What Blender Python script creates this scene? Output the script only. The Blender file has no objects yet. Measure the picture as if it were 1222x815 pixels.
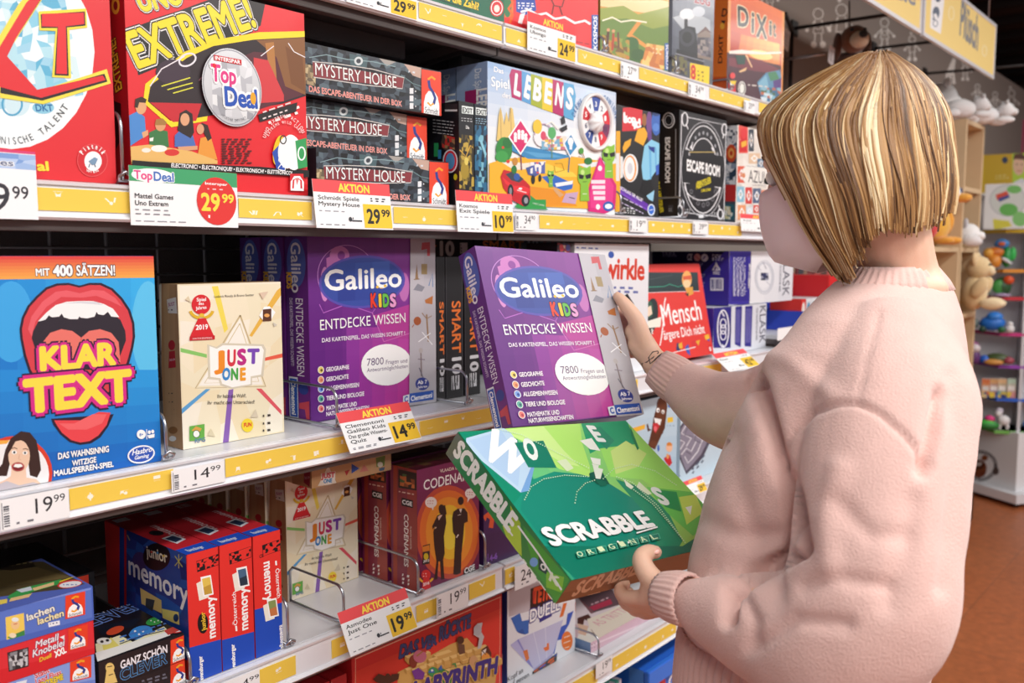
import bpy, bmesh, math, random
import numpy as np
from mathutils import Vector, Matrix, Euler
from mathutils.geometry import tessellate_polygon
SC=bpy.context.scene; COL=SC.collection
# ------------------------------------------------------------------ camera, world, light, exposure
F=1055.0; CX,CY=611.0,407.5
PT=math.atan(102.5/F); AZ=math.radians(40.77); EYE=1.5
HD=Vector((math.cos(AZ),math.sin(AZ),0)); RT=Vector((math.sin(AZ),-math.cos(AZ),0))
FW=HD*math.cos(PT)+Vector((0,0,-math.sin(PT))); UP=RT.cross(FW); CAMP=Vector((0,0,EYE))
cd=bpy.data.cameras.new('camera'); cam=bpy.data.objects.new('camera',cd); COL.objects.link(cam)
cam.matrix_world=Matrix(((RT.x,UP.x,-FW.x,0),(RT.y,UP.y,-FW.y,0),(RT.z,UP.z,-FW.z,EYE),(0,0,0,1)))
cd.sensor_width=36; cd.lens=F*36/1222; cd.clip_start=.02
cd.dof.use_dof=True; cd.dof.focus_distance=1.25; cd.dof.aperture_fstop=5.0
SC.camera=cam
SC.view_settings.view_transform='Standard'; SC.view_settings.look='None'
SC.view_settings.gamma=1; SC.view_settings.use_curve_mapping=False
SC.view_settings.exposure=-0.42
SC.cycles.max_bounces=6
wd=bpy.data.worlds.new('shop_air'); SC.world=wd; wd.use_nodes=True
wd.node_tree.nodes['Background'].inputs[0].default_value=(.9,.93,1,1)
wd.node_tree.nodes['Background'].inputs[1].default_value=.42
def area(name,loc,tgt,sx,sy,pw,col=(1,.97,.93)):
    l=bpy.data.lights.new(name,'AREA'); l.shape='RECTANGLE'; l.size=sx; l.size_y=sy; l.energy=pw; l.color=col
    o=bpy.data.objects.new(name,l); COL.objects.link(o); o.location=loc
    o.rotation_euler=(Vector(tgt)-Vector(loc)).to_track_quat('-Z','Y').to_euler(); return o
for i,x in enumerate((-.6,1.0,2.6,4.2,5.8)):
    area('ceiling_lamp_light',(x,-.55,2.93),(x,-.35,0),1.35,.35,40 if i<2 else 31)
    area('ceiling_lamp_light',(x,-2.3,2.93),(x,-1.2,.6),1.35,.5,36 if i<2 else 18)
def at(x,y,Y):                     # the point of plane y=Y seen at photo position (x,y)
    d=FW+RT*((x-CX)/F)+UP*((CY-y)/F); return CAMP+d*(Y/d.y)
def atz(x,y,Z):
    d=FW+RT*((x-CX)/F)+UP*((CY-y)/F); return CAMP+d*((Z-EYE)/d.z)
def atd(x,y,zd):
    return CAMP+(FW+RT*((x-CX)/F)+UP*((CY-y)/F))*zd
# ------------------------------------------------------------------ colour + materials
def lin(c):
    if isinstance(c,str):
        c=c.lstrip('#')
        if len(c)==3: c=''.join(k*2 for k in c)
        c=[int(c[i:i+2],16)/255 for i in (0,2,4)]
        return tuple(v/12.92 if v<=.04045 else ((v+.055)/1.055)**2.4 for v in c)+(1.0,)
    return tuple(c)+((1.0,) if len(c)==3 else ())
MATS={}
def nmat(name,col=None,rough=.5,metal=0,spec=.5,coat=0,bump=0,bscale=200,var=0,vscale=8,trans=0,sheen=0,attr=None,em=0,alpha=1,sss=0):
    if name in MATS: return MATS[name]
    m=bpy.data.materials.new(name); m.use_nodes=True; n=m.node_tree.nodes; L=m.node_tree.links
    b=n['Principled BSDF']; b.inputs['Roughness'].default_value=rough; b.inputs['Metallic'].default_value=metal
    b.inputs['Specular IOR Level'].default_value=spec; b.inputs['Coat Weight'].default_value=coat; b.inputs['Coat Roughness'].default_value=.08
    b.inputs['Transmission Weight'].default_value=trans; b.inputs['Sheen Weight'].default_value=sheen
    b.inputs['Sheen Roughness'].default_value=.6
    if sss: b.inputs['Subsurface Weight'].default_value=sss; b.inputs['Subsurface Radius'].default_value=(.01,.004,.002)
    b.inputs['Alpha'].default_value=alpha
    src=None
    if attr:
        a=n.new('ShaderNodeAttribute'); a.attribute_name=attr; src=a.outputs['Color']
    tc=n.new('ShaderNodeTexCoord')
    if var:
        nz=n.new('ShaderNodeTexNoise'); nz.inputs['Scale'].default_value=vscale; nz.inputs['Detail'].default_value=4
        L.new(tc.outputs['Object'],nz.inputs['Vector'])
        mp=n.new('ShaderNodeMapRange'); mp.inputs['From Min'].default_value=.3; mp.inputs['From Max'].default_value=.7
        mp.inputs['To Min'].default_value=1-var; mp.inputs['To Max'].default_value=1+var*.6
        L.new(nz.outputs['Fac'],mp.inputs['Value'])
        mx=n.new('ShaderNodeMix'); mx.data_type='RGBA'; mx.blend_type='MULTIPLY'; mx.inputs[0].default_value=1
        if src: L.new(src,mx.inputs[6])
        else: mx.inputs[6].default_value=lin(col)
        L.new(mp.outputs[0],mx.inputs[7]); src=mx.outputs[2]
    if src: L.new(src,b.inputs['Base Color'])
    else: b.inputs['Base Color'].default_value=lin(col)
    if em:
        b.inputs['Emission Color'].default_value=lin(col); b.inputs['Emission Strength'].default_value=em
    if bump:
        nb=n.new('ShaderNodeTexNoise'); nb.inputs['Scale'].default_value=bscale; nb.inputs['Detail'].default_value=3
        L.new(tc.outputs['Object'],nb.inputs['Vector'])
        bp=n.new('ShaderNodeBump'); bp.inputs['Strength'].default_value=bump; bp.inputs['Distance'].default_value=.004
        L.new(nb.outputs['Fac'],bp.inputs['Height']); L.new(bp.outputs[0],b.inputs['Normal'])
    MATS[name]=m; return m
PRINT=nmat('printed_board',attr='Col',rough=.42,coat=.12,bump=.03,bscale=60)
PAPER=nmat('printed_paper',attr='Col',rough=.6)
PLUSHM=nmat('plush_pile',attr='Col',rough=.95,sheen=.3,bump=.6,bscale=260)
TOYM=nmat('toy_plastic',attr='Col',rough=.4)
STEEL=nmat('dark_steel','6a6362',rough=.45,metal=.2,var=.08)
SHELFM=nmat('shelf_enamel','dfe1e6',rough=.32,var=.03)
RAILM=nmat('rail_plastic','eeeef4',rough=.25,coat=.4)
WIREM=nmat('wire_steel','b9bcc4',rough=.28,metal=.9)
GRIDM=nmat('grid_wire','a39c9c',rough=.4,metal=.5)
BACKM=nmat('back_panel','5c4e4a',rough=.7,var=.15,bump=.2,bscale=300)
# ------------------------------------------------------------------ objects
def mk(name,me,parent=None,mats=()):
    o=bpy.data.objects.new(name,me); COL.objects.link(o)
    for m in mats: me.materials.append(m)
    if parent is not None: o.parent=parent
    return o
def tag(o,label=None,cat=None,group=None,kind=None):
    if label: o['label']=label
    if cat: o['category']=cat
    if group: o['group']=group
    if kind: o['kind']=kind
    return o
def empty(name,loc=(0,0,0),rz=0):
    o=bpy.data.objects.new(name,None); COL.objects.link(o); o.location=loc; o.rotation_euler=(0,0,rz); o.empty_display_size=.05; return o
def kids(o): return [c for c in COL.objects if c.parent==o]
def copytree(o,parent=None):
    c=o.copy(); COL.objects.link(c)
    if parent is not None: c.parent=parent
    for k in kids(o): copytree(k,c)
    return c
class MB:
    """collects shapes with a colour each, becomes ONE mesh"""
    def __init__(s): s.v=[]; s.f=[]; s.c=[]; s.sm=[]
    def add(s,vs,fs,col='fff',smooth=False):
        b=len(s.v); s.v+= [tuple(p) for p in vs]; c=lin(col)
        for f in fs: s.f.append(tuple(b+i for i in f)); s.c.append(c); s.sm.append(smooth)
        return s
    def box(s,lo,hi,col='fff',bev=0,M=None):
        bm=bmesh.new(); bmesh.ops.create_cube(bm,size=1)
        for v in bm.verts: v.co=Vector([ (lo[i]+hi[i])/2+v.co[i]*(hi[i]-lo[i]) for i in range(3)])
        if bev: bmesh.ops.bevel(bm,geom=bm.edges[:],offset=bev,segments=2,affect='EDGES',clamp_overlap=True)
        s.bm(bm,col,M=M); return s
    def bm(s,bm,col='fff',smooth=False,M=None):
        if M is not None: bmesh.ops.transform(bm,matrix=M,verts=bm.verts)
        bm.verts.index_update(); s.add([v.co[:] for v in bm.verts],[[v.index for v in f.verts] for f in bm.faces],col,smooth); bm.free(); return s
    def tube(s,pts,r,col='fff',n=8,closed=False):
        pts=[Vector(p) for p in pts]; N=len(pts); rs=r if isinstance(r,(list,tuple)) else [r]*N
        rings=[]; up=None
        for i,p in enumerate(pts):
            a=pts[i-1] if (i>0 or closed) else p; b=pts[(i+1)%N] if (i<N-1 or closed) else p
            t=(b-a).normalized()
            if up is None: up=t.orthogonal().normalized()
            else:
                up=(up-t*up.dot(t)); up=up.normalized() if up.length>1e-6 else t.orthogonal().normalized()
            w=t.cross(up); rings.append([p+(up*math.cos(2*math.pi*k/n)+w*math.sin(2*math.pi*k/n))*rs[i] for k in range(n)])
        vs=[q for rg in rings for q in rg]; fs=[]
        for i in range(N if closed else N-1):
            j=(i+1)%N
            for k in range(n): fs.append((i*n+k,i*n+(k+1)%n,j*n+(k+1)%n,j*n+k))
        if not closed:
            fs.append(tuple(range(n-1,-1,-1))); fs.append(tuple((N-1)*n+k for k in range(n)))
        s.add(vs,fs,col,True); return s
    def ball(s,c,r,col='fff',seg=16,rot=None,jit=0,seed=0):
        r=(r,)*3 if not isinstance(r,(tuple,list)) else r
        bm=bmesh.new(); bmesh.ops.create_uvsphere(bm,u_segments=seg,v_segments=max(6,seg*2//3),radius=1)
        rnd=random.Random(seed); M=Euler(rot).to_matrix() if rot else Matrix.Identity(3)
        for v in bm.verts:
            k=1+jit*(rnd.random()-.5); v.co=M@Vector((v.co.x*r[0]*k,v.co.y*r[1]*k,v.co.z*r[2]*k))+Vector(c)
        s.bm(bm,col,True); return s
    def loft(s,rings,col='fff',cap=True,smooth=True):
        n=len(rings[0]); vs=[q for rg in rings for q in rg]; fs=[]
        for i in range(len(rings)-1):
            for k in range(n): fs.append((i*n+k,i*n+(k+1)%n,(i+1)*n+(k+1)%n,(i+1)*n+k))
        if cap: fs.append(tuple(range(n-1,-1,-1))); fs.append(tuple((len(rings)-1)*n+k for k in range(n)))
        s.add(vs,fs,col,smooth); return s
    def mesh(s,name):
        me=bpy.data.meshes.new(name); me.from_pydata(s.v,[],s.f)
        a=me.color_attributes.new('Col','FLOAT_COLOR','CORNER')
        lt=np.array([len(f) for f in s.f]); ca=np.repeat(np.array(s.c,dtype=np.float32),lt,axis=0)
        a.data.foreach_set('color',ca.ravel()); me.polygons.foreach_set('use_smooth',s.sm); me.update(); return me
    def obj(s,name,mat,parent=None,loc=None,M=None):
        o=mk(name,s.mesh(name),parent,[mat])
        if loc is not None: o.location=loc
        if M is not None: o.matrix_world=M
        return o
# ------------------------------------------------------------------ printing
TXT={}
def textmesh(s,b,sh,sp=1):
    k=(s,round(b,3),sh,sp)
    if k in TXT: return TXT[k]
    cu=bpy.data.curves.new('t','FONT'); cu.body=s; cu.size=1; cu.offset=b; cu.shear=sh; cu.space_character=sp; cu.resolution_u=3; cu.fill_mode='BOTH'
    o=bpy.data.objects.new('t',cu); me=o.to_mesh()
    vs=[(v.co.x,v.co.y) for v in me.vertices]; fs=[tuple(p.vertices) for p in me.polygons]
    o.to_mesh_clear(); bpy.data.objects.remove(o); bpy.data.curves.remove(cu)
    TXT[k]=(vs,fs); return TXT[k]
def P(col,*p): return ('P',col,p)
def R(col,x0,y0,x1,y1): return ('P',col,(x0,y0,x1,y0,x1,y1,x0,y1))
def E(col,cx,cy,rx,ry=None,rot=0,n=28):
    ry=rx if ry is None else ry; a=math.radians(rot); p=[]
    for i in range(n):
        t=2*math.pi*i/n; x,y=rx*math.cos(t),ry*math.sin(t); p+=[cx+x*math.cos(a)-y*math.sin(a),cy+x*math.sin(a)+y*math.cos(a)]
    return ('P',col,tuple(p))
def RING(col,cx,cy,rx,ry,w,a0=0,a1=360,n=32,rot=0):
    o=[];ra=math.radians(rot)
    for i in range(n+1):
        t=math.radians(a0+(a1-a0)*i/n); x,y=rx*math.cos(t),ry*math.sin(t); o+=[cx+x*math.cos(ra)-y*math.sin(ra),cy+x*math.sin(ra)+y*math.cos(ra)]
    return ('S',col,w,tuple(o))
def S(col,w,*p): return ('S',col,w,p)
def T(s,x0,y0,x1,y1,h,col,b=.0,sh=0,o=(),sp=1): return ('T',s,(x0,y0,x1,y1),h,col,b,sh,o,sp)
def ARC(s,cx,cy,rx,ry,a0,a1,h,col,b=.01,flip=False):   # letters along an arc (degrees, y down)
    out=[];n=len(s)
    for i,ch in enumerate(s):
        if ch==' ': continue
        t=math.radians(a0+(a1-a0)*(i+.5)/n); dt=math.radians((a1-a0)/n)*.42
        xa,ya=cx+rx*math.cos(t-dt),cy+ry*math.sin(t-dt); xb,yb=cx+rx*math.cos(t+dt),cy+ry*math.sin(t+dt)
        out.append(('T',ch,(xa,ya,xb,yb),h,col,b,0,(),1,True))
    return ('L',out)
def G(c,p,nx=8,ny=8): return ('G',c,p,nx,ny)          # bilinear blend c=[tl,tr,br,bl]
def M_(pal,p,nx,ny,seed=0): return ('M',pal,p,nx,ny,seed)  # scattered patches of printed picture
def TX(lines,x0,y0,x1,dy,h,col,slope=0,b=0):           # rows of small print
    return ('L',[T(l,x0,y0+i*dy,x0+(x1-x0)*min(1,len(l)/max(len(k) for k in lines)),y0+i*dy+slope*(x1-x0)*len(l)/max(len(k) for k in lines),h,col,b) for i,l in enumerate(lines)])
def SM(col,x0,y0,x1,y1,n,w,slope=0,seed=1):            # grey lines of unreadable small print
    r=random.Random(seed); out=[]
    for i in range(n):
        y=y0+(y1-y0)*(i+.5)/n; x=x0
        while x<x1-2*w:
            e=min(x1,x+(x1-x0)*r.uniform(.08,.22)); out.append(S(col,w,x,y+slope*(x-x0),e,y+slope*(e-x0))); x=e+w*1.6
    return ('L',out)
def BAR(x0,y0,x1,y1,col='222',n=9,vert=True,seed=2):
    r=random.Random(seed); out=[]; 
    for i in range(n):
        f=i/n; w=r.uniform(.3,.75)/n
        if vert: out.append(R(col,x0+(x1-x0)*f,y0,x0+(x1-x0)*(f+w),y1))
        else: out.append(R(col,x0,y0+(y1-y0)*f,x1,y0+(y1-y0)*(f+w)))
    return ('L',out)
def homog(q,W,H):
    q=np.array(q,float).reshape(4,2); d=np.array([(0,H),(W,H),(W,0),(0,0)],float); A=[];b=[]
    for (x,y),(u,v) in zip(q,d):
        A+=[[x,y,1,0,0,0,-u*x,-u*y],[0,0,0,x,y,1,-v*x,-v*y]]; b+=[u,v]
    h=np.linalg.solve(np.array(A),np.array(b)); return np.append(h,1).reshape(3,3)
def clip(poly,W,H):
    for ax,lim,sg in ((0,0,1),(0,W,-1),(1,0,1),(1,H,-1)):
        out=[]
        for i in range(len(poly)):
            a,b=poly[i-1],poly[i]; da=(a[ax]-lim)*sg; db=(b[ax]-lim)*sg
            if (da>=0)!=(db>=0):
                t=da/(da-db); out.append((a[0]+(b[0]-a[0])*t,a[1]+(b[1]-a[1])*t))
            if db>=0: out.append(b)
        poly=out
        if len(poly)<3: return None
    return poly
STEP=1.4e-5
def art(mb,items,q,W,H,M,base=1e-4):
    """prints items (given in the frame of quad q) on the W x H face whose frame is M (x right, y up, z out)"""
    Hm=homog(q,W,H)
    def m(x,y):
        w=Hm@np.array([x,y,1.0]); return (w[0]/w[2],w[1]/w[2])
    st=[base]
    def emit(poly,col):
        c=clip(poly,W,H)
        if c: 
            mb.add([M@Vector((x,y,st[0])) for x,y in c],[tuple(range(len(c)))],col)
    def fill(pts,col):
        ar=sum(pts[i-1][0]*pts[i][1]-pts[i][0]*pts[i-1][1] for i in range(len(pts)))
        if ar<0: pts=pts[::-1]
        if len(pts)<=4 and len(pts)==3: emit(pts,col); return
        for t in tessellate_polygon([[Vector((x,y,0)) for x,y in pts]]):
            tri=[pts[i] for i in t]
            a2=(tri[1][0]-tri[0][0])*(tri[2][1]-tri[0][1])-(tri[2][0]-tri[0][0])*(tri[1][1]-tri[0][1])
            if a2<0: tri=tri[::-1]
            emit(tri,col)
    def do(it):
        k=it[0]
        if k=='L':
            for j in it[1]: do(j)
            return
        st[0]+=STEP
        if k=='P':
            p=it[2]; fill([m(p[i],p[i+1]) for i in range(0,len(p),2)],it[1])
        elif k=='S':
            p=it[3]; P2=[(p[i],p[i+1]) for i in range(0,len(p),2)]; w=it[2]/2
            L=[];Rr=[]
            for i,(x,y) in enumerate(P2):
                a=P2[max(0,i-1)]; b=P2[min(len(P2)-1,i+1)]; dx,dy=b[0]-a[0],b[1]-a[1]; l=math.hypot(dx,dy) or 1
                L.append((x-dy/l*w,y+dx/l*w)); Rr.append((x+dy/l*w,y-dx/l*w))
            for i in range(len(P2)-1):
                fill([m(*L[i]),m(*L[i+1]),m(*Rr[i+1]),m(*Rr[i])],it[1])
        elif k=='T':
            s,(x0,y0,x1,y1),h,col,b,sh,outs,sp=it[1:9]
            if not s.strip(): return
            vs,_=textmesh(s,b,sh,sp); xs=[v[0] for v in vs]; xa,xb=min(xs),max(xs); 
            if len(it)>9: mid=(xa+xb)/2; xa,xb=mid-.36,mid+.36
            a=m(x0,y0); c=m(x1,y1); dx,dy=c[0]-a[0],c[1]-a[1]; ln=math.hypot(dx,dy) or 1e-6
            mx,my=(x0+x1)/2,(y0+y1)/2; lx,ly=x1-x0,y1-y0; ll=math.hypot(lx,ly)
            e=m(mx+ly/ll*h,my-lx/ll*h); f=m(mx,my); hh=math.hypot(e[0]-f[0],e[1]-f[1])/.73
            sx=ln/(xb-xa); ux,uy=dx/ln,dy/ln
            for cc,bb in list(outs)+[(col,b)]:
                b1=0; rr=max(0,bb); v2,f2=textmesh(s,b1,sh,sp); st[0]+=STEP
                ds=[(0,0)] if rr<.003 else [(rr*math.cos(k*math.pi/(5 if rr>.05 else 4)),rr*math.sin(k*math.pi/(5 if rr>.05 else 4))) for k in range(10 if rr>.05 else 8)][::(1 if rr>.028 else 2)]
                for ddx,ddy in ds:
                    st[0]+=5e-6
                    pp=[(a[0]+ux*(x+ddx-xa)*sx-uy*(y+ddy)*hh,a[1]+uy*(x+ddx-xa)*sx+ux*(y+ddy)*hh) for x,y in v2]
                    for fc in f2: emit([pp[i] for i in fc],cc)
        elif k=='G' or k=='M':
            c,p,nx,ny=it[1:5]; q4=[(p[i],p[i+1]) for i in range(0,8,2)]
            rnd=random.Random(it[5]) if k=='M' else None
            def g(u,v):
                t=[q4[0][i]*(1-u)*(1-v)+q4[1][i]*u*(1-v)+q4[2][i]*u*v+q4[3][i]*(1-u)*v for i in (0,1)]; return m(*t)
            if k=='G':
                cs=[lin(x) for x in c]
                for i in range(nx):
                    for j in range(ny):
                        u,v=(i+.5)/nx,(j+.5)/ny
                        cc=tuple(cs[0][z]*(1-u)*(1-v)+cs[1][z]*u*(1-v)+cs[2][z]*u*v+cs[3][z]*(1-u)*v for z in range(3))
                        fill([g(i/nx,j/ny),g((i+1)/nx,j/ny),g((i+1)/nx,(j+1)/ny),g(i/nx,(j+1)/ny)],cc)
            else:
                jx=[[ (min(1,max(0,(i+(rnd.uniform(-.4,.4) if 0<i<nx else 0))/nx)),min(1,max(0,(j+(rnd.uniform(-.4,.4) if 0<j<ny else 0))/ny))) for j in range(ny+1)] for i in range(nx+1)]
                for i in range(nx):
                    for j in range(ny):
                        fill([g(*jx[i][j]),g(*jx[i+1][j]),g(*jx[i+1][j+1]),g(*jx[i][j+1])],rnd.choice(c))
    for it in items: do(it)
UNIT=(0,0,100,0,100,100,0,100)
def carton(w,d,h,col='fff',faces=None,bev=.0012,cols=None):
    """box mesh, origin at its base centre; faces {'F':(quad,items),...}"""
    mb=MB(); mb.box((-w/2,-d/2,0),(w/2,d/2,h),col,bev)
    fr={'F':(w,h,Matrix(((1,0,0,-w/2),(0,0,-1,-d/2),(0,1,0,0),(0,0,0,1)))),
        'L':(d,h,Matrix(((0,0,-1,-w/2),(-1,0,0,d/2),(0,1,0,0),(0,0,0,1)))),
        'R':(d,h,Matrix(((0,0,1,w/2),(1,0,0,-d/2),(0,1,0,0),(0,0,0,1)))),
        'T':(w,d,Matrix(((1,0,0,-w/2),(0,1,0,-d/2),(0,0,1,h),(0,0,0,1))))}
    for k,(q,it) in (faces or {}).items():
        W,H,M=fr[k]; art(mb,it,q or UNIT,W,H,M)
    return mb
class Fr:      # a close-up view of the photo: origin and scale, to read positions in
    def __init__(s,ox,oy,k=2.9107): s.ox,s.oy,s.k=ox,oy,k
    def __call__(s,x,y): return s.ox+x/s.k,s.oy+y/s.k
Z1,Z2,Z3,Z4,Z5,Z6,Z7,Z8=[Fr(*p) for p in ((0,0),(300,0),(600,0),(0,260),(300,260),(600,260),(0,535),(300,535))]
V1=Fr(550,535); V2=Fr(840,0,2.398)
D=1.05
SZ={1:1.906,2:1.585,3:1.239,4:.932,5:.636,6:.30}     # shelf tops
def pj(p):
    v=Vector(p)-CAMP; z=v.dot(FW); return CX+F*v.dot(RT)/z, CY-F*v.dot(UP)/z
def boxM(name,M,w,d,h,col,fr,faces,mat=None,bev=.0012,parent=None):
    """carton at matrix M (base centre); printing given where the photo shows it on each face (frame fr), or in a unit square"""
    c=lambda x,y,z: M@Vector((x*w/2,y*d/2,z*h))
    cor={'F':[(-1,-1,1),(1,-1,1),(1,-1,0),(-1,-1,0)],'L':[(-1,1,1),(-1,-1,1),(-1,-1,0),(-1,1,0)],'R':[(1,-1,1),(1,1,1),(1,1,0),(1,-1,0)],'T':[(-1,1,1),(1,1,1),(1,-1,1),(-1,-1,1)]}
    fc={}
    for k,v in (faces or {}).items():
        if isinstance(v,tuple): fc[k]=v; continue
        f2=fr
        if isinstance(v,dict): f2,v=v['fr'],v['it']
        q=[]
        for p in cor[k]:
            x,y=pj(c(*p)); q+=[(x-f2.ox)*f2.k,(y-f2.oy)*f2.k]
        fc[k]=(q,v)
    o=carton(w,d,h,col,fc,bev).obj(name,mat or PRINT,parent); o.matrix_world=M
    return o
def boxat(name,label,cat,fr,q,Y0,zb,depth,col='fff',faces=None,group=None,mat=None,bev=.0012,zt=None):
    """stands a box on height zb with its front on plane y=Y0, sides as read at quad q (TL,TR,BR,BL)"""
    p=[at(*fr(q[i],q[i+1]),Y0) for i in (0,2,4,6)]
    xl=(p[0].x+p[3].x)/2; xr=(p[1].x+p[2].x)/2; ht=(zt if zt else (p[0].z+p[1].z)/2)-zb
    M=Matrix.Translation(((xl+xr)/2,Y0+depth/2,zb+.0006))
    o=boxM(name,M,xr-xl,depth,ht,col,fr,faces,mat,bev)
    return tag(o,label,cat,group)
# ------------------------------------------------------------------ the room
def plane(name,lo,hi,mat,kind='structure'):
    mb=MB(); mb.box(lo,hi); o=mb.obj(name,mat); o['kind']=kind; return o
def tilemat():
    m=bpy.data.materials.new('terracotta_tiles'); m.use_nodes=True; n=m.node_tree.nodes; L=m.node_tree.links; b=n['Principled BSDF']
    tc=n.new('ShaderNodeTexCoord'); br=n.new('ShaderNodeTexBrick'); br.offset=0; br.squash=1
    br.inputs['Scale'].default_value=1; br.inputs['Brick Width'].default_value=.45; br.inputs['Row Height'].default_value=.45
    br.inputs['Mortar Size'].default_value=.003; br.inputs['Mortar Smooth'].default_value=.3; br.inputs['Bias'].default_value=-.2
    br.inputs['Color1'].default_value=lin('b86a40'); br.inputs['Color2'].default_value=lin('ac6038'); br.inputs['Mortar'].default_value=lin('9a5c3c')
    L.new(tc.outputs['Object'],br.inputs['Vector'])
    nz=n.new('ShaderNodeTexNoise'); nz.inputs['Scale'].default_value=26; nz.inputs['Detail'].default_value=6; L.new(tc.outputs['Object'],nz.inputs['Vector'])
    mp=n.new('ShaderNodeMapRange'); mp.inputs['From Min'].default_value=.3; mp.inputs['From Max'].default_value=.7; mp.inputs['To Min'].default_value=.8; mp.inputs['To Max'].default_value=1.15
    L.new(nz.outputs['Fac'],mp.inputs['Value'])
    mx=n.new('ShaderNodeMix'); mx.data_type='RGBA'; mx.blend_type='MULTIPLY'; mx.inputs[0].default_value=1
    L.new(br.outputs['Color'],mx.inputs[6]); L.new(mp.outputs[0],mx.inputs[7]); L.new(mx.outputs[2],b.inputs['Base Color'])
    b.inputs['Roughness'].default_value=.42; return m
fl=plane('floor',(-3,-5,-.1),(11,3.2,0),tilemat())
ce=plane('ceiling',(-3,-5,3.25),(11,3.2,3.35),nmat('ceiling_dark','3a2b26',rough=.8,var=.1))
mb=MB()
for i in range(26): mb.box((-2.6+i*.5,-4.8,3.19),(-2.52+i*.5,3.0,3.249),'221815')
o=mb.obj('trim_1',nmat('ceiling_slats','1d1513',rough=.8)); o['kind']='structure'
plane('wall_back',(-3,3.0,0),(11,3.1,3.25),nmat('wall_back_paint','4a4340',rough=.8,var=.1))
plane('wall_far',(10.5,-5,0),(10.6,3.0,3.25),nmat('wall_far_paint','5a524d',rough=.8,var=.1))
# ------------------------------------------------------------------ shelving bays
YB=1.53
def icon(r,cx,cy,s):
    k=r.randrange(4); w='fff8e4'
    if k==0: return ('L',[E(w,cx,cy,s*.8,s*.8,n=8),S(w,s*.35,cx-s*1.2,cy,cx+s*1.2,cy),S(w,s*.35,cx,cy-s*1.2,cx,cy+s*1.2)])
    if k==1: return ('L',[S(w,s*.5,cx-s*1.5,cy-s*.6,cx-s*.4,cy+s*.5,cx+s*.8,cy+s*.5,cx+s*1.1,cy-s*.9),E(w,cx,cy+s*.8,s*.5,n=8)])
    if k==2: return ('L',[R(w,cx-s,cy-s*.3,cx+s,cy+s*.7),S(w,s*.3,cx-s,cy-s*.7,cx+s,cy-s*.7)])
    return ('L',[E(w,cx-s*.5,cy,s*.6,n=8),E(w,cx+s*.5,cy-s*.4,s*.5,n=8),S(w,s*.3,cx-s,cy+s,cx+s*1.2,cy+s*.8)])
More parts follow.
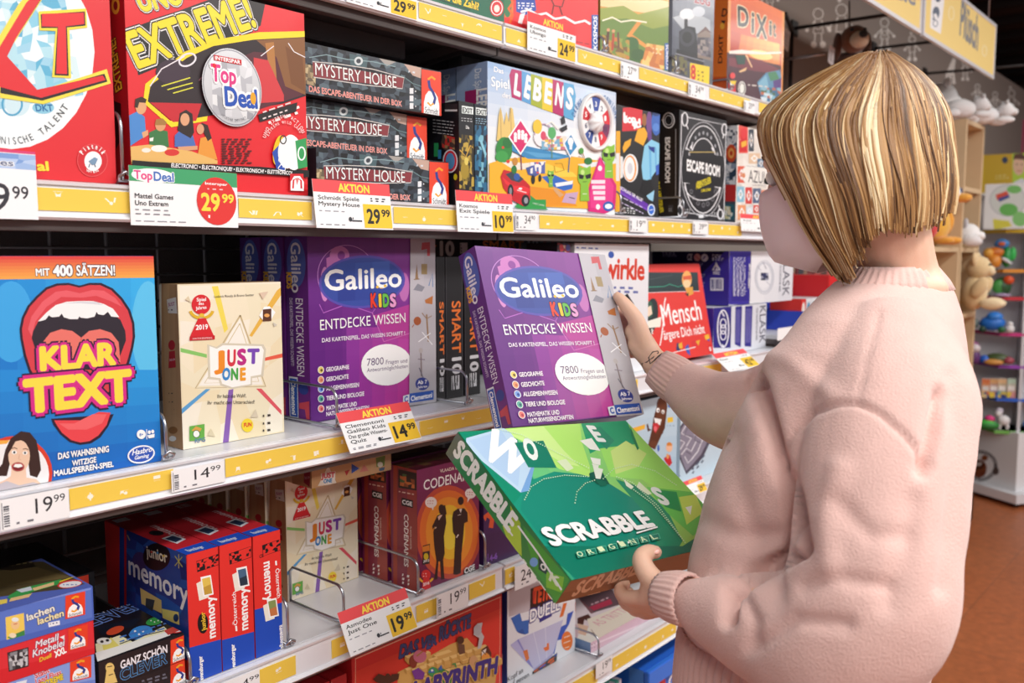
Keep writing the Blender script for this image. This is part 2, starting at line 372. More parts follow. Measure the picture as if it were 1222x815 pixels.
def bay(x0,x1,label,levels,first,seed):
    YB=1.53 if first is not None else 1.47
    b=empty('shelving_bay',(x0,D,0)); tag(b,label,'shelf','shelving bays')
    W=x1-x0; r=random.Random(seed)
    def loc(o): o.location=(-x0,-D,0); return o     # children keep world figures
    if first is not None: loc(MB().box((x0+.004,YB+.03,0),(x1-.004,YB+.055,2.75),'fff').obj('back_panel',BACKM,b))
    for x in (x0+.018,x1-.018): loc(MB().box((x-.014,YB+.0,0),(x+.014,YB+.029,2.75 if first is not None else 1.2),'fff',.002).obj('upright',STEEL,b))
    if first is not None:
        mb=MB(); n=int(W/.0937)
        for i in range(n+1):
            x=x0+.03+i*(W-.06)/n; mb.tube([(x,YB-.004,.1),(x,YB-.004,2.7)],.0032,n=6)
        k=0; z=.15
        while z<2.7: mb.tube([(x0+.03,YB-.011,z),(x1-.03,YB-.011,z)],.0026,n=6); z+=.047
        loc(mb.obj('wire_grid',GRIDM,b))
    for li,(lv,zt,zb,segs) in enumerate(levels):
        st=SZ[lv] if lv in SZ else lv
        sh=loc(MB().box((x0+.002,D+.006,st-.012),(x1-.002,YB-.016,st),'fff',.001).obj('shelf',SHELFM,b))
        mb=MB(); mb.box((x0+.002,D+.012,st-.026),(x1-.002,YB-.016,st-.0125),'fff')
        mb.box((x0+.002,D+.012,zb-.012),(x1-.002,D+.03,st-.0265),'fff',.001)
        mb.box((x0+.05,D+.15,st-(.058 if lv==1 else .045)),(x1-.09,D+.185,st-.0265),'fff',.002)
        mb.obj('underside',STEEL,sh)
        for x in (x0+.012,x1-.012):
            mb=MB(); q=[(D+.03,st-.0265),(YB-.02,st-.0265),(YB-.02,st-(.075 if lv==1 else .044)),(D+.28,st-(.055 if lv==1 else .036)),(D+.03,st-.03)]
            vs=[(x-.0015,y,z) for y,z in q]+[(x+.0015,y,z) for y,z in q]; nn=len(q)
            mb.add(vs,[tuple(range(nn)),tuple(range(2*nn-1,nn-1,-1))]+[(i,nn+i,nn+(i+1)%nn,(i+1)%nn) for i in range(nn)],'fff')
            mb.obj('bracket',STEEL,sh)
        # price rail: channel with lips
        mb=MB(); prof=[(D+.006,zb),(D-.004,zb),(D-.007,zb+.003),(D-.004,zb+.006),(D-.001,zb+.0065),(D+.0,zt-.006),(D-.003,zt-.0055),(D-.004,zt-.002),(D+.002,zt-.0004),(D+.0058,zt-.0004)]
        mb.loft([[(x,y,z) for y,z in prof] for x in (x0+.003,x1-.003)],'fff',smooth=False)
        mb.obj('price_rail',RAILM,sh)
        for (a,c) in segs:
            if a<x0+.004: a=x0+.004
            if c>x1-.004: c=x1-.004
            w=c-a; hh=(zt-zb)*.56; it=[R('f4cf50',0,0,100,100)]; m_=max(1,int(w/.038)); 
            for i in range(m_): it.append(icon(r,100*(i+.5)/m_+r.uniform(-4,4)/m_*2,r.uniform(40,62),100*.0045/w))
            it=[it[0]]+[('L',[sc(i_,100*.0045/w,w,hh) for i_ in [it_]]) for it_ in it[1:] for i_ in [it_]]
            mb=MB(); mb.box((a,D-.0022,zb+.0105),(c,D-.0012,zb+.0105+hh),'fbe9a6')
            art(mb,it,UNIT,w,hh,Matrix(((1,0,0,a),(0,0,-1,D-.0022),(0,1,0,zb+.0105),(0,0,0,1))))
            mb.obj('strip',PAPER,sh)
    return b
def sc(it,s,w,h):       # icons are drawn square in a non-square frame: stretch y about the middle
    if it[0]=='L': return ('L',[sc(k,s,w,h) for k in it[1]])
    p=list(it[-1]); f=w/h
    for i in range(1,len(p),2): p[i]=50+(p[i]-50)*f*.9 if abs(p[i]-50)<40/f else p[i]
    if it[0]=='S': return ('S',it[1],it[2]*1.0,tuple(p))
    return it[:-1]+(tuple(p),)
def XR(px,y): return at(px,y,D).x
def segx(l): return [(XR(a,y),XR(b,y)) for a,b,y in l]
L1=lambda x: .282*(x-909)+128; L2=lambda x:240+.042*x; L3=lambda x:612-.2*x; L4=lambda x: 700-.41*(x-590); L5=lambda x:785-.64*(x-740)
def sg(f,*pr): return [(XR(a,f(a)),XR(b,f(b))) for a,b in pr]
X1,X2,X3=-.25,1.192,2.41
r1a=sg(L1,(420,470),(499,598)); r1b=sg(L1,(603,629),(689,740),(762,822),(846,894),(905,940))
r2a=sg(L2,(44,154),(284,371),(469,544)); r2a[-1]=(r2a[-1][0],X2-.01)
r2b=sg(L2,(643,750),(773,827),(845,884),(926,960))
r3a=sg(L3,(82,206),(268,420),(500,598)); r3b=sg(L3,(606,760),(775,860))
r4a=sg(L4,(200,232),(309,352),(395,420),(496,523),(559,590)); r4b=sg(L4,(600,613),(645,830))
r5a=sg(L5,(500,560)); r5b=sg(L5,(640,712),(730,806))
bay(X1,X2,'near grey shop shelving bay with yellow-striped price rails and dark grid back',[(1,1.906,1.862,r1a),(2,1.585,1.540,r2a),(3,1.239,1.194,r3a),(4,.932,.881,r4a),(5,.636,.580,r5a),(6,.30,.25,[])],True,1)
bay(X2,X3,'second shop shelving bay behind the held boxes, left of the woman',[(1,1.906,1.862,r1b),(2,1.585,1.540,r2b),(3,1.239,1.194,r3b),(4,.932,.881,r4b),(5,.636,.580,r5b),(6,.30,.25,[])],False,2)
SZ[7]=1.272
bay(X3,3.62,'farther shelving bay partly hidden behind the woman, holding small blue trays',[(7,1.273,1.229,sg(lambda x:400-.0*x,)),(4,.932,.881,[]),(5,.636,.580,[])],None,3)
# ------------------------------------------------------------------ price cards
def price(a,b,x0,y0,x1,y1,col,bo=.02):
    w=x1-x0; h=y1-y0; s=len(a)/(len(a)+1.35)
    if b is None: return ('L',[T(a,x0,y1,x1,y1,h,col,bo)])
    return ('L',[T(a,x0,y1,x0+w*s-1,y1,h,col,bo),T(b,x0+w*s+1,y0+h*.52,x1,y0+h*.52,h*.5,col,bo)])
def card(name,label,cat,fr,q,items,group=None,quad=None,Yt=D-.0086,tilt=True,th=.0009):
    px=[fr(q[i],q[i+1]) for i in (0,2,4,6)]
    tl,tr=at(*px[0],Yt),at(*px[1],Yt)
    def yb(p,X): d=at(*p,1.0); return X/d.x
    Y2=(yb(px[3],tl.x)+yb(px[2],tr.x))/2 if tilt else Yt
    Y2=min(Y2,Yt+.0); Y2=max(Y2,Yt-.05)
    bl,br_=at(*px[3],Y2),at(*px[2],Y2)
    xl=(tl.x+bl.x)/2; xr=(tr.x+br_.x)/2; zt=(tl.z+tr.z)/2; zb=(bl.z+br_.z)/2
    W=xr-xl; up=Vector((0,Yt-Y2,zt-zb)); H=up.length; up.normalize(); x=Vector((1,0,0)); n=x.cross(up)
    mb=MB(); mb.box((0,0,-th),(W,H,0),'f7f7f9')
    art(mb,items,quad or UNIT,W,H,Matrix.Identity(4))
    M=Matrix(((x.x,up.x,n.x,xl),(x.y,up.y,n.y,Y2),(x.z,up.z,n.z,zb),(0,0,0,1)))
    o=mb.obj(name,PAPER); o.matrix_world=M
    return tag(o,label,cat,group)
def aktion(fr,q,l1,pr,label,small='Der eigene Pr...'):
    it=[R('ee4d52',0,0,100,26),T('AKTION',31,22,72,22,17,'ffe24a',.035)]
    it+=[T(t,5,41+i*12.5,5+min(52,5.2*len(t)),41+i*12.5,9,'26262c',.012) for i,t in enumerate(l1)]
    it+=[SM('9a9aa4',5,42+12.5*len(l1)-6,40,42+12.5*len(l1)+1,1,2.2),SM('8a8a92',5,90,40,95,1,2),SM('3a3a44',72,31,97,41,2,2.6),
         R('f7c92f',61,46,99,97),price(pr,'99',65,55,97,87,'26221c',.03),
         E('33363e',43,80,2.2,5),S('33363e',3,45,83,58,83),SM('555560',46,76,58,80,1,4)]
    return card('price_card',label,'price tag',fr,q,it,'red AKTION price cards')
def shelf_label(fr,q,a,b,label,bar=True,name=True,xs=None):
    it=[price(a,b,*(xs or (42,12,92,62)),'2c2a30',.0)]
    if bar: it+=[BAR(5,22,13,92,'55555e',9,False),S('8a8a92',1.2,3,10,3,95)]
    if name: it+=[SM('77777f',22,78,66,90,1,7)]
    return card('shelf_label',label,'price tag',fr,q,it,'white shelf-edge price labels',Yt=D-.0078,tilt=False,th=.0006)
# big cards
card('price_card','blue-topped price card cut by the photo edge, ending 99, under the red DKT box','price tag',Z1,(-200,505,128,525,128,765,-200,752),
  [R('f7f7fa',0,0,100,100),R('8fb0e4',0,5,100,27),M_(['9fbdea','7ea2dc','b9cff2'],(0,5,100,5,100,27,0,27),9,3,4),R('d9447a',0,0,100,4),T('es',60.5,23,75,23,9,'5a6a90',.02,o=[('fff',.08)]),T('9',50,87,69,87,40,'33313a',.01),T('99',72,70,90,70,19,'33313a',.01)],'price cards standing on the second rail')
card('price_card','green-topped Top Deal card for Uno Extreme reading 29.99 in a red disc','price tag',Z1,(447,578,822,598,828,790,455,783),
  [R('3fa46c',0,0,100,26),E('fff',21,15,19,12),T('Top',4,22,20,22,15,'e2478a',.03,o=[('fff',.09)]),T('Deal',21,23,39,23,16,'3d6fc0',.03,o=[('fff',.09)]),T('Mattel Games',4,54,38,54,8.5,'2a2a30',.015),T('Uno Extrem',4,66,33,66,8.5,'2a2a30',.015),SM('8a8a92',4,70,36,84,2,2),SM('9a9aa4',4,90,50,95,1,1.6),
   E('e0322f',79,53,19.5,43),T('Interspar',68,24,90,24,5,'fff',.02),SM('ffd0d0',70,30,88,33,1,2),price('29','99',63.5,38,96,70,'ffe04a',.03),SM('fff',70,78,88,84,1,5)],'price cards standing on the second rail')
aktion(Z2,(210,625,478,637,493,797,227,793),['Schmidt Spiele','Mystery House'],'29','red AKTION card below the three mystery house boxes reading 29.99')
aktion(Z2,(708,662,905,672,912,810,718,804),['Kosmos','Exit Spiele'],'10','red AKTION card below the EXIT boxes reading 10.99')
aktion(Z3,(825,752,955,742,962,802,828,808),['Azul'],'29','small red AKTION card below the Azul box reading 29.99')
aktion(Z5,(293,672,543,643,592,770,345,815),['Clementoni','Galileo Kids','Das große Wissens-','Quiz'],'14','red AKTION card below the purple Galileo boxes reading 14.99')
aktion(Fr(820,290,4.795),(160,650,300,590,440,690,222,748),['Klask'],'42','red AKTION card below the KLASK boxes reading 42.99')
aktion(Z8,(298,568,533,487,580,628,345,720),['Asmodee','Just One'],'19','red AKTION card below the cream star box on the lower shelf reading 19.99')
aktion(Z3,(90,40,256,92,250,213,82,180),['Kosmos','Ubongo'],'24','red AKTION card on the top rail below the red Ubongo box reading 24.99')
aktion(Z2,(330,-120,575,-50,575,76,330,2),['',''],'29','price card at the top edge of the photo, left, reading 29.99')
aktion(Fr(760,460,5.09),(280,590,380,545,440,640,300,680),['',''],'29','pale red AKTION card beside the right end of the green box, before the maze game')
# rail labels
shelf_label(Z3,(410,216,468,230,468,287,410,270),'27','99','white rail label 27.99 below the landscape game on the top shelf')
shelf_label(Z3,(645,283,702,297,702,350,645,334),'34','99','white rail label 34.99 below the steam train game on the top shelf')
shelf_label(Z3,(838,345,876,356,876,398,838,388),'29','99','white rail label 29.99 below the orange Dixit box')
shelf_label(Z3,(44,738,118,742,118,798,44,800),'34','90','white rail label 34.90 below the game of life box')
shelf_label(Z3,(440,757,500,760,500,806,440,806),'19','99','white rail label 19.99 below the Bop it box')
shelf_label(Z3,(660,770,712,772,712,812,660,814),'39','99','white rail label 39.99 below the Escape Room box')
shelf_label(Z7,(0,185,240,130,240,240,0,288),'19','99','white rail label 19.99 below the blue mouth game',xs=(50,14,94,66))
shelf_label(Z7,(592,80,780,42,780,118,600,152),'14','99','white rail label 14.99 below the cream box on the middle shelf')
shelf_label(Z7,(760,820,902,765,902,830,760,880),'4','99','white rail label ending 99 below the red memory boxes',bar=False,xs=(55,25,98,75))
shelf_label(Z8,(640,512,752,468,755,545,648,590),'19','99','white rail label 19.99 below the Codenames box')
shelf_label(V1,(185,415,290,372,290,450,190,495),'24','99','white rail label 24 below the purple box, half behind the green box',bar=False,xs=(20,20,80,70))
shelf_label(Fr(640,690,6.11),(430,625,545,570,560,665,440,730),'19','99','white rail label 19.99 on the bottom rail beside the pale pink box',bar=False)
shelf_label(Fr(820,290,4.795),(505,500,700,455,700,520,530,565),'29','99','pale rail label below the blue Ravensburger tray',bar=False)
# ------------------------------------------------------------------ wire dividers
def divider(px,py,lv,h,label,depth=.40):
    st=SZ[lv]; x=at(px,py,D+.012).x
    d=empty('wire_divider',(x,D+.0035,st+.0008)); tag(d,label,'shelf divider','wire shelf dividers'); r=.0022
    pts=[(0,0,.004)]
    for i in range(7):
        a=math.pi/2*i/6; pts.append((0,.018-.018*math.cos(a),h-.018+.018*math.sin(a)))
    pts+=[(0,depth,h),(0,depth+.008,h-.008),(0,depth+.008,.006)]
    MB().tube(pts,r).obj('wire_loop',WIREM,d)
    MB().tube([(0,0,.004),(0,depth+.008,.004)],r).obj('lower_wire',WIREM,d)
    mb=MB(); mb.tube([(-.006,-.005,.008),(.0,-.007,.014),(.008,-.005,.009),(.008,-.001,.004),(.003,.0,.0035),(-.005,.0,.004)],.0022,closed=True)
    mb.obj('clip_foot',WIREM,d); DIV.append((d,lv,h)); return d
DIV=[]
for a in [(142,200,2,.085,'wire divider between the red DKT box and the Uno box'),(742,245,2,.05,'wire divider in front of the Bop it box'),(814,250,2,.05,'wire divider in front of the Escape Room box'),
  (192,535,3,.06,'wire divider right beside the blue mouth game'),(398,505,3,.062,'wire divider at the right of the standing purple Galileo box front'),(575,470,3,.06,'wire divider in front of the black SMART 10 boxes'),
  (233,800,4,.05,'wire divider left of the red memory boxes'),(340,775,4,.072,'wire divider right of the red memory boxes'),(406,728,4,.062,'wire divider in the empty spot right of the lower cream star box',.13),(495,702,4,.062,'wire divider in front of the Codenames spines'),(571,673,4,.07,'wire divider right of the Codenames front'),
  (697,795,5,.05,'wire divider between the TETRIS box and the pale pink box'),(790,735,5,.03,'wire divider right of the pale pink box'),
  (729,55,1,.035,'wire divider before the landscape game on the top shelf'),(813,80,1,.04,'wire divider before the steam train game'),(880,105,1,.03,'wire divider before the Dixit box')]: divider(*a)
# ------------------------------------------------------------------ games: top shelf
GB='game_box'; BG='board game'
def schmidt(x,y,w,h,txt=True,sl=0):     # red block with the S mark on a white dome, (x,y) top left, slanted by sl per unit x
    def q(u,v): return (x+u*w,y+v*h+u*w*sl)
    p=lambda *a: sum((q(a[i],a[i+1]) for i in range(0,len(a),2)),())
    it=[P('ea4326',*p(0,0,1,0,1,1,0,1)),P('fff',*p(.12,.95,.12,.72,.2,.55,.35,.45,.65,.45,.8,.55,.88,.72,.88,.95))]
    it+=[S('f4a428',w*.1,*p(.32,.2,.5,.13,.68,.18)),S('2c3a8c',w*.13,*p(.35,.22,.4,.36,.58,.47,.68,.58,.6,.72)),S('f4a428',w*.09,*p(.6,.7,.45,.76,.3,.7))]
    if txt: a=q(.17,.93); b=q(.83,.93); it.append(T('Schmidt',*a,*b,h*.13,'555560',.01))
    return ('L',it)
def kosmos(x,y0,y1,w,sl=.0):
    return ('L',[R('2c5fb4',x,y0,x+w,y1),T('KOSMOS',x+w*.78,y1-3,x+w*.78,y0+6,w*.55,'fff',.03)])
boxat(GB,'dark green box with yellow lettering and a red round badge, top shelf',BG,Z2,(560,-160,878,-70,878,82,560,-6),D+.012,SZ[1],.07,'1d5a40',
 {'F':[P('17664a',560,-200,890,-200,890,90,560,90),T('und die Zahl?',650,-8,790,36,24,'ffd83a',.03,o=[('1a3a20',.08)]),S('0e3a2a',4,640,-5,760,35),SM('b84',800,52,880,66,1,3,.25),E('d9262e',852,28,24,30),E('f6e9e0',852,30,10,13),RING('fff',852,28,19,24,3)]})
boxat(GB,'red Ubongo box with a white squiggle and blue speech bubble on the top shelf',BG,Z3,(4,-270,332,-190,330,172,4,86),D+.016,SZ[1],.08,'e63a3e',
 {'F':[R('e8363c',0,-260,340,180),R('e07a34',6,-40,36,60),E('2f7a4c',16,20,14,40),S('e8641f',9,28,-10,34,10,20,30,34,52,24,80),P('2a4fae',46,-2,112,-2,116,36,78,52,66,62,66,48,46,40),P('fff',60,50,78,44,66,84,52,80),SM('fff',52,6,110,32,3,4,.05),
   S('fff',8,62,42,90,34,120,52,150,46,180,66,215,60,250,80,285,72,304,84),S('5a1818',4,160,-20,178,20,205,24,216,-14),S('5a1818',4,176,20,170,50),S('5a1818',4,196,22,206,52),SM('b32a30',130,110,300,150,2,4,.2,5),kosmos(308,52,176,24)]})
boxat(GB,'landscape game box with green hills and an orange path on the top shelf',BG,Z3,(338,-190,580,-110,572,246,340,176),D+.016,SZ[1],.08,'9c7a38',
 {'F':[G(['e9b23a','f3cf63','f0a24a','d89a45'],(330,-200,590,-120,590,120,330,60)),P('efd9a0',330,-60,590,10,590,60,330,20),P('9aa84a',330,30,420,20,470,50,590,20,590,110,330,110),P('6e8c3c',330,70,430,64,520,100,590,86,590,250,330,250),
   P('e59a44',470,70,486,74,450,120,520,170,560,250,470,230,500,170,430,125),P('44682e',430,150,470,150,480,230,400,220),E('3e6a34',446,150,26,22),E('557a38',410,170,20,18),E('3c5f2f',470,190,24,20),
   M_(['6f8c3a','8da045','b8923c','c87c38','7a5a2c'],(345,120,440,140,440,236,345,190),8,7,3),S('5a3424',9,366,110,362,160),S('b64326',8,384,116,380,176),S('6a4a34',7,400,112,402,168),E('d8a070',366,104,6),E('d8a070',384,108,6),
   S('fff6dc',5,345,72,380,60,410,76,450,70,500,78),M_(['d98a42','e9b060','c8743a','f0c878'],(500,150,560,160,560,240,480,225),5,5,7),SM('f4e3b8',520,160,560,190,2,4,.2),kosmos(562,150,244,17)]})
boxat(GB,'grey-blue game box with a black steam train and yellow label on the top shelf',BG,Z3,(591,-90,738,-50,727,300,587,252),D+.016,SZ[1],.08,'8f97a8',
 {'F':[G(['7f8798','aab2c0','4a4c56','3c4050'],(580,-100,740,-60,740,310,580,250)),T('ZUG',664,8,720,22,26,'a2384a',.03,o=[('e8e0e0',.07)]),P('b9c0c8',590,60,660,40,720,70,720,110,640,120),E('dfe3e8',640,50,26,20),E('c9d0da',680,40,22,18),
   P('24242c',612,110,640,90,668,96,676,150,690,190,664,200,612,170),E('3a3c46',640,130,27,32),E('15151b',640,130,17,20),R('2c2c34',630,66,642,96),P('1d1d24',604,170,690,190,700,230,600,200),S('8a8a94',4,600,186,700,214),
   P('8b7a70',676,120,706,96,722,120,722,210,676,200),P('6a4c48',672,122,704,92,726,116,704,106),M_(['5a5660','77707a','9a8f8a','46424e'],(676,130,722,130,722,200,676,190),5,6,2),M_(['2e2c36','4a4650','6e6a40','8a7a50'],(586,190,640,200,640,262,586,248),6,5,5),
   P('f5d327',650,218,718,232,716,294,650,278),T('8',652,272,670,276,44,'d3262b',.04),SM('7a5a10',676,240,712,282,3,6,.25)]},bev=.001)
fd=Fr(860,0,6.11)
o=boxat(GB,'orange box with large dark Dixit lettering, last game on the top shelf',BG,fd,(60,-105,467,88,446,772,40,655),D+.016,SZ[1],.085,'e2742c',
 {'F':[G(['e2622e','ee7c3a','c8452c','b43a2a'],(30,-120,480,100,470,520,30,400),8,8),G(['e8823a','ffd070','e88a40','c85a30'],(150,250,430,320,430,470,120,440),6,5),P('f2a052',30,-130,75,-120,65,700,20,700),P('ef9a4c',450,60,480,80,460,800,436,790),
   P('4d2434',45,380,440,480,440,800,40,680),P('7a3040',60,420,300,440,420,500,440,540,250,520,60,480),E('ffe08a',290,400,90,34,12),
   T('D',125,185,205,200,130,'1d1a20',.03,o=[('f6e0b8',.075)]),T('i',222,232,243,240,120,'1d1a20',.03,o=[('f6e0b8',.075)]),T('X',255,262,340,282,140,'1d1a20',.03,o=[('f6e0b8',.075)]),T('i',352,252,372,258,90,'1d1a20',.03,o=[('f6e0b8',.075)]),T('t',380,262,402,268,100,'1d1a20',.03,o=[('f6e0b8',.075)]),
   P('264a42',105,400,180,400,175,470,120,470),P('f3c79a',175,400,190,402,230,490,222,494),P('f0c490',130,520,190,490,180,515,140,530),P('f6f0e6',60,372,150,362,300,382,440,378,440,390,300,396,60,392),
   P('5d93b8',265,600,330,530,430,510,440,560,436,770,300,740),P('4a8a62',340,530,400,520,430,580,360,590),P('5a3c86',380,590,440,570,436,680,390,680),P('82b8d0',270,610,330,545,350,640,300,660),P('e8a060',335,690,380,670,385,710,345,735),M_(['3c6c92','87b8cc','d8e4ea','4a6a4a','c86a48'],(290,640,436,640,436,775,290,745),7,6,4),
   SM('e6d8d0',195,604,360,634,1,9,.1),P('d9262e',52,690,56,600,78,590,104,610,108,690),E('e6484a',84,552,20,22),P('f6d43a',56,590,112,590,100,620,66,620),SM('fff',60,636,100,650,1,8),E('f1ece4',152,645,28,52),RING('3c3a3c',152,645,20,40,6)],
  'L':[P('e0742a',-60,-300,70,-300,70,700,-60,700),T('D',5,120,44,120,60,'2a1a18',.02),P('1c1a1e',5,150,35,150,20,190),E('f2b23c',12,190,16,24),T('DIXIT',10,460,18,250,30,'33201c',.02),P('c8541e',-60,560,60,560,60,800,-60,800)]})
# ------------------------------------------------------------------ second shelf
def fam(ox,oy,k):  # small printed family at a table
    f=lambda x,y:(ox+x*k,oy+y*k)
    it=[]
    def e(c,x,y,rx,ry,r=0): it.append(E(c,ox+x*k,oy+y*k,rx*k,ry*k,r))
    def p(c,*a): it.append(P(c,*sum((f(a[i],a[i+1]) for i in range(0,len(a),2)),())))
    p('4a8ad2',0,70,30,55,55,75,60,140,0,180); e('e2a878',42,40,19,26); p('3a2418',20,40,22,12,44,4,62,14,58,26,36,24,30,44); p('e2a878',45,130,66,120,68,138,50,150)
    p('3c7a44',70,130,95,118,135,125,140,180,72,180); p('f2f2ea',72,150,86,146,84,160,72,160); e('dca070',110,105,18,20); p('a87a3c',90,104,94,84,118,80,132,94,128,104)
    p('4c70b8',160,140,180,120,220,126,235,180,160,180); p('2c1c1a',170,120,178,62,200,50,222,64,228,130,216,150,180,130); e('e0a47c',196,84,16,22)
    p('e89a3a',250,150,285,140,310,225,240,215); p('33201c',240,110,256,96,276,104,290,150,276,160,262,130); e('dca078',250,118,13,18); p('dca078',170,180,240,176,240,190,176,196)
    p('e8b96a',0,180,70,172,220,196,310,228,310,240,0,240); e('f4f4ee',105,186,28,12); e('d8352e',150,200,26,12); e('f2ece0',60,192,16,8)
    return ('L',it)
boxat(GB,'red DKT box with huge red letters on a white oval, at the left edge',BG,Z1,(-330,-300,383,-200,395,644,-330,608),D+.009,SZ[2],.07,'d8232f',zt=1.838,faces=
 {'F':[P('e0262f',-400,-400,400,-400,400,700,-400,700),E('f2fafc',40,180,288,338),M_(['8ccfe8','b6e2f0','d8f0f6','5fb4d8','eef8fb','a0d4ec'],(-120,-60,215,-60,290,330,-120,400),13,14,11),E('cfeaf4',60,360,44,44),RING('4ea4cc',42,362,34,38,7),E('8ccbe4',150,374,38,22),T('DKT',125,386,185,386,24,'1f6fa8',.03),
   ARC('MANNISCHE TALENT',40,130,262,372,112,40,26,'333a44',.0),
   P('f6e04a',-30,170,60,20,110,-40,170,-40,60,130,20,190,120,320,370,240,384,290,150,362,0,340),P('1f1418',0,170,80,30,130,-30,160,-30,50,140,18,196,118,322,362,256,372,284,146,350,0,324),P('e0232c',-10,176,90,10,140,-40,158,-30,56,130,24,196,128,312,356,262,366,278,142,340,-10,300),
   P('ffe23e',133,40,298,30,302,96,240,104,246,272,180,268,192,108,136,106),P('1f1418',140,50,294,40,296,90,232,96,238,264,188,262,198,98,142,98),P('e4242c',144,48,290,44,292,84,228,92,232,258,194,256,200,94,144,92),
   S('fff6b0',9,-40,40,40,-60),T('al',128,592,170,592,32,'ffe23a',.04),
   E('d2202b',320,557,54,58),RING('e8585c',320,557,52,56,2.5),E('fff',322,560,30,34),ARC('Piatnik',320,557,38,41,205,335,17,'fff',.04),ARC('WIEN',320,557,44,44,120,60,8,'fff',.02),P('7a9ab8',306,560,326,546,338,552,330,570,318,574),S('50708c',3,310,570,306,582),S('50708c',3,326,570,330,580)]})
ux=boxat(GB,'big red Uno Extreme box with yellow title and a black window, second shelf',BG,Z1,(437,-260,1056,-180,1064,672,440,610),D+.01,SZ[2],.085,'d9202c',zt=1.838,faces=
 {'F':[P('e2222c',430,-300,1080,-300,1080,700,430,700),
   P('231a1c',450,100,940,-80,905,90,480,262),T('EXTREME!',478,236,892,88,128,'f7de2a',.03,o=[('1b1618',.11),('f4f0ee',.085),('1b1618',.06)]),
   T('UNO',488,40,640,10,80,'f7de2a',.04,o=[('1b1618',.12),('f4f0ee',.09),('1b1618',.06)]),
   P('f8dc22',496,356,504,292,640,180,760,136,900,112,1070,108,1070,130,880,138,740,160,650,200,522,296,512,352,590,420,720,402,718,420,594,442),
   P('2a1a20',512,352,522,296,650,200,740,160,880,138,1070,128,1070,330,980,360,740,400,600,424),P('5a2430',700,330,760,230,880,180,1000,190,1050,330,900,380),P('8a5a30',890,140,1064,130,1060,330,990,300,960,200),P('b57a3c',920,150,950,146,962,300,940,280),P('7a4a24',990,160,1050,200,1060,320,1010,290),
   P('c8202c',520,356,700,360,680,420,600,424),P('d43a40',880,200,930,210,985,330,985,352,880,360),E('3c2838',600,250,60,44),RING('e8e4ea',650,208,30,20,6,rot=-25),S('e0dd3a',4,560,300,660,270),S('e0dd3a',4,580,312,668,288),S('e0dd3a',4,600,324,670,304),S('f0e8ee',4,520,300,560,240,640,196),S('8a5868',4,690,280,760,200),S('f4eef2',3,905,195,950,160),S('f4eef2',3,1000,150,1020,180,1060,200),
   fam(447,332,.99),
   SM('5a1218',768,480,872,570,11,5,0,3),SM('fff2f0',930,400,1040,436,2,9,-.35,9),P('1f1a1c',894,398,1030,356,1026,388,900,424),SM('e8d8d8',910,424,1010,380,2,5,-.35,4),ARC('UNO EXTREME ACTION',985,520,70,110,200,330,12,'f8dcdc',.02),ARC('EXTREME WILD CARD',985,500,60,70,200,330,10,'f8dcdc',.02),
   P('1d181a',447,556,1080,610,1080,596,900,580,447,560),P('171416',447,558,1070,592,1070,616,447,578),T('ELECTRONIC! • ÉLECTRONIQUE! • ELEKTRONISCH! • ELETTRONICO!',540,578,1010,608,14,'fff',.02,sh=.2),
   E('fff',1010,530,34,62,-8),E('f2c818',962,522,18,52,10),P('2a52b4',940,530,966,502,980,560,956,590),T('2',962,586,984,590,38,'2a52b4',.04,o=[('fff',.1)]),E('fafafa',992,530,32,56),P('33a05a',1020,490,1058,480,1062,580,1030,588),RING('fff',1042,534,12,22,5),RING('333',978,486,10,14,4),
   P('d8202c',1002,604,1048,604,1052,662,1000,662),P('fff',1004,662,1004,632,1016,612,1036,612,1050,632,1050,664),S('d8202c',6,1012,655,1014,626,1024,620,1026,640,1030,620,1040,628,1041,655)],
  'L':[P('b81c28',300,-300,480,-300,480,700,300,700),T('EXTREME!',424,308,400,130,24,'f4d838',.03,o=[('201818',.1)]),E('e8b83a',402,20,14,30),E('8a1520',402,20,7,16),P('2a1418',396,350,420,360,424,480,402,520),RING('3a2a2c',430,600,8,12,3)]})
# round foil sticker on the front of the Uno box
mb=MB(); art(mb,[E('d8d8dc',50,50,50,50,n=48),M_(['c2c2c8','f2f2f4','b0b0b6','dcdce0','e8e8ec'],(16,12,84,12,84,88,16,88),7,7,8),RING('9a9aa2',50,50,48,48,1.5),ARC('INTERSPAR EMPFIEHLT',50,50,44,44,120,60,4,'55555c',.0),R('c8343a',20,12,66,19),T('INTERSPAR',22,18,64,18,5,'fff',.02),
  T('Deal',36,74,92,72,25,'3d62c0',.035,o=[('fff',.14)]),T('Top',14,45,56,45,22,'e2478a',.035,o=[('fff',.12)]),T('Deal',36,74,92,72,25,'3d62c0',.035),P('e2343c',14,23,27,23,27,45,14,45) if False else E('e2343c',20,26,3,3),E('f2b13c',84,60,5,8)],UNIT,.088,.1,Matrix.Translation((-.044,-.05,0)),0)
a_=at(*Z1(668,300),D+.0085); b_=at(*Z1(930,300),D+.0085)
st=mb.obj('foil_sticker',nmat('foil_print',attr='Col',rough=.25,metal=.35)); st.matrix_world=Matrix(((1,0,0,(a_.x+b_.x)/2),(0,0,-1,D+.0055),(0,1,0,at(*Z1(800,305),D+.0085).z),(0,0,0,1)))
mw=st.matrix_world.copy(); st.parent=ux; st.matrix_parent_inverse=Matrix.Identity(4); st.matrix_basis=ux.matrix_world.inverted()@mw; st['label']='round silver Top Deal foil sticker'
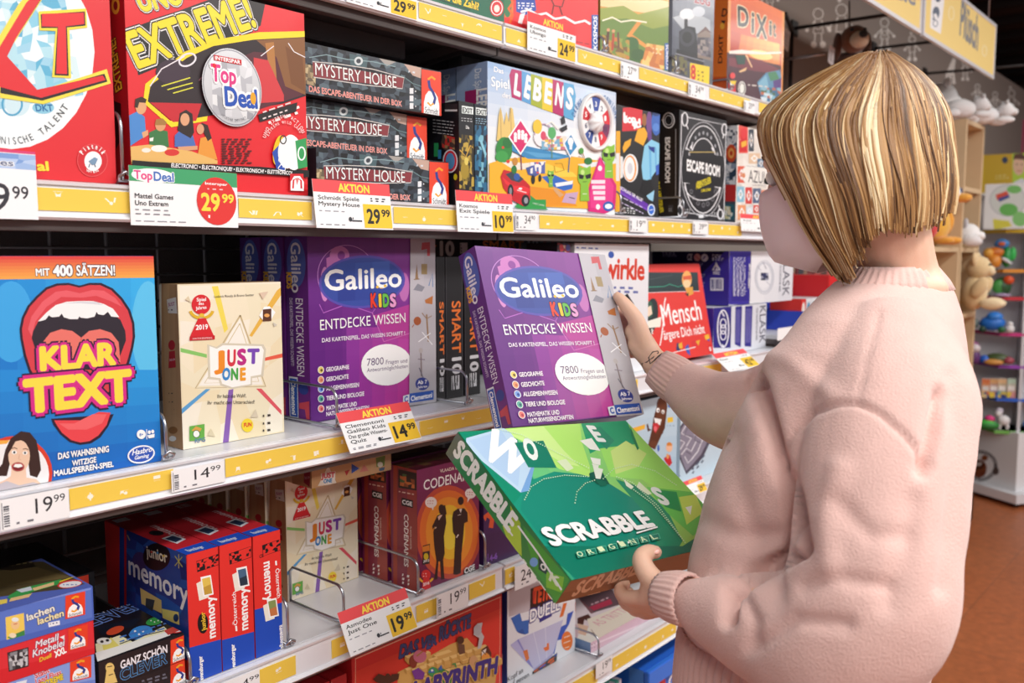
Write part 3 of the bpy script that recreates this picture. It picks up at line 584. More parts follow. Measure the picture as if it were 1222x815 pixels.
# three mystery house boxes lying on one another
MH=[P('1d1e25',150,120,720,240,720,420,150,420),M_(['15161b','24272f','363c46','4a5560','1b1d26','2c303c','5a6a74','101116'],(160,140,600,235,600,385,170,330),26,11,21),P('a8a09a',430,188,520,206,470,230),P('c8a898',530,222,590,236,588,272,560,262),P('4a6268',340,186,405,200,400,236,344,226),S('8aa4aa',3,200,200,260,190,330,206,420,214,500,232),S('6a8488',3,520,260,560,290,590,300),E('cfd6d8',372,212,15,15),E('3a3e48',372,212,8,8),
  M_(['a89470','8c7a5a','6a5c48','c8b48a'],(186,222,224,230,222,300,186,290),4,5,5),P('8a3038',212,216,530,272,526,306,216,266),S('d8d0cc',3,212,214,300,222,420,240,530,270,524,308,400,296,216,268),T('MYSTERY HOUSE',222,260,504,306,42,'f4f2f0',.0,o=[('4a1a20',.03)]),
  T('DAS ESCAPE-ABENTEUER IN DER BOX',200,318,522,370,20,'f08a80',.01,o=[('f8d8d0',.03)]),SM('dfe0e6',545,240,588,256,1,6,.2),('L',[R('e8e8ec',549,306+i*26,562,326+i*26) for i in range(3)]),('L',[SM('e8e8ec',568,312+i*26,584,322+i*26,1,5,.2,i) for i in range(3)]),schmidt(590,240,70,160,sl=.17)]
hm=.0735
m1=boxat(GB,'topmost of three stacked dark mystery house boxes with a red end block',BG,Z2,(186,150,662,250,655,405,188,340),D+.03,SZ[2]+2*hm+.001,.21,'33343e',{'F':MH,'L':(UNIT,[R('2a2b34',0,0,100,100),T('MYSTERY HOUSE',15,70,85,70,20,'ddd',.0)]),'T':(UNIT,[M_(['23242c','3c3f4a','565a66','74767e'],UNIT,9,7,3),R('8a3038',18,40,82,60),T('MYSTERY HOUSE',20,57,80,57,14,'fff',.0)])},'mystery house boxes',zt=SZ[2]+3*hm)
for i,(dx,zb,dy,lb) in enumerate([(-.013,SZ[2]+hm+.0008,.022,'middle of three stacked dark mystery house boxes, pushed back a little'),(.016,SZ[2]+.0006,0,'bottom of three stacked dark mystery house boxes, behind the red price card')]):
    c=copytree(m1); c.location=m1.location+Vector((dx,dy,0)); c.location.z=zb; c['label']=lb
# boxes behind the mystery houses
def dsl(side): # spine of the life box
    return [R('6d86b4',0,0,100,100),T('Das Spiel des',60,26,60,4,16,'e8eef8',.0),R('b02a66',30,27,72,38),R('2a7ab0',30,38,72,47),R('7a9a2a',30,47,72,56),R('c8a020',30,56,72,65),T('LEBENS',65,67,65,28,22,'fff',.03),M_(['4a8a3a','e0c040','d04040','5a90c8','8ab050'],(0,70,100,70,100,100,0,100),4,5,3)]
W1=Fr(510,60,3.704); W2=Fr(730,110,4.53); K1=Fr(0,300,4.53); K2=Fr(0,450,5.435); J1=Fr(190,325,3.706); S1=Fr(500,270,3.88)
def fr2(items,dx,dy,k):   # move prints from one close-up frame into another: x*k+dx
    def t(p): return tuple((v*k+dx if i%2==0 else v*k+dy) for i,v in enumerate(p))
    o=[]
    for it in items:
        if it[0]=='L': o.append(('L',fr2(it[1],dx,dy,k)))
        elif it[0]=='P': o.append(('P',it[1],t(it[2])))
        elif it[0]=='S': o.append(('S',it[1],it[2]*k,t(it[3])))
        elif it[0]=='T': o.append(('T',it[1],t(it[2]),it[3]*k)+tuple(it[4:]))
        else: o.append((it[0],it[1],t(it[2]))+tuple(it[3:]))
    return o
lb='F4A0C0'
TILE=['b8246a','5aa0d8','a8b42e','e8cc30','b8246a','5aa8d8']
lt=[]; 
LX=[(372,82,416,92),(416,92,456,104),(456,104,506,118),(506,118,552,128),(552,128,600,142),(600,142,645,152)]
for (xa,ya,xb,yb),c,ch in zip(LX,TILE,'LEBENS'):
    y1a=ya+(xa-372)*.12+140; y1b=yb+(xb-372)*.12+140
    lt.append(P(c,xa,ya,xb,yb,xb,y1b-14,xa,y1a-14)); lt.append(T(ch,xa+9,ya+108,xb-7,yb+110,78,'fff',.03,o=[('d8d8e0',.055)]))
lt.insert(0,P('b8246a',372,82,362,110,370,180,372,210)); lt.append(P('5aa8d8',645,155,654,200,645,290,640,290))
def pawn(x,y,s,c='8cc63f'):
    return ('L',[P(c,x-16*s,y+10*s,x+16*s,y+10*s,x+20*s,y+90*s,x-18*s,y+90*s),E(c,x,y-12*s,28*s,40*s),P(c,x-26*s,y-30*s,x-24*s,y-62*s,x-6*s,y-46*s),P(c,x+8*s,y-48*s,x+26*s,y-60*s,x+26*s,y-26*s),E('c8e88a',x-8*s,y-30*s,8*s,12*s),P('1f1a22',x-26*s,y-24*s,x-2*s,y-18*s,x-6*s,y-2*s,x-22*s,y-4*s),P('1f1a22',x+2*s,y-18*s,x+28*s,y-26*s,x+26*s,y-6*s,x+8*s,y-2*s),S('5a7a24',3*s,x-8*s,y+10*s,x+10*s,y+8*s),S('e8f6d0',3*s,x-8*s,y+60*s,x+10*s,y+60*s)])
LIFEF=[G(['8fb4e0','c4d4ea','fdfdfd','e2eaf4'],(240,20,850,160,850,420,240,330),6,6),G(['e2eaf4','fdfdfd','fff','eef0ea'],(240,330,850,420,850,740,240,640),3,3),
 T('Das',294,94,336,104,22,'fff',.02,o=[('6a8ab8',.04)]),T('Spiel',282,158,362,172,42,'fff',.02,o=[('6a8ab8',.04)]),T('des',330,208,368,214,24,'fff',.02,o=[('6a8ab8',.04)]),*lt,
 ARC('DREHE UM ZU GEWINNEN!',738,330,92,122,195,365,17,'2f6aa8',.02),
 P('e8c878',302,400,312,290,320,250,330,300,336,330,346,270,356,320,364,250,374,262,382,330,392,400),S('b89860',3,320,255,322,400),S('b89860',3,364,255,368,400),
 P('f4b62a',270,500,330,480,480,470,640,470,830,500,830,700,700,700,470,690,380,640,300,700,270,640),P('3a8ac0',350,410,420,420,640,470,560,486,440,480,360,440),P('5aa4d4',420,446,560,462,600,474,480,474),P('e8941f',440,600,600,620,660,690,470,692),P('f7d24a',460,520,520,500,640,540,660,560,560,560),P('e8eef0',660,505,830,480,830,500,700,520),P('f0e8d8',300,480,420,500,520,490,500,520,380,530),
 E('2f8a3c',335,440,36,56),E('3fa04a',325,470,28,26),E('257436',350,410,22,24),E('d8442e',352,492,8),E('d8442e',330,430,6),
 P('2f6ac8',520,556,560,552,640,590,636,612,600,622,540,598,500,560),P('f4f4f8',560,588,640,576,636,592,566,604),R('2f9a4a',430,660,520,702),P('2f9a4a',380,690,450,640,530,704,400,700),P('d8a878',550,600,600,640,580,650,555,620),P('c8a8c8',606,634,662,626,650,680,590,672),S('5a4a5a',4,622,650,648,656),
 E('f4f0f4',500,380,34,46),RING('c0a0b8',510,376,40,50,5,180,360),E('f0c83a',482,338,20,32),E('e8e0d8',575,415,28,26),M_(['e8e0d8','d0788a','7ab0d0','e8c050','f4f4f0'],(500,380,610,380,610,440,500,440),8,5,4),E('d84a6a',508,378,12,20),E('5ab068',546,366,18,26),S('6a8a5a',4,546,392,546,478),S('f4f0e8',6,520,330,545,316,575,350),
 P('2a2a34',580,346,612,330,614,350,592,362),P('2a2a34',586,300,600,288,606,320,592,330),S('2a2a34',2,596,300,606,330),
 S('7a3a5a',6,407,440,411,530),P('fff',407,302,460,382,407,464,352,384),P('d8286c',407,312,452,382,407,454,360,384),('L',[('L',[E('fff',x,y,7,9),P('fff',x-7,y+8,x+7,y+8,x+6,y+34,x-6,y+34)]) for x,y in ((384,372),(400,360),(416,362),(430,376))]),
 S('3a6a9a',5,624,470,618,540),P('f4f6fa',630,366,662,428,626,476,594,412),P('3a90c8',630,374,656,426,626,466,602,412),E('fff',628,404,12,18),P('fff',622,416,636,416,634,440,624,438),
 S('c8a02a',4,560,500,590,500,600,530,560,540,556,510),S('a06a2a',4,662,470,690,476,676,440),E('2a7a3a',706,490,18,16),E('4a9a3a',676,445,10,14),
 P('4a5a9a',430,520,500,498,516,530,470,560,440,550),M_(['d84a5a','f4f0f0','5a6ab0'],(450,495,515,495,515,545,450,545),7,4,2),E('222',462,572,9,20),E('222',492,566,7,16),pawn(540,560,.5,'7ab84a'),
 P('c81f2a',318,560,332,528,380,540,430,580,448,600,450,660,420,690,372,664,330,610),P('e8303a',325,560,375,600,420,600,448,612,440,640,390,630,340,590),P('3a4450',340,548,378,534,420,570,400,585,365,575),E('2a7a3a',378,528,12,18),E('2f5aa8',390,560,14,16),E('c88a3a',382,492,12,18),E('1c1c22',362,622,13,30),E('8a8a92',362,622,6,16),E('1c1c22',428,664,18,26),E('9a9aa2',430,664,9,14),S('f4c8c8',5,390,618,432,630),E('fff',405,612,8,5),
 T('HASBRO GAMING',460,680,510,690,8,'d8ecd8',.0),
 P('d8207a',757,468,832,600,824,700,780,722,706,712,700,630),P('e83a8e',757,484,818,600,812,690,770,704,716,696,714,630),*[R('fbe6f2',718+i*4,574+i*24,780,590+i*24) for i in range(4)],E('fff',757,522,9,12),E('fff',748,692,9,12),
 pawn(796,475,1.0),pawn(688,572,1.05),E('2a5fb8',794,690,24,22),E('fff',794,690,16,11),RING('2a5fb8',794,690,22,20,3)]
dsl=lambda: [R('7f9ac8',0,0,100,100),G(['a8bcdc','93abd2','6a86ba','7d98c6'],UNIT,3,6),T('Das Spiel des',60,4,60,28,22,'e8eef8',.01),R('a82868',28,18,74,28),R('2a7ab0',28,28,74,34),R('8aa02a',28,34,74,40),R('c8a828',28,40,74,46),T('LEBENS',66,18,66,46,34,'fff',.03),M_(['4a8a3a','e0c040','d04040','5a90c8','8ab050'],(0,50,100,50,100,100,0,100),4,6,3)]
# vertical text reads downward: rotate baseline
lf=boxat(GB,'big blue and white board game box with a round number spinner in its front',BG,W1,(264,34,836,174,826,722,268,610),D+.012,SZ[2],.075,'e4ebf5',{'F':LIFEF,'L':(UNIT,dsl())},'game of life boxes',zt=1.836)
sp=empty('spinner'); 
def wpos(fr,x,y,Y): return at(*fr(x,y),Y)
c_=wpos(W1,740,318,D+.011); e_=wpos(W1,806,340,D+.011); rad=abs(e_.x-c_.x)
mb=MB(); rings=[]
for r_,y_ in ((1.06,.002),(1.06,-.004),(1.0,-.007),(.93,-.004),(.92,.001)):
    rings.append([(c_.x+rad*r_*math.cos(t*math.pi/24),c_.y+y_-.002,c_.z+rad*1.02*r_*math.sin(t*math.pi/24)) for t in range(48)])
mb.loft(rings,'eceaea',cap=False); rim=mb.obj('spinner_rim',TOYM); 
mb=MB()
for i in range(10):
    a=[2*math.pi*(i+k/6)/10 for k in range(7)]
    pts=[(c_.x,c_.y-.003,c_.z)]+[(c_.x+rad*.925*math.cos(t),c_.y-.003,c_.z+rad*.925*math.sin(t)) for t in a]
    mb.add(pts,[tuple(range(len(pts)-1,-1,-1))],['d8283a','f2f2f4','2d4aa0','f2f2f4','c82a34','f2f2f4','34509a','f2f2f4','d8283a','7a2a58'][i])
for i in range(10):
    t=2*math.pi*(i+.5)/10; M=Matrix(((1,0,0,c_.x+rad*.66*math.cos(t)-.006),(0,0,-1,c_.y-.0032),(0,1,0,c_.z+rad*.66*math.sin(t)-.006),(0,0,0,1)))
    art(mb,[T(str(i+1),10,90,90 if i==9 else 70,90,75,'fff' if i%2==0 else '333a60',.02)],UNIT,.012,.014,M)
dial=mb.obj('number_dial',TOYM)
mb=MB(); ri=[]
for r_,y_ in ((.40,-.004),(.38,-.012),(.26,-.016),(.10,-.022)):
    ri.append([(c_.x-.006+rad*r_*(1+.10*math.cos(8*t*math.pi/24))*math.cos(t*math.pi/24),c_.y+y_,c_.z-.002+rad*r_*(1+.10*math.cos(8*t*math.pi/24))*math.sin(t*math.pi/24)) for t in range(48)])
mb.loft(ri,'f4f4f6'); hub=mb.obj('spinner_hub',TOYM)
def adopt(ch,par):
    m=ch.matrix_world.copy(); ch.parent=par; ch.matrix_parent_inverse=Matrix.Identity(4); ch.matrix_basis=par.matrix_world.inverted()@m
bpy.data.objects.remove(sp)
bpy.context.view_layer.update()
for c in (rim,dial,hub): adopt(c,lf)
for i,(q,Y,lb) in enumerate([((192,44,264,34,264,600,195,600),D+.010,'first pale blue game of life spine left of the front one'),((152,66,192,60,192,600,152,600),D+.016,'second pale blue game of life spine, further left')]):
    pass
for i in range(2):
    c=copytree(lf); 
    for k in kids(c): COL.objects.unlink(k); bpy.data.objects.remove(k)
    c.location=lf.location+Vector((.002*(i+1),.0795*(i+1),.0)); c.rotation_euler=(0,0,0); c['label']=('game of life box standing directly behind the big blue and white one','rearmost of the pale blue game of life boxes, only its spine showing')[i]
boxat(GB,'dark blue board game box at the back, left of the pale blue spines',BG,W1,(92,76,152,88,152,400,96,400),D+.262,SZ[2],.06,'3f5c86',zt=1.82,faces={'F':[G(['4a6a98','3a5680','34507a','2c4468'],(80,60,160,60,160,420,80,420),2,3),T('Das',124,134,156,142,22,'c8d4e8',.0),T('Sp',112,192,160,200,40,'c8d4e8',.0)],'L':(UNIT,[R('6a84b0',0,0,100,100)])})
# EXIT boxes
def exitb(q,Y,c,lb,items,dep=.13):
    return boxat(GB,lb,BG,W1,q,Y,SZ[2],dep,'17161b',{'F':items,'L':[R('17161c',0,150,150,640),R('3a3034',78,236,132,262),R('e8e8ea',78,262,132,270),SM('d8d8dc',25,300,120,370,5,3,.12),E('5a4038',92,410,30,34),M_(['7a5038','a08058','4a3a34','c83a34'],(66,372,122,385,122,440,66,430),5,4,2),R('2f9a5a',30,410,50,470),R('3a8ac0',48,440,62,480),E('e8e8f0',102,490,33,52),E('d8283a',102,490,28,46),E('5a9ad0',102,490,20,36),E('c8d020',125,560,8,14)]},'EXIT escape boxes')
exitb((140,222,205,238,205,620,140,612),D+.0125,0,'black and gold EXIT box, left one of the pair behind the red 10.99 card',[R('14131a',130,200,210,640),P('e8f0ee',152,244,203,252,203,284,152,278),T('EXIT',155,274,200,280,22,'16161c',.03),SM('c8c8cc',150,294,202,316,2,3,.1),T('Die',170,346,184,348,14,'fff',.02),M_(['2a2318','5a4a1c','8a742a','17141a','c0a040'],(140,370,206,380,206,620,140,610),7,13,3),S('d8a83a',5,142,440,170,470,190,420,200,430),E('a88c2a',165,530,18,40),E('e0c860',172,490,9,18)])
exitb((209,238,262,246,260,630,209,622),D+.0125,0,'black and blue EXIT box, right one of the pair behind the red 10.99 card',[R('0f1a28',200,200,280,650),P('e8f0ee',214,252,266,260,266,290,214,284),T('EXIT',217,281,263,287,22,'16161c',.03),SM('9ac0d8',214,296,262,326,3,3,.1),M_(['123048','1f5678','3a86a8','0e2438','2a6a90','7ab8cc'],(206,330,272,336,270,630,206,622),6,13,9),P('8cc8dc',230,400,240,396,262,460,255,470),P('bfe4ee',262,380,270,380,268,430,260,420)])
# ------------------------------------------------------------------ bop it: die-cut backed box
BOP=[R('232226',0,40,260,700),P('d82c3a',60,84,166,80,165,170,150,206,56,212),P('f7f7f8',62,150,62,110,72,106,74,128,84,126,84,160,64,164),T('bop',64,164,132,166,44,'fff',.05,sp=.9),T('it!',118,198,160,186,44,'fff',.05,sp=.9),
 P('f2b02a',58,300,70,270,106,250,100,286,64,330),P('f2b02a',122,262,140,200,176,190,196,230,170,290),E('a06a3c',176,150,12,34),E('7a4a8a',202,170,16,66),P('6a3c86',190,230,214,200,216,260,200,270),
 E('3c6ac0',240,166,26,68),E('1c3a74',240,112,22,18),P('8fd0f0',176,290,214,256,262,280,268,330,250,410,200,480,168,470,160,400),P('6ab4e4',200,300,206,470,214,470,212,300),P('6ab4e4',232,300,236,420,242,420,240,300),P('203a90',196,288,212,296,232,296,230,330,214,318,200,306),E('5a8ad8',238,190,18,22),P('3c66c8',236,400,262,380,258,440,240,450),
 E('f4f4f6',100,410,42,76),E('f39a2a',98,412,34,70),E('f7f7f8',96,412,28,62),E('d8d8de',98,412,14,30),P('e8e8ea',26,340,60,350,60,460,40,470,26,420),P('17161a',170,480,210,470,230,560,200,580,150,540),P('9ad0ec',186,560,230,530,222,590,200,580),
 P('6a34b0',38,502,196,606,196,630,38,530),P('7a44c0',38,530,196,632,190,642,38,545),T('SCHLAG SIE ALLE!',44,524,164,592,14,'fff',.02),SM('e8d8fc',44,548,170,608,2,4,.5),SM('f4f4f4',66,620,126,656,3,5,.1),E('e8f0fa',212,636,20,32),E('2f6ad0',212,636,15,25),S('fff',3,202,640,222,632),R('f2b02a',0,210,44,650),R('e8e8ea',0,330,40,480)]
boxat(GB,'bop it game box with a white round toy and a boy in light blue shirt',BG,W2,(22,74,266,114,244,672,18,646),D+.02,SZ[2],.09,'f0b02a',{'F':BOP},bev=.002)
ESC=[R('232127',340,60,640,720),S('e6e6ea',4,378,120,404,134,618,178,606,690,570,672,392,650,366,610,378,120),RING('f0f0f4',494,418,104,236,5),RING('cfcfd4',494,418,118,256,3),RING('f0f0f4',494,400,72,150,5,185,360),RING('f0f0f4',490,500,96,84,5,5,175),S('f0f0f4',5,398,300,430,320),S('f0f0f4',5,588,345,560,340),S('f0f0f4',4,388,490,420,492),S('f0f0f4',4,588,518,556,512),
 P('1d1b20',390,310,600,345,600,515,384,488),R('d8c070',420,322,560,326),T('ESCAPE ROOM',404,422,584,456,56,'fff',.04,sh=-.05),T('DAS',462,496,486,490,14,'e8d82a',.03),T('ABENTEUER',456,526,538,488,28,'e8d82a',.03),T('DELUXE',484,540,534,532,14,'e8d82a',.03),
 E('232127',394,146,16,32),RING('f0f0f4',394,146,15,36,6),S('f0f0f4',5,400,170,412,200),RING('f0f0f4',608,202,13,30,6),S('f0f0f4',5,604,226,600,250),RING('f0f0f4',368,640,14,28,6),S('f0f0f4',5,368,612,376,580),RING('f0f0f4',586,660,14,26,6),S('f0f0f4',5,584,640,578,610),
 ('L',[E('a8a8ae',494+84*math.cos(math.radians(t)),418+198*math.sin(math.radians(t)),5,10) for t in (205,225,240,255,270,285,300,320,335)]),('L',[RING('8a8a90',494+70*math.cos(math.radians(t)),500+110*math.sin(math.radians(t)),7,11,3) for t in (20,45,70,90,115,140,160)]),P('f0f0f4',420,300,432,280,434,312),P('f0f0f4',536,300,548,296,548,326),SM('e0e0e4',395,630,425,650,2,4),SM('e0e0e4',540,650,575,665,2,4),R('e8e8ec',468,664,494,680)]
boxat(GB,'black Escape Room box with white ornament lines and yellow script',BG,W2,(368,94,626,160,606,692,356,664),D+.02,SZ[2],.072,'1d1b20',{'F':ESC,'L':[R('1b1a1f',200,60,400,700),RING('e8e8ec',308,152,30,40,6),RING('c8c8cc',308,152,20,26,4),S('e8e8ec',5,280,150,270,150),S('a8a8ae',4,346,200,346,566,286,566),T('ESCAPE ROOM',290,245,290,490,26,'f4f4f6',.04),T('DAS ABENTEUER',240,488,262,654,20,'e8d82a',.03),R('3a3a40',306,610,332,650),SM('d8d8dc',310,625,330,645,2,4)]})
AZ=[R('f3efe8',600,150,900,760),M_(['e8e2da','f6f2ec','d8d4d0','f0e8e0'],(620,170,860,240,850,720,620,690),8,9,4)]
for i,(x,y,w,h,c) in enumerate([(686,180,50,150,'e8584c'),(740,200,28,120,'3a4250'),(680,400,40,90,'e0644c'),(722,514,36,90,'d8403c'),(676,510,40,84,'8ec4dc'),(762,520,44,80,'5a6a8a'),(808,530,40,84,'e8845a'),(680,610,44,80,'f0a070'),(726,620,36,44,'e0e4ea'),(764,610,36,44,'e0584c'),(806,610,38,60,'a8d8e4'),(740,330,60,56,'e8c8a8'),(786,360,40,50,'5a7a9a')]):
    AZ+=[R(c,x,y,x+w,y+h),P('fff',x+w/2,y+h*.15,x+w*.85,y+h/2,x+w/2,y+h*.85,x+w*.15,y+h/2),E(c,x+w/2,y+h/2,w*.16,h*.16),E('f6d8b0',x+w/2,y+h/2,w*.07,h*.07)]
AZ+=[P('d8232e',690,320,696,240,706,200,720,190,730,210,728,320),E('e43a40',712,222,16,30),P('f0b838',698,270,728,260,726,290,700,300),P('f7f4ee',704,420,724,396,850,410,850,500,724,496,704,470),S('8a8a90',2,726,398,850,412),T('AZUL',738,486,834,496,68,'4a4248',-.02),SM('9a9aa0',760,500,820,506,1,3),E('e08a5a',712,450,8,14)]
boxat(GB,'white tile-patterned Azul box beside the woman face',BG,W2,(684,178,900,232,890,730,664,700),D+.02,SZ[2],.07,'e8e4de',{'F':AZ,'L':[R('46505e',590,150,700,720),M_(['e8ecf0','34405a','5a6c84','dfe3e8','3c4a60','c8ccd4'],(610,180,684,180,670,310,610,300),5,7,6),RING('f0f0f4',650,240,22,40,6),E('d8532e',646,330,28,48),E('f0b060',646,330,16,28),E('c83a28',646,330,8,14),M_(['e0e4ea','44506a','8a9ab0','2f4458'],(612,380,672,386,668,500,612,496),5,5,3),T('AZUL',616,386,622,500,16,'f0f0f4',.02),R('c83434',606,500,672,590),R('2f6a78',606,606,662,690),M_(['2f6a78','e8e8e0','d8d0a0','245a66'],(612,616,656,620,652,690,612,684),4,4,2),E('e8dcc0',634,650,10,16)]})
# ------------------------------------------------------------------ third shelf
OUT=[('2a1a3a',.155),('d82a8a',.105)]
LIP=[(122,470),(118,420),(130,360),(160,300),(205,250),(255,205),(310,185),(370,182),(428,196),(480,182),(540,182),(600,210),(650,260),(690,320),(712,390),(716,460),(706,520),(690,580),(672,640),(640,700),(600,760),(300,760),(200,700),(166,640),(140,560)]
def exp(pts,k,cx=418,cy=450): return sum(((cx+(x-cx)*k,cy+(y-cy)*k) for x,y in pts),())
KL=[G(['0f86d8','36b4f2','36a4ee','0f72cc'],(-60,130,860,130,870,800,-60,800),6,6),E('5cc4f4',800,420,90,260),E('3ca8ec',60,380,120,220),P('1468c4',-60,800,860,800,880,1400,-60,1500),G(['1f8fe0','2aa0e8','0f6cc8','0f5cb8'],(-60,640,862,640,880,1100,-60,1250),5,5),
 G(['d8303c','e0343e','f7b04e','f2a84a'],(-60,26,842,26,842,142,-60,152),1,7),T('MIT',194,132,270,130,40,'fff',.03,o=[('4a2a3a',.09)]),T('400',286,132,394,130,58,'fff',.05,o=[('4a2a3a',.11)]),T('SÄTZEN!',412,130,622,128,56,'fff',.03,o=[('4a2a3a',.09)]),
 P('2a1a30',*exp(LIP,1.045)),P('d8404a',*exp(LIP,1.0)),P('e8606a',150,420,170,350,230,270,300,218,360,210,430,226,500,208,560,212,620,250,660,300,600,270,520,240,440,250,330,246,250,300,190,380,170,460),
 P('2c2430',170,470,178,430,210,370,270,330,430,300,600,330,650,370,676,430,680,480,650,560,600,640,260,640,200,560),P('f7f7f8',204,378,250,330,300,290,360,272,430,268,500,268,560,284,610,310,644,356,600,352,582,326,560,344,530,340,520,326,510,352,470,362,434,358,428,350,420,366,376,366,344,356,332,336,318,352,280,356,262,346,246,368,220,376),P('dcdce4',330,282,430,270,520,272,560,290,430,280),
 P('e8766c',230,490,270,440,330,420,390,430,438,466,480,430,540,420,600,440,640,490,650,600,240,620),S('c85a54',5,438,468,430,520),
 ('L',[T('KLAR',214,640,636,606,122,'f7e04a',.055,o=[('2a1a3a',.20),('d82a8a',.145)])]),T('TEXT',128,870,716,796,170,'f7e04a',.055,o=[('2a1a3a',.18),('d82a8a',.14)])]
KLB=fr2([P('2a1a30',330,270,345,310,390,370,450,420,520,438,590,428,650,390,700,320,736,240),P('e8464e',350,280,366,310,400,360,460,408,520,424,580,414,636,378,690,310,716,230,640,225,520,280),P('f0666a',380,300,480,300,600,240,690,240,660,300,560,340,440,340)],0,679.5,.8335)
KLC=fr2([T('DAS WAHNSINNIG',374,532,704,482,40,'fff',.035,o=[('0f3a7a',.07)]),T('WITZIGE',464,576,622,550,36,'fff',.035,o=[('0f3a7a',.07)]),T('MAULSPERREN-SPIEL',346,642,734,578,36,'fff',.035,o=[('0f3a7a',.07)]),
 E('f4f6fa',912,500,90,58,-12),E('2a54b8',912,500,80,48,-12),T('Hasbro',852,506,984,480,34,'fff',.02,sh=.3),T('Gaming',870,534,964,516,24,'fff',.02,sh=.3),E('fff',912,370,29,30),T('8+',900,382,924,380,20,'1f6ac0',.03),S('fff',4,946,336,948,402),E('fff',964,356,10,12),E('fff',986,352,10,12),P('fff',952,376,998,366,996,390,960,396),
 E('d8402a',90,620,246,240),E('f2f2f4',80,630,234,226),P('f2b04a',-40,410,60,408,40,430,-40,440),P('3a2420',10,560,30,470,66,395,130,350,190,358,232,410,252,510,262,600,236,650,190,636,180,560,60,560,40,640,-10,640,-20,600),P('f0cdb4',72,560,160,560,168,650,230,660,262,690,-20,740,-60,700,20,670,66,640),E('ecc9ae',120,510,70,104),P('3a2420',48,500,56,430,100,372,160,372,196,430,192,480,160,420,130,408,96,416,66,470),P('c8c0c8',-60,710,40,672,120,700,210,680,262,694,260,706,-60,770),
 E('faf6f4',88,486,17,13),E('2a3a3a',88,486,7,8),E('faf6f4',158,490,16,12),E('2a3a3a',158,490,7,8),S('5a3a2a',5,66,462,90,456,108,464),S('5a3a2a',5,144,466,164,462,180,470),E('8a2a30',112,580,42,30),E('c85a5a',112,580,40,27),E('7a2028',112,582,34,22),P('fafaf6',82,578,94,562,132,562,144,578,112,586),S('d8a890',4,122,500,116,530,132,534)],0,679.5,.8335)
boxat(GB,'large blue KLAR TEXT box with a huge open red mouth, left on the middle shelf',BG,K1,(-220,24,838,28,865,1150,-220,1330),D+.012,SZ[3],.06,'1a7ad0',{'F':KL[:-2]+KLB+KL[-2:]+KLC,'T':(UNIT,[R('d8303c',0,0,100,100)])})
def poly2(c,*p): return P(c,*p)
JO=[G(['efe3c4','f6eeda','f0e4c4','eadcb8'],(80,40,560,40,560,800,80,800),4,5),M_(['f3e8cc','efe0bc','f6eedc','f0e6c8'],(90,60,545,50,545,700,100,790),6,8,4),
 P('f2dc5a',232,62,260,60,304,250,288,268),P('e8b64a',520,80,546,60,546,90,410,285,398,280),P('8ac86a',94,334,94,352,210,378,210,362),P('e8604a',546,358,546,376,464,392,464,378),P('5aa0d4',98,604,98,628,226,516,206,516),P('e05a66',428,514,452,514,540,610,540,630),P('8a62b4',306,520,328,516,306,760,280,764),
 S('c8b48a',7,358,190,160,512,470,504,358,190),P('f8f4ea',356,206,174,502,458,496),S('d8c8a0',4,356,226,200,490,440,482,356,226),
 P('d8d0bc',212,318,252,330,280,312,460,318,472,340,460,460,410,468,410,500,322,516,270,500,262,476,216,472),P('fdfcf8',222,326,254,338,282,322,452,326,462,344,450,452,404,460,404,494,322,508,278,492,270,468,226,462),
 T('J',240,424,290,420,76,'f0902a',.05),T('U',300,412,338,410,70,'d8384a',.05),T('S',344,408,386,404,68,'c02a86',.05),T('T',388,402,442,400,64,'7a4ab8',.05),T('O',276,474,312,474,52,'3a8ad0',.05),T('N',316,474,348,472,50,'4aa84a',.05),T('E',356,476,382,474,54,'f0a030',.05),
 T('Ludovic Roudy & Bruno Sautter',242,112,418,104,11,'4a4038',.0),T('Ihr habt die Wahl!,',256,556,384,552,17,'3a342e',.0),T('Ihr macht den Unterschied!',212,584,420,580,17,'3a342e',.0),
 E('d8242e',184,142,42,44),T('Spiel',164,128,206,126,16,'fff',.02),T('des',172,144,196,143,13,'fff',.02),T('Jahres',160,166,208,160,15,'fff',.02),RING('e0b42a',186,164,50,38,13,10,80),RING('e0b42a',186,164,50,38,13,100,170),P('d8242e',170,204,204,202,240,280,134,284),E('e8c03a',186,190,12,9),T('2019',160,254,214,250,22,'fff',.03),P('c81f2a',134,284,244,278,244,296,132,302),T('KRITIKERPREIS',146,297,232,293,8,'f8d8d8',.0),
 P('fff',462,152,486,150,512,176,490,214,460,216,440,190),P('5a3424',456,164,494,160,494,214,456,216),E('e8a860',474,190,12,8),
 E('f2d83a',388,676,26,30),T('FUN',372,684,406,680,18,'d8242e',.04),P('6ab04a',132,680,198,670,198,740,132,746),P('d8a04a',140,700,160,680,186,690,178,704),E('f4f4ee',162,714,16,17),RING('3a6a3a',162,714,15,16,3),T('RPG',156,754,202,746,18,'5a7aa8',.02),SM('3a3430',456,628,522,640,1,9,-.1),SM('3a3430',456,662,520,674,1,9,-.1),SM('3a3430',456,694,520,704,1,9,-.1),
 P('e0d0b0',112,120,126,104,140,134),P('d0ccc0',500,220,520,232,506,240),P('dcd0b0',210,720,226,690,246,726),P('d8ccb4',400,640,424,604,436,640),P('e0c8b0',440,90,480,84,456,120)]
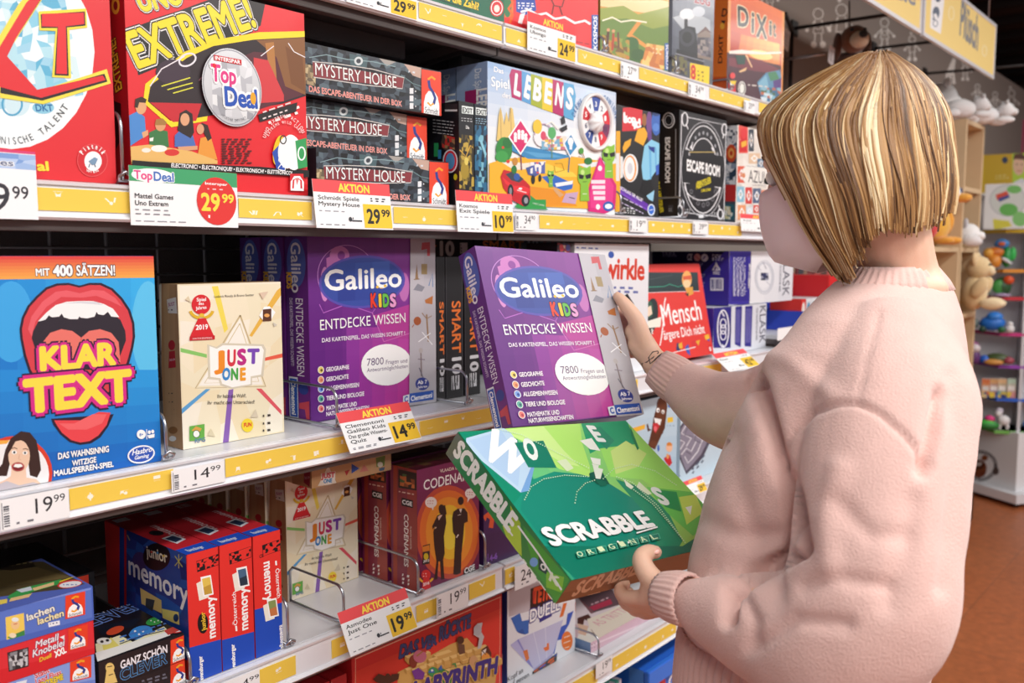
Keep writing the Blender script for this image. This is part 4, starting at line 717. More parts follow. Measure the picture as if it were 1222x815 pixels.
JOL=[R('b98a5c',10,30,110,800),G(['c8a070','a87a50','b88c60','c09468'],(18,40,96,50,100,795,30,775),3,5),P('e6dccb',34,120,74,110,80,182,40,180),T('JUST',40,150,70,146,16,'a83a6a',.02),SM('5a4a3a',40,160,74,172,1,6),E('b8242e',56,322,15,22),P('b8242e',44,350,70,346,74,420,42,424),T('2019',46,392,70,390,10,'f4d8d8',.0),SM('4a3a2a',42,530,78,540,1,5),SM('4a3a2a',44,568,78,578,1,5),SM('4a3a2a',66,602,80,610,1,5),E('8a5a2a',62,698,20,16),E('e8e4dc',60,735,16,12)]
jb=boxat(GB,'upright cream JUST ONE box with a star, on the middle shelf beside the mouth game',BG,J1,(86,54,546,44,544,722,100,792),D+.05,SZ[3],.05,'efe4c8',{'F':JO,'L':JOL,'T':(UNIT,[R('c8a070',0,0,100,100)])},'JUST ONE boxes')
# purple quiz boxes
GA_ICONS=[('e8d070','6a5a2a'),('e8a070','c8705a'),('7aa0e0','2a4a9a'),('5ab0a0','2a5a6a'),('e8807a','b83a4a')]
def galF(k=1):   # drawn in the Z5 frame of the standing box
    it=[G(['6a2a86','8a3a9a','7a2a8c','5a1f7a'],(190,60,560,70,555,640,200,710),6,8),G(['8a3a9c','c04aa8','c8369c','7a2a92'],(330,380,556,380,552,640,330,680),5,6),P('b8409a',420,340,552,300,552,420,470,420),S('d87ac0',2.5,420,330,460,430,552,400),S('b868c8',3,236,300,250,330,330,300,420,330,440,300),RING('c88ad8',330,200,100,105,2.5,120,330),
     E('c878c0',306,130,34,32),P('c878c0',262,190,260,140,282,130,300,180),E('8a3a9a',312,130,13,15),E('d088c8',255,230,16,60),E('c070b8',530,240,18,50),
     E('5b4fb0',384,222,150,92,-4),E('3a4fa4',384,222,142,84,-4),G(['3550a8','4a6cc4','35489c','2c3a8c'],(300,160,480,150,480,280,300,290),3,3),
     T('Galileo',254,252,522,238,72,'fff',.02),E('f0c040',437,240,5),E('f0c040',464,236,5),S('f0c040',3,446,244,456,244),
     T('K',414,310,438,308,48,'e8402a',.05,o=[('2a1a4a',.1)]),T('I',442,308,452,307,44,'f2c83a',.05,o=[('2a1a4a',.1)]),T('D',456,308,478,306,44,'6ac04a',.05,o=[('2a1a4a',.1)]),T('S',480,308,503,306,44,'e8a0d0',.05,o=[('2a1a4a',.1)]),
     T('ENTDECKE WISSEN',238,390,534,362,36,'fff',.0),T('DAS KARTENSPIEL, DAS WISSEN SCHAFFT !',244,432,532,406,14,'f4e8f8',.02),
     E('fff',468,510,88,72,-4),T('7800',400,514,458,508,26,'5a3a70',.0),T('Fragen und',466,508,540,502,15,'5a3a70',.0),T('Antwortmöglichkeiten',400,536,542,520,14,'5a3a70',.0)]
    for i,(t,(c1,c2),yy) in enumerate(zip(('GEOGRAPHIE','GESCHICHTE','ALLGEMEINWISSEN','TIERE UND BIOLOGIE','MATHEMATIK UND'),GA_ICONS,(528,562,594,628,662))):
        it+=[E('f4f0f4',240,yy,11,13),E(c1,240,yy,9,11),E(c2,242,yy+1,4,5),T(t,258,yy+6,258+(80,78,114,132,106)[i],yy-4-(0,1,4,7,6)[i],15,'f8eef8',.03)]
    it.append(T('NATURWISSENSCHAFTEN',258,688,406,664,14,'f8eef8',.03))
    # the picture strip on the right
    it+=[P('b8b4bc',550,60,645,70,640,640,546,652),G(['c8c4cc','b0acb6','c8c6cc','b4b0b8'],(551,60,645,70,640,640,546,652),2,4),P('c84a54',590,86,618,84,618,132,608,132,608,108,588,112),P('9a7a5a',566,214,572,160,578,214),S('8a6a4a',3,562,214,582,212),R('a08a60',588,160,608,196),P('8a8a96',560,250,575,228,600,240,590,256),S('4a7ab0',3,614,236,626,190,628,240),P('b8703a',600,285,628,270,626,300,602,296),E('a85a34',574,358,13,15),S('a85a34',3,562,370,556,380),S('9a7a5a',5,606,335,612,430),S('9a7a5a',3,590,330,606,350,624,340),S('f4f4f8',3,578,430,620,400),S('f0f0f4',3,590,396,626,440),S('8a7a7a',4,586,462,588,550),E('b8b0b0',586,460,7,9),S('8a7a8a',3,576,490,600,492),S('6a6a7a',3,580,520,596,560),
     E('34449a',591,576,24,22),T('Ab 7',574,578,608,574,13,'fff',.03),T('Jahren',574,592,608,588,9,'fff',.02),P('e8ecf4',524,618,546,612,546,642,524,646),T('C',529,640,542,636,18,'2a5ab8',.05),P('2a5ab8',546,610,630,598,630,630,546,642),T('Clementoni',551,636,625,622,17,'fff',.03)]
    return it
def galS(x0,x1,y0,y1,fade=False):   # spine, lettering reading downward
    w=x1-x0; f=lambda t:y0+(y1-y0)*t
    return [R('4a2468',x0-5,y0-20,x1+5,y1+20),G(['4a2a78','6a2f88','7a2a8a','5a2478'],(x0,y0,x1,y0,x1,y1,x0,y1),2,5),E('5a6ac0',x0+w*.5,f(.14),w*.42,(y1-y0)*.13),T('Galileo',x0+w*.28,f(.03),x0+w*.28,f(.30),w*.44,'f4eefa',.02),T('KIDS',x0+w*.06,f(.19),x0+w*.06,f(.28),w*.24,'f2b83a',.05),T('ENTDECKE WISSEN',x0+w*.44,f(.33),x0+w*.44,f(.75),w*.34,'f4eefa',.0),T('DAS KARTENSPIEL, DAS WISSEN SCHAFFT!',x0+w*.16,f(.33),x0+w*.16,f(.7),w*.15,'e0d0ea',.01),
      R('e8eaf2',x0+w*.05,f(.76),x0+w*.45,f(.99)),R('2a5ab8',x0+w*.08,f(.77),x0+w*.42,f(.98)),T('Clementoni',x0+w*.15,f(.78),x0+w*.15,f(.97),w*.2,'fff',.03),E('34449a',x0+w*.7,f(.82),w*.22,(y1-y0)*.03),P('d8485a',x0+w*.5,f(.9),x0+w*.95,f(.88),x0+w*.95,f(.98),x0+w*.8,f(.98),x0+w*.75,f(.93),x0+w*.5,f(.93))]
gw=boxat(GB,'purple Galileo Kids quiz box standing at the front of its row on the middle shelf',BG,Z5,(195,64,640,76,636,634,205,704),D+.075,SZ[3],.058,'5a2478',{'F':galF(),'L':(UNIT,galS(0,100,0,100)),'T':(UNIT,[R('7a3a92',0,0,100,100),R('c8c4cc',80,0,100,100)])},'purple Galileo Kids quiz boxes')
for i in (1,2):
    c=copytree(gw); c.location=gw.location+Vector((-.001*i,.0615*i,0)); c['label']=('second purple Galileo Kids quiz box, right behind the front one on the middle shelf','rearmost purple Galileo Kids quiz box in the row on the middle shelf')[i-1]
# black quiz boxes: narrow sides towards the aisle
def smart(x0,x1,it0):
    return [R('1c1b1f',0,0,100,100),R('3c3a40',0,0,4,100),R('3c3a40',96,0,100,100)]+it0
SM10=[R('1d1c20',0,0,100,100),S('4a484e',2,3,0,3,100),S('4a484e',2,97,0,97,100),T('SMART',36,31,36,68,52,'e8762e',.02),T('10',36,71,36,83,54,'d8d8dc',.04),R('dcdce0',30,84,76,94),SM('26262a',33,85,73,93,3,5)]
for i,(q,lb) in enumerate([((84,130,124,130,116,760,80,760),'black SMART 10 box right beside the grey picture strip of the purple box'),((128,130,214,140,194,800,120,780),'middle black SMART 10 box with orange lettering'),((220,150,292,150,272,810,202,800),'black SMART 10 box partly behind the tilted purple box')]):
    boxat(GB,lb,BG,S1,q,D+.08,SZ[3],.16,'1b1a1e',{'F':(UNIT,SM10),'T':(UNIT,[R('1b1a1e',0,0,100,100),T('SMART 10',20,60,80,60,30,'5a3a2a',.02)])},'black SMART 10 boxes',zt=SZ[3]+.258)
boxat(GB,'wide black SMART 10 box front at the back with orange lettering above the purple box',BG,S1,(258,46,634,48,634,700,258,700),D+.26,SZ[3],.08,'1b1a1e',{'F':[R('232226',200,0,640,760),T('SMART',294,106,486,104,40,'e8863e',.03),T('10',504,106,552,106,46,'b8b8bc',.03),E('a83a3a',592,96,18,26),RING('ddd',592,96,14,20,3),M_(['3a2a2a','6a3a34','4a4a50'],(560,56,628,56,628,120,560,120),5,4,2),SM('c8c8cc',270,52,360,58,1,3)]})
boxat(GB,'black SMART 10 box front at the back with a white 10 and dice mark',BG,S1,(-40,62,250,60,250,700,-40,700),D+.26,SZ[3],.08,'1b1a1e',{'F':[R('1a191d',-60,0,260,800),T('SMART',-30,134,80,134,50,'c8702e',.02),T('10',96,134,164,134,66,'b8b4b0',.05),R('c8c4c4',190,76,224,126),SM('2a2a2e',193,80,222,122,3,8),S('4a484e',3,110,190,130,172,140,260)]})
boxat(GB,'dark game box with red and blue print above the tilted purple box',BG,S1,(640,76,700,82,700,300,640,300),D+.03,SZ[3],.08,'2a2228',{'F':[M_(['2a2228','5a2a30','3a3a5a','8a3038','c8b0a0'],(636,70,722,80,722,140,636,140),9,5,6),E('b83a44',660,100,10,18),E('4a4a8a',690,100,10,16)]})
QW=fr2([R('eef0f6',230,60,530,760),T('Qwirkle',300,208,492,214,76,'d8402a',.03,sp=.95),SM('6a7ab8',256,98,340,108,1,5,.05),E('3a5ab0',376,128,10,12),SM('6a74b4',385,238,470,246,1,8,.03),SM('6a74b4',400,252,490,260,1,8,.03),P('2a2a2e',412,280,432,262,456,300,440,330),P('2f8a4a',350,300,392,280,400,320),P('d8402a',440,330,480,340,476,390,444,380)],0,0,1)
boxat(GB,'white Qwirkle box with red brush lettering behind the hand',BG,Z6,(246,88,508,94,500,560,250,560),D+.03,SZ[3],.075,'e6e8ee',{'F':QW},zt=None)
# leaning red box
MEF=Fr(720,330,5.823)
bl=atz(772,433,SZ[3]); 
M_MEN=[R('e23a34',200,-80,800,620),P('1f2a30',240,0,655,-20,665,100,300,112),G(['23343a','2a3a40','1d2a30','26383c'],(290,-30,655,-30,665,100,300,106),6,3),S('3ac09a',3,310,74,420,70,460,52,520,72,560,56),S('5a6a70',2,320,20,480,-10),S('f6f6f6',3,300,112,670,100),
 E('f0b060',580,20,34,60),E('f4d0a0',580,50,26,30),P('d8603a',552,0,610,-10,612,20,556,24),P('e0a040',566,80,620,70,626,120,590,136),P('3a2a24',566,120,592,114,590,140),
 E('1f2a2e',330,280,48,130,8),E('2f5a4a',322,230,24,60),P('f2f0e4',306,310,402,280,396,350,310,358),P('f2d8c0',300,220,330,200,340,260,310,280),T('?',334,400,350,396,34,'f6f6f0',.04),
 S('fff',7,392,480,404,420,418,300,424,180,432,148),T('Mensch',416,342,686,296,150,'fff',.01),T('ärgere Dich nicht',422,440,706,392,70,'fff',.01),
 P('2a3a6a',510,460,540,470,530,520,505,510),P('e8b03a',520,470,545,455,550,500,526,500),P('3a5ab8',566,490,590,470,604,550,580,530),P('d8343a',610,450,640,440,650,480,620,500),P('e8b03a',640,450,670,440,660,480),S('fff',5,480,530,560,510,640,490),P('f0b838',700,410,730,400,740,440,710,440),P('3a4ab0',716,440,740,430,736,450),E('d8242e',742,500,16,30),T('S',736,516,750,514,26,'fff',.04)]
tl=at(745,322,D+.2)
def leanbox(name,label,px,zb,Yb,w,h,d,tilt,fr,faces,col,group=None,yaw=0):
    b=at(*px,Yb); b.z=zb
    M=Matrix.Translation(b)@Matrix.Rotation(yaw,4,'Z')@Matrix.Rotation(-tilt,4,'X')@Matrix.Translation((w/2,d/2,0))
    o=boxM(name,M,w,d,h,col,fr,faces); return tag(o,label,BG,group)
leanbox(GB,'red Mensch ärgere Dich nicht box leaning back against purple boxes',(773,437),SZ[3]+.0105,D+.03,.315,.235,.045,.20,MEF,{'F':M_MEN},'d83a34')
KF=Fr(820,290,4.795)
KLK=[P('3a2f9a',-200,20,240,30,240,360,-200,360),P('1d1648',-200,20,235,32,130,130,60,200,-200,200),T('CE',0,96,28,98,36,'e8e8f4',.03),E('e8a8a8',58,82,19,21),S('c83a3a',4,46,72,70,94),E('e8e8f4',100,84,20,22),S('3a2f9a',6,90,92,106,74),SM('a8a8d0',-140,52,-60,80,3,4),SM('a8a8d0',0,114,90,140,3,4,0,4),SM('d8d8f0',144,62,208,100,4,5,.05,2),P('f0f0f8',142,156,168,110,192,156),P('3a2f9a',152,152,168,124,182,152),S('f0f0f8',6,166,110,172,160),T('FSC',150,178,188,180,16,'f0f0f8',.03),R('eef0fa',134,200,208,272),BAR(140,206,202,264,'3a3a8a',10),SM('c8c8e8',68,176,106,200,3,5),SM('c8c8e8',64,220,104,270,3,5)]
KLF=[P('3f34a0',240,36,366,40,356,352,232,352),P('4a3eb0',242,38,366,42,364,60,242,60),('L',[SM('f0f0fa',262,80+i*8,336,88+i*8,1,5,0,i) for i in range(28)]),('L',[S('3f34a0',3,262+j*12,70,258+j*12,330) for j in range(8)]),T('BIST DU BEREIT',352,120,346,262,7,'fff',.04),P('eef0f6',364,40,606,60,596,350,354,352),G(['f4f5fa','e8eaf2','dfe1ea','eceef4'],(366,40,606,60,596,350,356,352),3,3),RING('b8bcc8',438,196,54,96,3),RING('d0d4de',438,196,46,84,12),E('eef0f6',438,196,36,60),M_(['3a4068','6a7090','2a3050','a8acc0'],(418,170,462,170,462,214,418,212),3,3,2),S('5a6080',3,430,110,450,150),S('9a9eb0',3,400,130,420,160),S('9a9eb0',3,470,240,450,220),T('KLASK',548,70,542,302,40,'2a2a4a',-.01),T('DAS MAGNETISCHE SPIEL',528,88,522,282,9,'4a4a64',.02)]
k1=boxat('game_carton','upper white and purple KLASK carton stacked on another KLASK carton',BG,KF,(244,34,608,62,598,345,236,353),D+.045,SZ[3]+.128,.36,'e4e6f0',{'F':KLF,'L':KLK,'T':(UNIT,[R('d8dae6',0,0,100,100),R('3a2f9a',0,0,30,100)])},'KLASK cartons')
KL2=[P('2f2788',148,355,256,350,250,600,150,600),P('dfe1ea',254,352,460,340,450,600,248,600),E('2a2276',208,490,44,108),RING('f0f0f8',206,490,32,106,7),('L',[RING('f0f0f8',206,460+i*34,16,26,6) for i in range(3)]),S('f0f0f8',7,196,390,212,420),S('f0f0f8',7,200,580,210,595),P('2f2788',276,365,314,360,306,596,272,580),P('2f2788',332,362,374,358,366,594,328,590),('L',[S('8a86c8',3,284+j*8,380,280+j*8,570) for j in range(3)]),('L',[S('8a86c8',3,340+j*8,376,336+j*8,570) for j in range(4)]),T('KLASK',416,362,412,572,36,'2a2a4a',-.01),T('DAS MAGNETISCHE SPIEL',396,372,392,560,9,'4a4a64',.02)]
boxat('game_carton','lower KLASK carton with a white rope emblem, under the other one',BG,KF,(148,354,455,350,446,598,150,604),D+.04,SZ[3],.36,'e4e6f0',{'F':KL2,'L':[R('3a30a0',0,340,150,620),R('5a50c0',90,380,118,410)]},'KLASK cartons',zt=SZ[3]+.126)
# ------------------------------------------------------------------ fourth shelf
LS=Fr(0,640,4.654); ME=Fr(90,600,3.79); LB=Fr(380,700,5.09); PB=Fr(640,690,6.11); PK=Fr(760,460,5.09); P1=Fr(260,530,4.29); P2=Fr(420,530,4.29); TE=Fr(590,670,5.62); LC=Fr(0,630,6.27)
def flat(name,label,fr,x0,x1,Y0,zb,h,d,col,faces,group=None,cat=BG):
    M=Matrix.Translation(((x0+x1)/2,Y0+d/2,zb)); o=boxM(name,M,x1-x0,d,h,col,fr,faces); return tag(o,label,cat,group)
Z0=SZ[4]+.0006
sw=.295; xr=.4505; G4='small boxes stacked at the left end of the lower shelf'
lach=[R('4a68c0',-700,200,620,700),P('7c92dc',-700,560,505,285,505,296,-700,572),P('5a78cc',-700,572,505,296,512,450,-700,760),P('f2d060',30,450,132,425,138,545,36,575),E('f0c890',84,490,24,28),E('e8f0f0',84,462,20,12),P('3a8a4a',40,560,136,520,138,548,60,572),E('f0e0c0',70,550,20,14),S('c8383a',4,74,488,96,484),
  T('lachen',150,470,304,412,36,'f0ece0',.03,o=[('3a4a7a',.08)]),T('lachen',210,490,355,440,36,'f2e4b0',.03,o=[('3a4a7a',.08)]),P('f0f2f8',266,480,330,466,332,490,270,504),SM('3a4a8a',276,480,324,494,1,6,-.2),schmidt(362,330,110,130,sl=-.24)]
lacht=[R('5a6cc0',-900,0,700,500),P('54482f',-700,160,240,140,470,265,380,290,-700,420),P('6a5a38',-100,200,200,170,400,230,140,260,-100,300),P('2a2218',-60,180,180,140,200,170,60,190),SM('8a7a54',-80,160,180,190,2,8,-.15),E('e03a34',388,266,70,22,-8),E('f4f2f6',390,268,62,16,-8),SM('8a96c8',350,266,430,274,1,6),P('f2d23a',330,250,420,222,380,240,320,262),P('3fa052',50,330,120,290,340,240,320,270,180,310,60,350),P('f0c890',180,290,300,255,300,272,190,304),P('3fa052',40,340,100,310,180,318,60,356),P('d8dce8',90,300,170,280,180,300,120,314),P('f0c890',60,345,180,318,160,340,50,366),P('f2d860',-300,400,40,350,40,372,-300,450),P('c8302a',-400,300,-50,200,-100,300,-400,380)]
metal=[R('d8242e',-700,300,620,900),P('b81e28',-700,600,510,452,512,470,-700,660),P('e0303a',-700,700,512,470,526,620,-700,900),P('26242a',40,645,158,615,160,722,48,752),M_(['8a8a90','4a484e','c8c8cc','2c2a30'],(46,650,152,622,154,716,54,744),7,6,3),T('Metall',196,622,330,572,36,'f4eef2',.02,o=[('7a2a6a',.06)],sh=.2),T('Knobelei',180,672,362,604,38,'f4eef2',.02,o=[('7a2a6a',.06)],sh=.2),T('Duell',218,698,288,668,22,'f2d23a',.02,sh=.2),T('XXL',304,674,370,642,34,'fff',.05),P('f4f0f4',330,560,358,548,356,572),schmidt(378,515,108,122,sl=-.26)]
stadt=[R('6f8ad8',-700,500,700,1100),P('4a66b8',-700,800,525,640,527,655,-700,850),P('8aa2e4',-700,880,527,655,545,790,-700,1050),T('Stadt',194,790,276,752,28,'d82a3a',.03,o=[('f4f0f4',.08)]),T('Land Fluss',198,822,340,766,28,'d82a3a',.03,o=[('f4f0f4',.08)]),T('EXTREME',224,845,352,792,30,'f2d83a',.04,o=[('5a4a1a',.08)]),P('e8ecf4',90,810,150,795,140,830,80,840),schmidt(388,690,118,120,sl=-.24)]
h4=.0427
for i,(it,tp,c,lb) in enumerate([(None,None,'c8323a','red box at the bottom of the left stack, cut by the photo edge'),(stadt,None,'7c94dc','light blue Stadt Land Fluss box in the left stack, second from bottom'),(metal,None,'d8242e','red Metall Knobelei XXL box in the left stack under the blue box'),(lach,lacht,'5a74c8','blue Lachen box with green and yellow picture, top of the left stack')]):
    f={}
    f['F']=it if it else (UNIT,[R('d8303a',0,0,100,100),schmidt(68,8,24,84),SM('f4e0e0',10,40,55,75,2,14)])
    if tp: f['T']=tp
    flat(GB,lb,LS,xr-sw,xr+.0006*i,1.062-.001*i,Z0+i*h4,h4-.0006,.15,c,f,G4)
SMD=lambda t:(UNIT,[R('1c191c',0,0,100,100),SM('8a868c',6,40,60,75,2,10),schmidt(72,4,24,92)])
flat(GB,'black Schmidt box with red end mark, upper one behind the blue Lachen box',LS,.33,.535,1.245,Z0+.0612,.06,.2,'1c191c',{'F':SMD('Doppelt so'),'T':(UNIT,[R('1a171b',0,0,100,100),SM('3a3a40',10,40,80,65,2,7)])},'black boxes in the dark at the back')
flat(GB,'black box with red end mark, lower one of the pair behind the blue Lachen box',LS,.34,.56,1.24,Z0,.06,.2,'1c191c',{'F':SMD('Clever hoch')},'black boxes in the dark at the back')
def clever(t2,c2): return [R('221c20',80,500,560,900),S('6a6068',3,105,720,430,600),E('e8c878',156,745,20,22),P('e8c878',140,760,172,755,190,810,130,826),S('2a2222',4,144,742,166,738),S('2a2222',4,150,780,170,774),T('GANZ SCHÖN',204,752,416,676,34,'f2eef4',.03),T(t2,204,806,416,722,48,'2a2a30',.02,o=[(c2,.05)]),schmidt(430,622,82,110,sl=-.38)]
CLT=[R('15131a',-100,300,600,760),T('GANZ SCHÖN',20,530,272,450,34,'d8d8e0',.03),T('CLEVER',10,585,320,468,52,'15131a',.0,o=[('6a8ad0',.05)]),P('0f1a2a',90,560,300,520,260,560,120,600),E('d8502e',180,578,42,16,-20),E('3a8ad8',296,588,54,30,-15),('L',[E('f4f6fa',270+i*18,582+(i%2)*14,5,5) for i in range(4)]),E('2fa04a',362,535,44,18,-15),('L',[E('e8f4e8',342+i*16,534+(i%2)*6,3.5,3) for i in range(4)]),
  P('f0ecc0',90,640,200,600,260,630,400,560,430,590,210,660,100,712),P('e8dc70',120,640,160,610,200,650,130,680),S('2a2a34',4,200,640,300,604,400,580),P('f4f4f0',90,680,420,582,430,600,100,720),SM('4a7ac8',200,640,420,600,2,6,-.3),E('f0f0ea',130,628,34,16),E('2a2a2a',120,630,8,6),E('2a2a2a',145,624,8,6),E('d8302e',470,570,44,18,-18),E('f4f0f0',470,572,34,12,-18),P('c8403a',400,580,500,540,520,560,420,600)]
for i in range(2):
    flat(GB,('lower Ganz schön clever box in the pair beside the memory boxes','upper Ganz schön clever box with dice picture on top, beside the memory boxes')[i],ME,.4555,.5670,1.06,Z0+i*.0365,.036,.15,'221c20',{'F':clever('CLEVER','5aa0e0') if i else [R('241e22',0,0,800,1200),SM('6a6a78',300,800,415,830,2,8,-.3),schmidt(430,735,82,110,sl=-.38)],**({'T':CLT} if i else {})},'Ganz schön clever boxes')
# red memory boxes
cardpic=lambda x,y,s,c1,c2:('L',[P('f4f0e4',x-10*s,y-4*s,x+24*s,y-22*s,x+34*s,y+44*s,x,y+56*s),P('fff',x+4*s,y-26*s,x+40*s,y-34*s,x+50*s,y+34*s,x+14*s,y+42*s),P(c1,x+9*s,y-20*s,x+37*s,y-27*s,x+45*s,y+30*s,x+18*s,y+36*s),P(c2,x+14*s,y+10*s,x+40*s,y-2*s,x+45*s,y+30*s,x+18*s,y+36*s)])
def memF(x0,y0,kind):
    sl=-.29; it=[R('e6352f',x0-20,0,x0+170,900)]
    bl=430 if kind!=2 else 330
    it+=[P('1f4fc0',x0-20,y0+bl+6,x0+170,y0+bl-45,x0+170,900,x0-20,900),P('1a1a1e',x0+22,y0+42,x0+122,y0+8,x0+124,y0+58,x0+26,y0+92),M_(['e6352f','1a1a1e','e6352f'],(x0+24,y0+44,x0+120,y0+10,x0+122,y0+56,x0+28,y0+90),9,5,kind+3)]
    if kind==0: it+=[cardpic(560,370,1.3,'e8c85a','c8a040'),T('memory',634,606,626,418,38,'fff',.03),E('15151a',576,545,24,46),T('junior',590,575,584,490,20,'f2c83a',.03),T('Ravensburger',578,812,572,690,17,'fff',.04)]
    if kind==1: it+=[cardpic(722,330,1.3,'4a6a8a','2a3a4a'),T('memory',780,570,776,380,38,'fff',.03),T('Österreich',732,550,724,400,18,'fff',.01),S('fff',8,726,556,728,580),SM('f8c8c4',738,440,750,550,2,4),T('Ravensburger',724,770,718,636,17,'fff',.04)]
    if kind==2: it+=[T('memory',852,270,860,450,38,'fff',.03),T('Österreich',904,300,912,432,18,'fff',.01),S('fff',8,906,262,908,282),SM('f8c8c4',880,300,894,400,2,4),cardpic(860,470,1.2,'8a9a5a','c87a4a'),T('Ravensburger',922,556,930,668,17,'fff',.04),T('CE',832,250,850,244,14,'1a1a1e',.02)]
    return it
memL=[P('1f3f9c',200,80,540,220,540,720,200,640),G(['2a3a8a','1f3f9c','1a4ab8','16307c'],(222,110,520,240,530,680,230,420),4,5),M_(['24489c','2c3a8c','1a2f7a','2a5ab0'],(222,110,520,240,530,680,230,420),6,8,8),E('4a3a7a',290,262,32,40),S('c8b45a',4,235,145,246,170),S('c8c85a',4,450,240,485,290),S('c8c85a',4,484,244,450,285),S('e8d86a',3,468,232,468,296),E('121218',368,244,62,62,12),T('junior',322,240,418,272,40,'f4ead0',.02),E('d84a3a',345,222,5),E('4a9ad0',372,226,5),E('e8c83a',400,240,5),
  T('memory',242,320,514,466,66,'fff',.02),P('e8c878',294,384,390,440,392,500,300,456),P('3a3a3a',320,430,360,440,350,490,318,470),P('f0dc7a',392,478,468,494,472,552,440,540,396,520),E('1a2a6a',456,520,12,18),R('d8232e',222,90,232,700)]
memT=lambda k:(UNIT,[R('c02430',0,0,100,100),BAR(14,4,60,12,'e8dcdc',9),R('e8e0e0',14,4,60,12) if k<2 else R('c02430',0,0,2,2),T('memory',64,34,64,70,28,'e8c8cc',.02),P('d8d8e0',28,62,70,60,74,74,34,78),P('2a3a5a',34,64,64,62,68,72,38,75),P('1f4fc0',0,88,100,86,100,100,0,100),T('Ravensburger',20,96,70,96,5,'dfe4f4',.03),E('15151a',44,50,18,6) if k==0 else R('c02430',0,0,2,2)])  # top red is darker than the fronts: shade from the shelf above painted in
for k,(x0,x1,lb) in enumerate([(.5740,.6200,'red junior memory box with a blue side, leftmost of three memory boxes'),(.6215,.6715,'middle red memory box with a printed landscape photo card'),(.6735,.7185,'rightmost red memory box of three, lettering reading downward')]):
    flat(GB,lb,ME,x0,x1,1.059,Z0,.1765,.235,'d8302e',{'F':memF((525,672,822)[k],(222,188,150)[k],k),'T':memT(k),**({'L':memL} if k==0 else {'L':(UNIT,[R('c82830',0,0,100,100)])})},'red memory boxes')
# lower cream boxes: copies of the upper one
js=.9
bx=at(*P1(352,500),1.197).x; jx=at(*P1(722,500),1.195).x
wj=jb.dimensions.x
js=(jx-bx)/wj; ztop=at(*P1(352,186),1.197).z
sz=(ztop-Z0)/jb.dimensions.z
lbl=['cream JUST ONE box standing front on the lower shelf, under a lying one','cream JUST ONE box spine, first behind the lower front one','cream JUST ONE box spine, second behind the lower front one','cream JUST ONE box spine, third behind the lower front one','cream JUST ONE box spine, fourth behind the lower front one']
dj=jb.dimensions.y
for i in range(5):
    c=copytree(jb); c.scale=(js,1,sz); c.location=((bx+jx)/2-.003*i,1.197+dj/2+(dj+.003)*i,Z0); c['label']=lbl[i]
JE=[R('d8b080',400,0,960,300),G(['d8b080','e0bc8c','d8b488','ccA070'],(488,110,884,25,880,160,488,245),4,2),P('f4ecdc',565,105,510,215,612,205),S('c8a878',4,565,105,510,215,612,205,565,105),P('f8f4ec',526,150,602,138,600,180,575,205,530,190),T('JUST',528,176,598,168,26,'d84a5a',.05),T('ONE',540,200,584,194,20,'4a9ad0',.05),P('b83a40',648,138,676,130,658,162),P('2a5ab8',684,100,724,124,684,150),P('d88a80',724,144,748,104,772,136),P('7a9a4a',808,70,856,58,852,110,812,118),E('e8e8d8',830,104,14,14),P('5a7a9a',824,124,854,116,850,134,826,138)]
jf=flat(GB,'cream JUST ONE box lying flat on top of the standing ones on the lower shelf',P1,.820,.984,1.12,ztop+.0012,.0455,.21,'d8b080',{'F':JE,'L':[P('b08458',380,80,500,60,500,260,380,230),P('8a2430',442,130,474,120,470,220,440,196),T('2019',444,180,470,178,14,'d8b0b0',.0)]},'JUST ONE boxes')
# codenames
man='2a1c1e'
CNF=[G(['7a2a5a','8a2f5e','7a2050','6a1c4a'],(330,120,660,70,650,660,330,770),4,5),E('c8503e',494,450,168,240),E('e87832',496,450,150,215),E('f09a34',498,450,120,180),E('f4c838',500,450,80,140),E('f6e04a',500,450,46,90),T('VLAADA CHVATIL',450,146,600,116,16,'f4e4d8',.02),T('CODENAMES',366,236,640,172,48,'fff',.01),
 E('f6f0ec',404,298,30,28),P('f6f0ec',404,318,420,316,414,340),SM('c87a6a',386,284,424,310,2,4),E('f6f0ec',606,252,28,26),P('f6f0ec',592,270,606,274,590,298),SM('c87a6a',588,240,624,264,2,4),
 E(man,458,330,15,22),P(man,444,316,476,312,484,356,474,366,446,352),P(man,436,366,452,356,478,356,482,400,470,470,474,560,466,590,472,690,456,694,450,600,442,600,436,690,420,694,432,600,420,520,416,450,424,420,412,436,410,420),P('e8c8b8',438,372,450,362,462,362,444,390),S('e8c8b8',5,424,432,430,424),
 E(man,556,290,15,21),P(man,518,346,540,330,574,328,590,350,592,396,574,404,570,460,560,560,556,660,534,668,518,666,524,560,528,470,516,450,512,380),P('f0e8e0',546,332,556,352,562,330),P(man,575,360,580,332,568,338,560,352),S('f0e8e0',5,534,478,544,462),S('f0e8e0',3,540,364,556,360),
 P('2a2a30',362,520,398,510,396,610,360,618),E('d8c02a',378,575,12,18),T('2015',364,606,394,600,12,'fff',.02),P('e0862e',360,525,396,515,396,545,360,552),E('d82a2e',378,668,24,26),RING('e8b02e',378,680,34,26,11,10,170),P('d82a2e',352,764,364,690,394,686,404,740),T('2016',362,726,394,716,14,'fff',.02),SM('f8d0d0',362,656,394,682,2,5),P('1c1418',570,646,630,622,630,654,570,682),T('CGE',574,664,628,640,24,'f0f0f0',.04)]
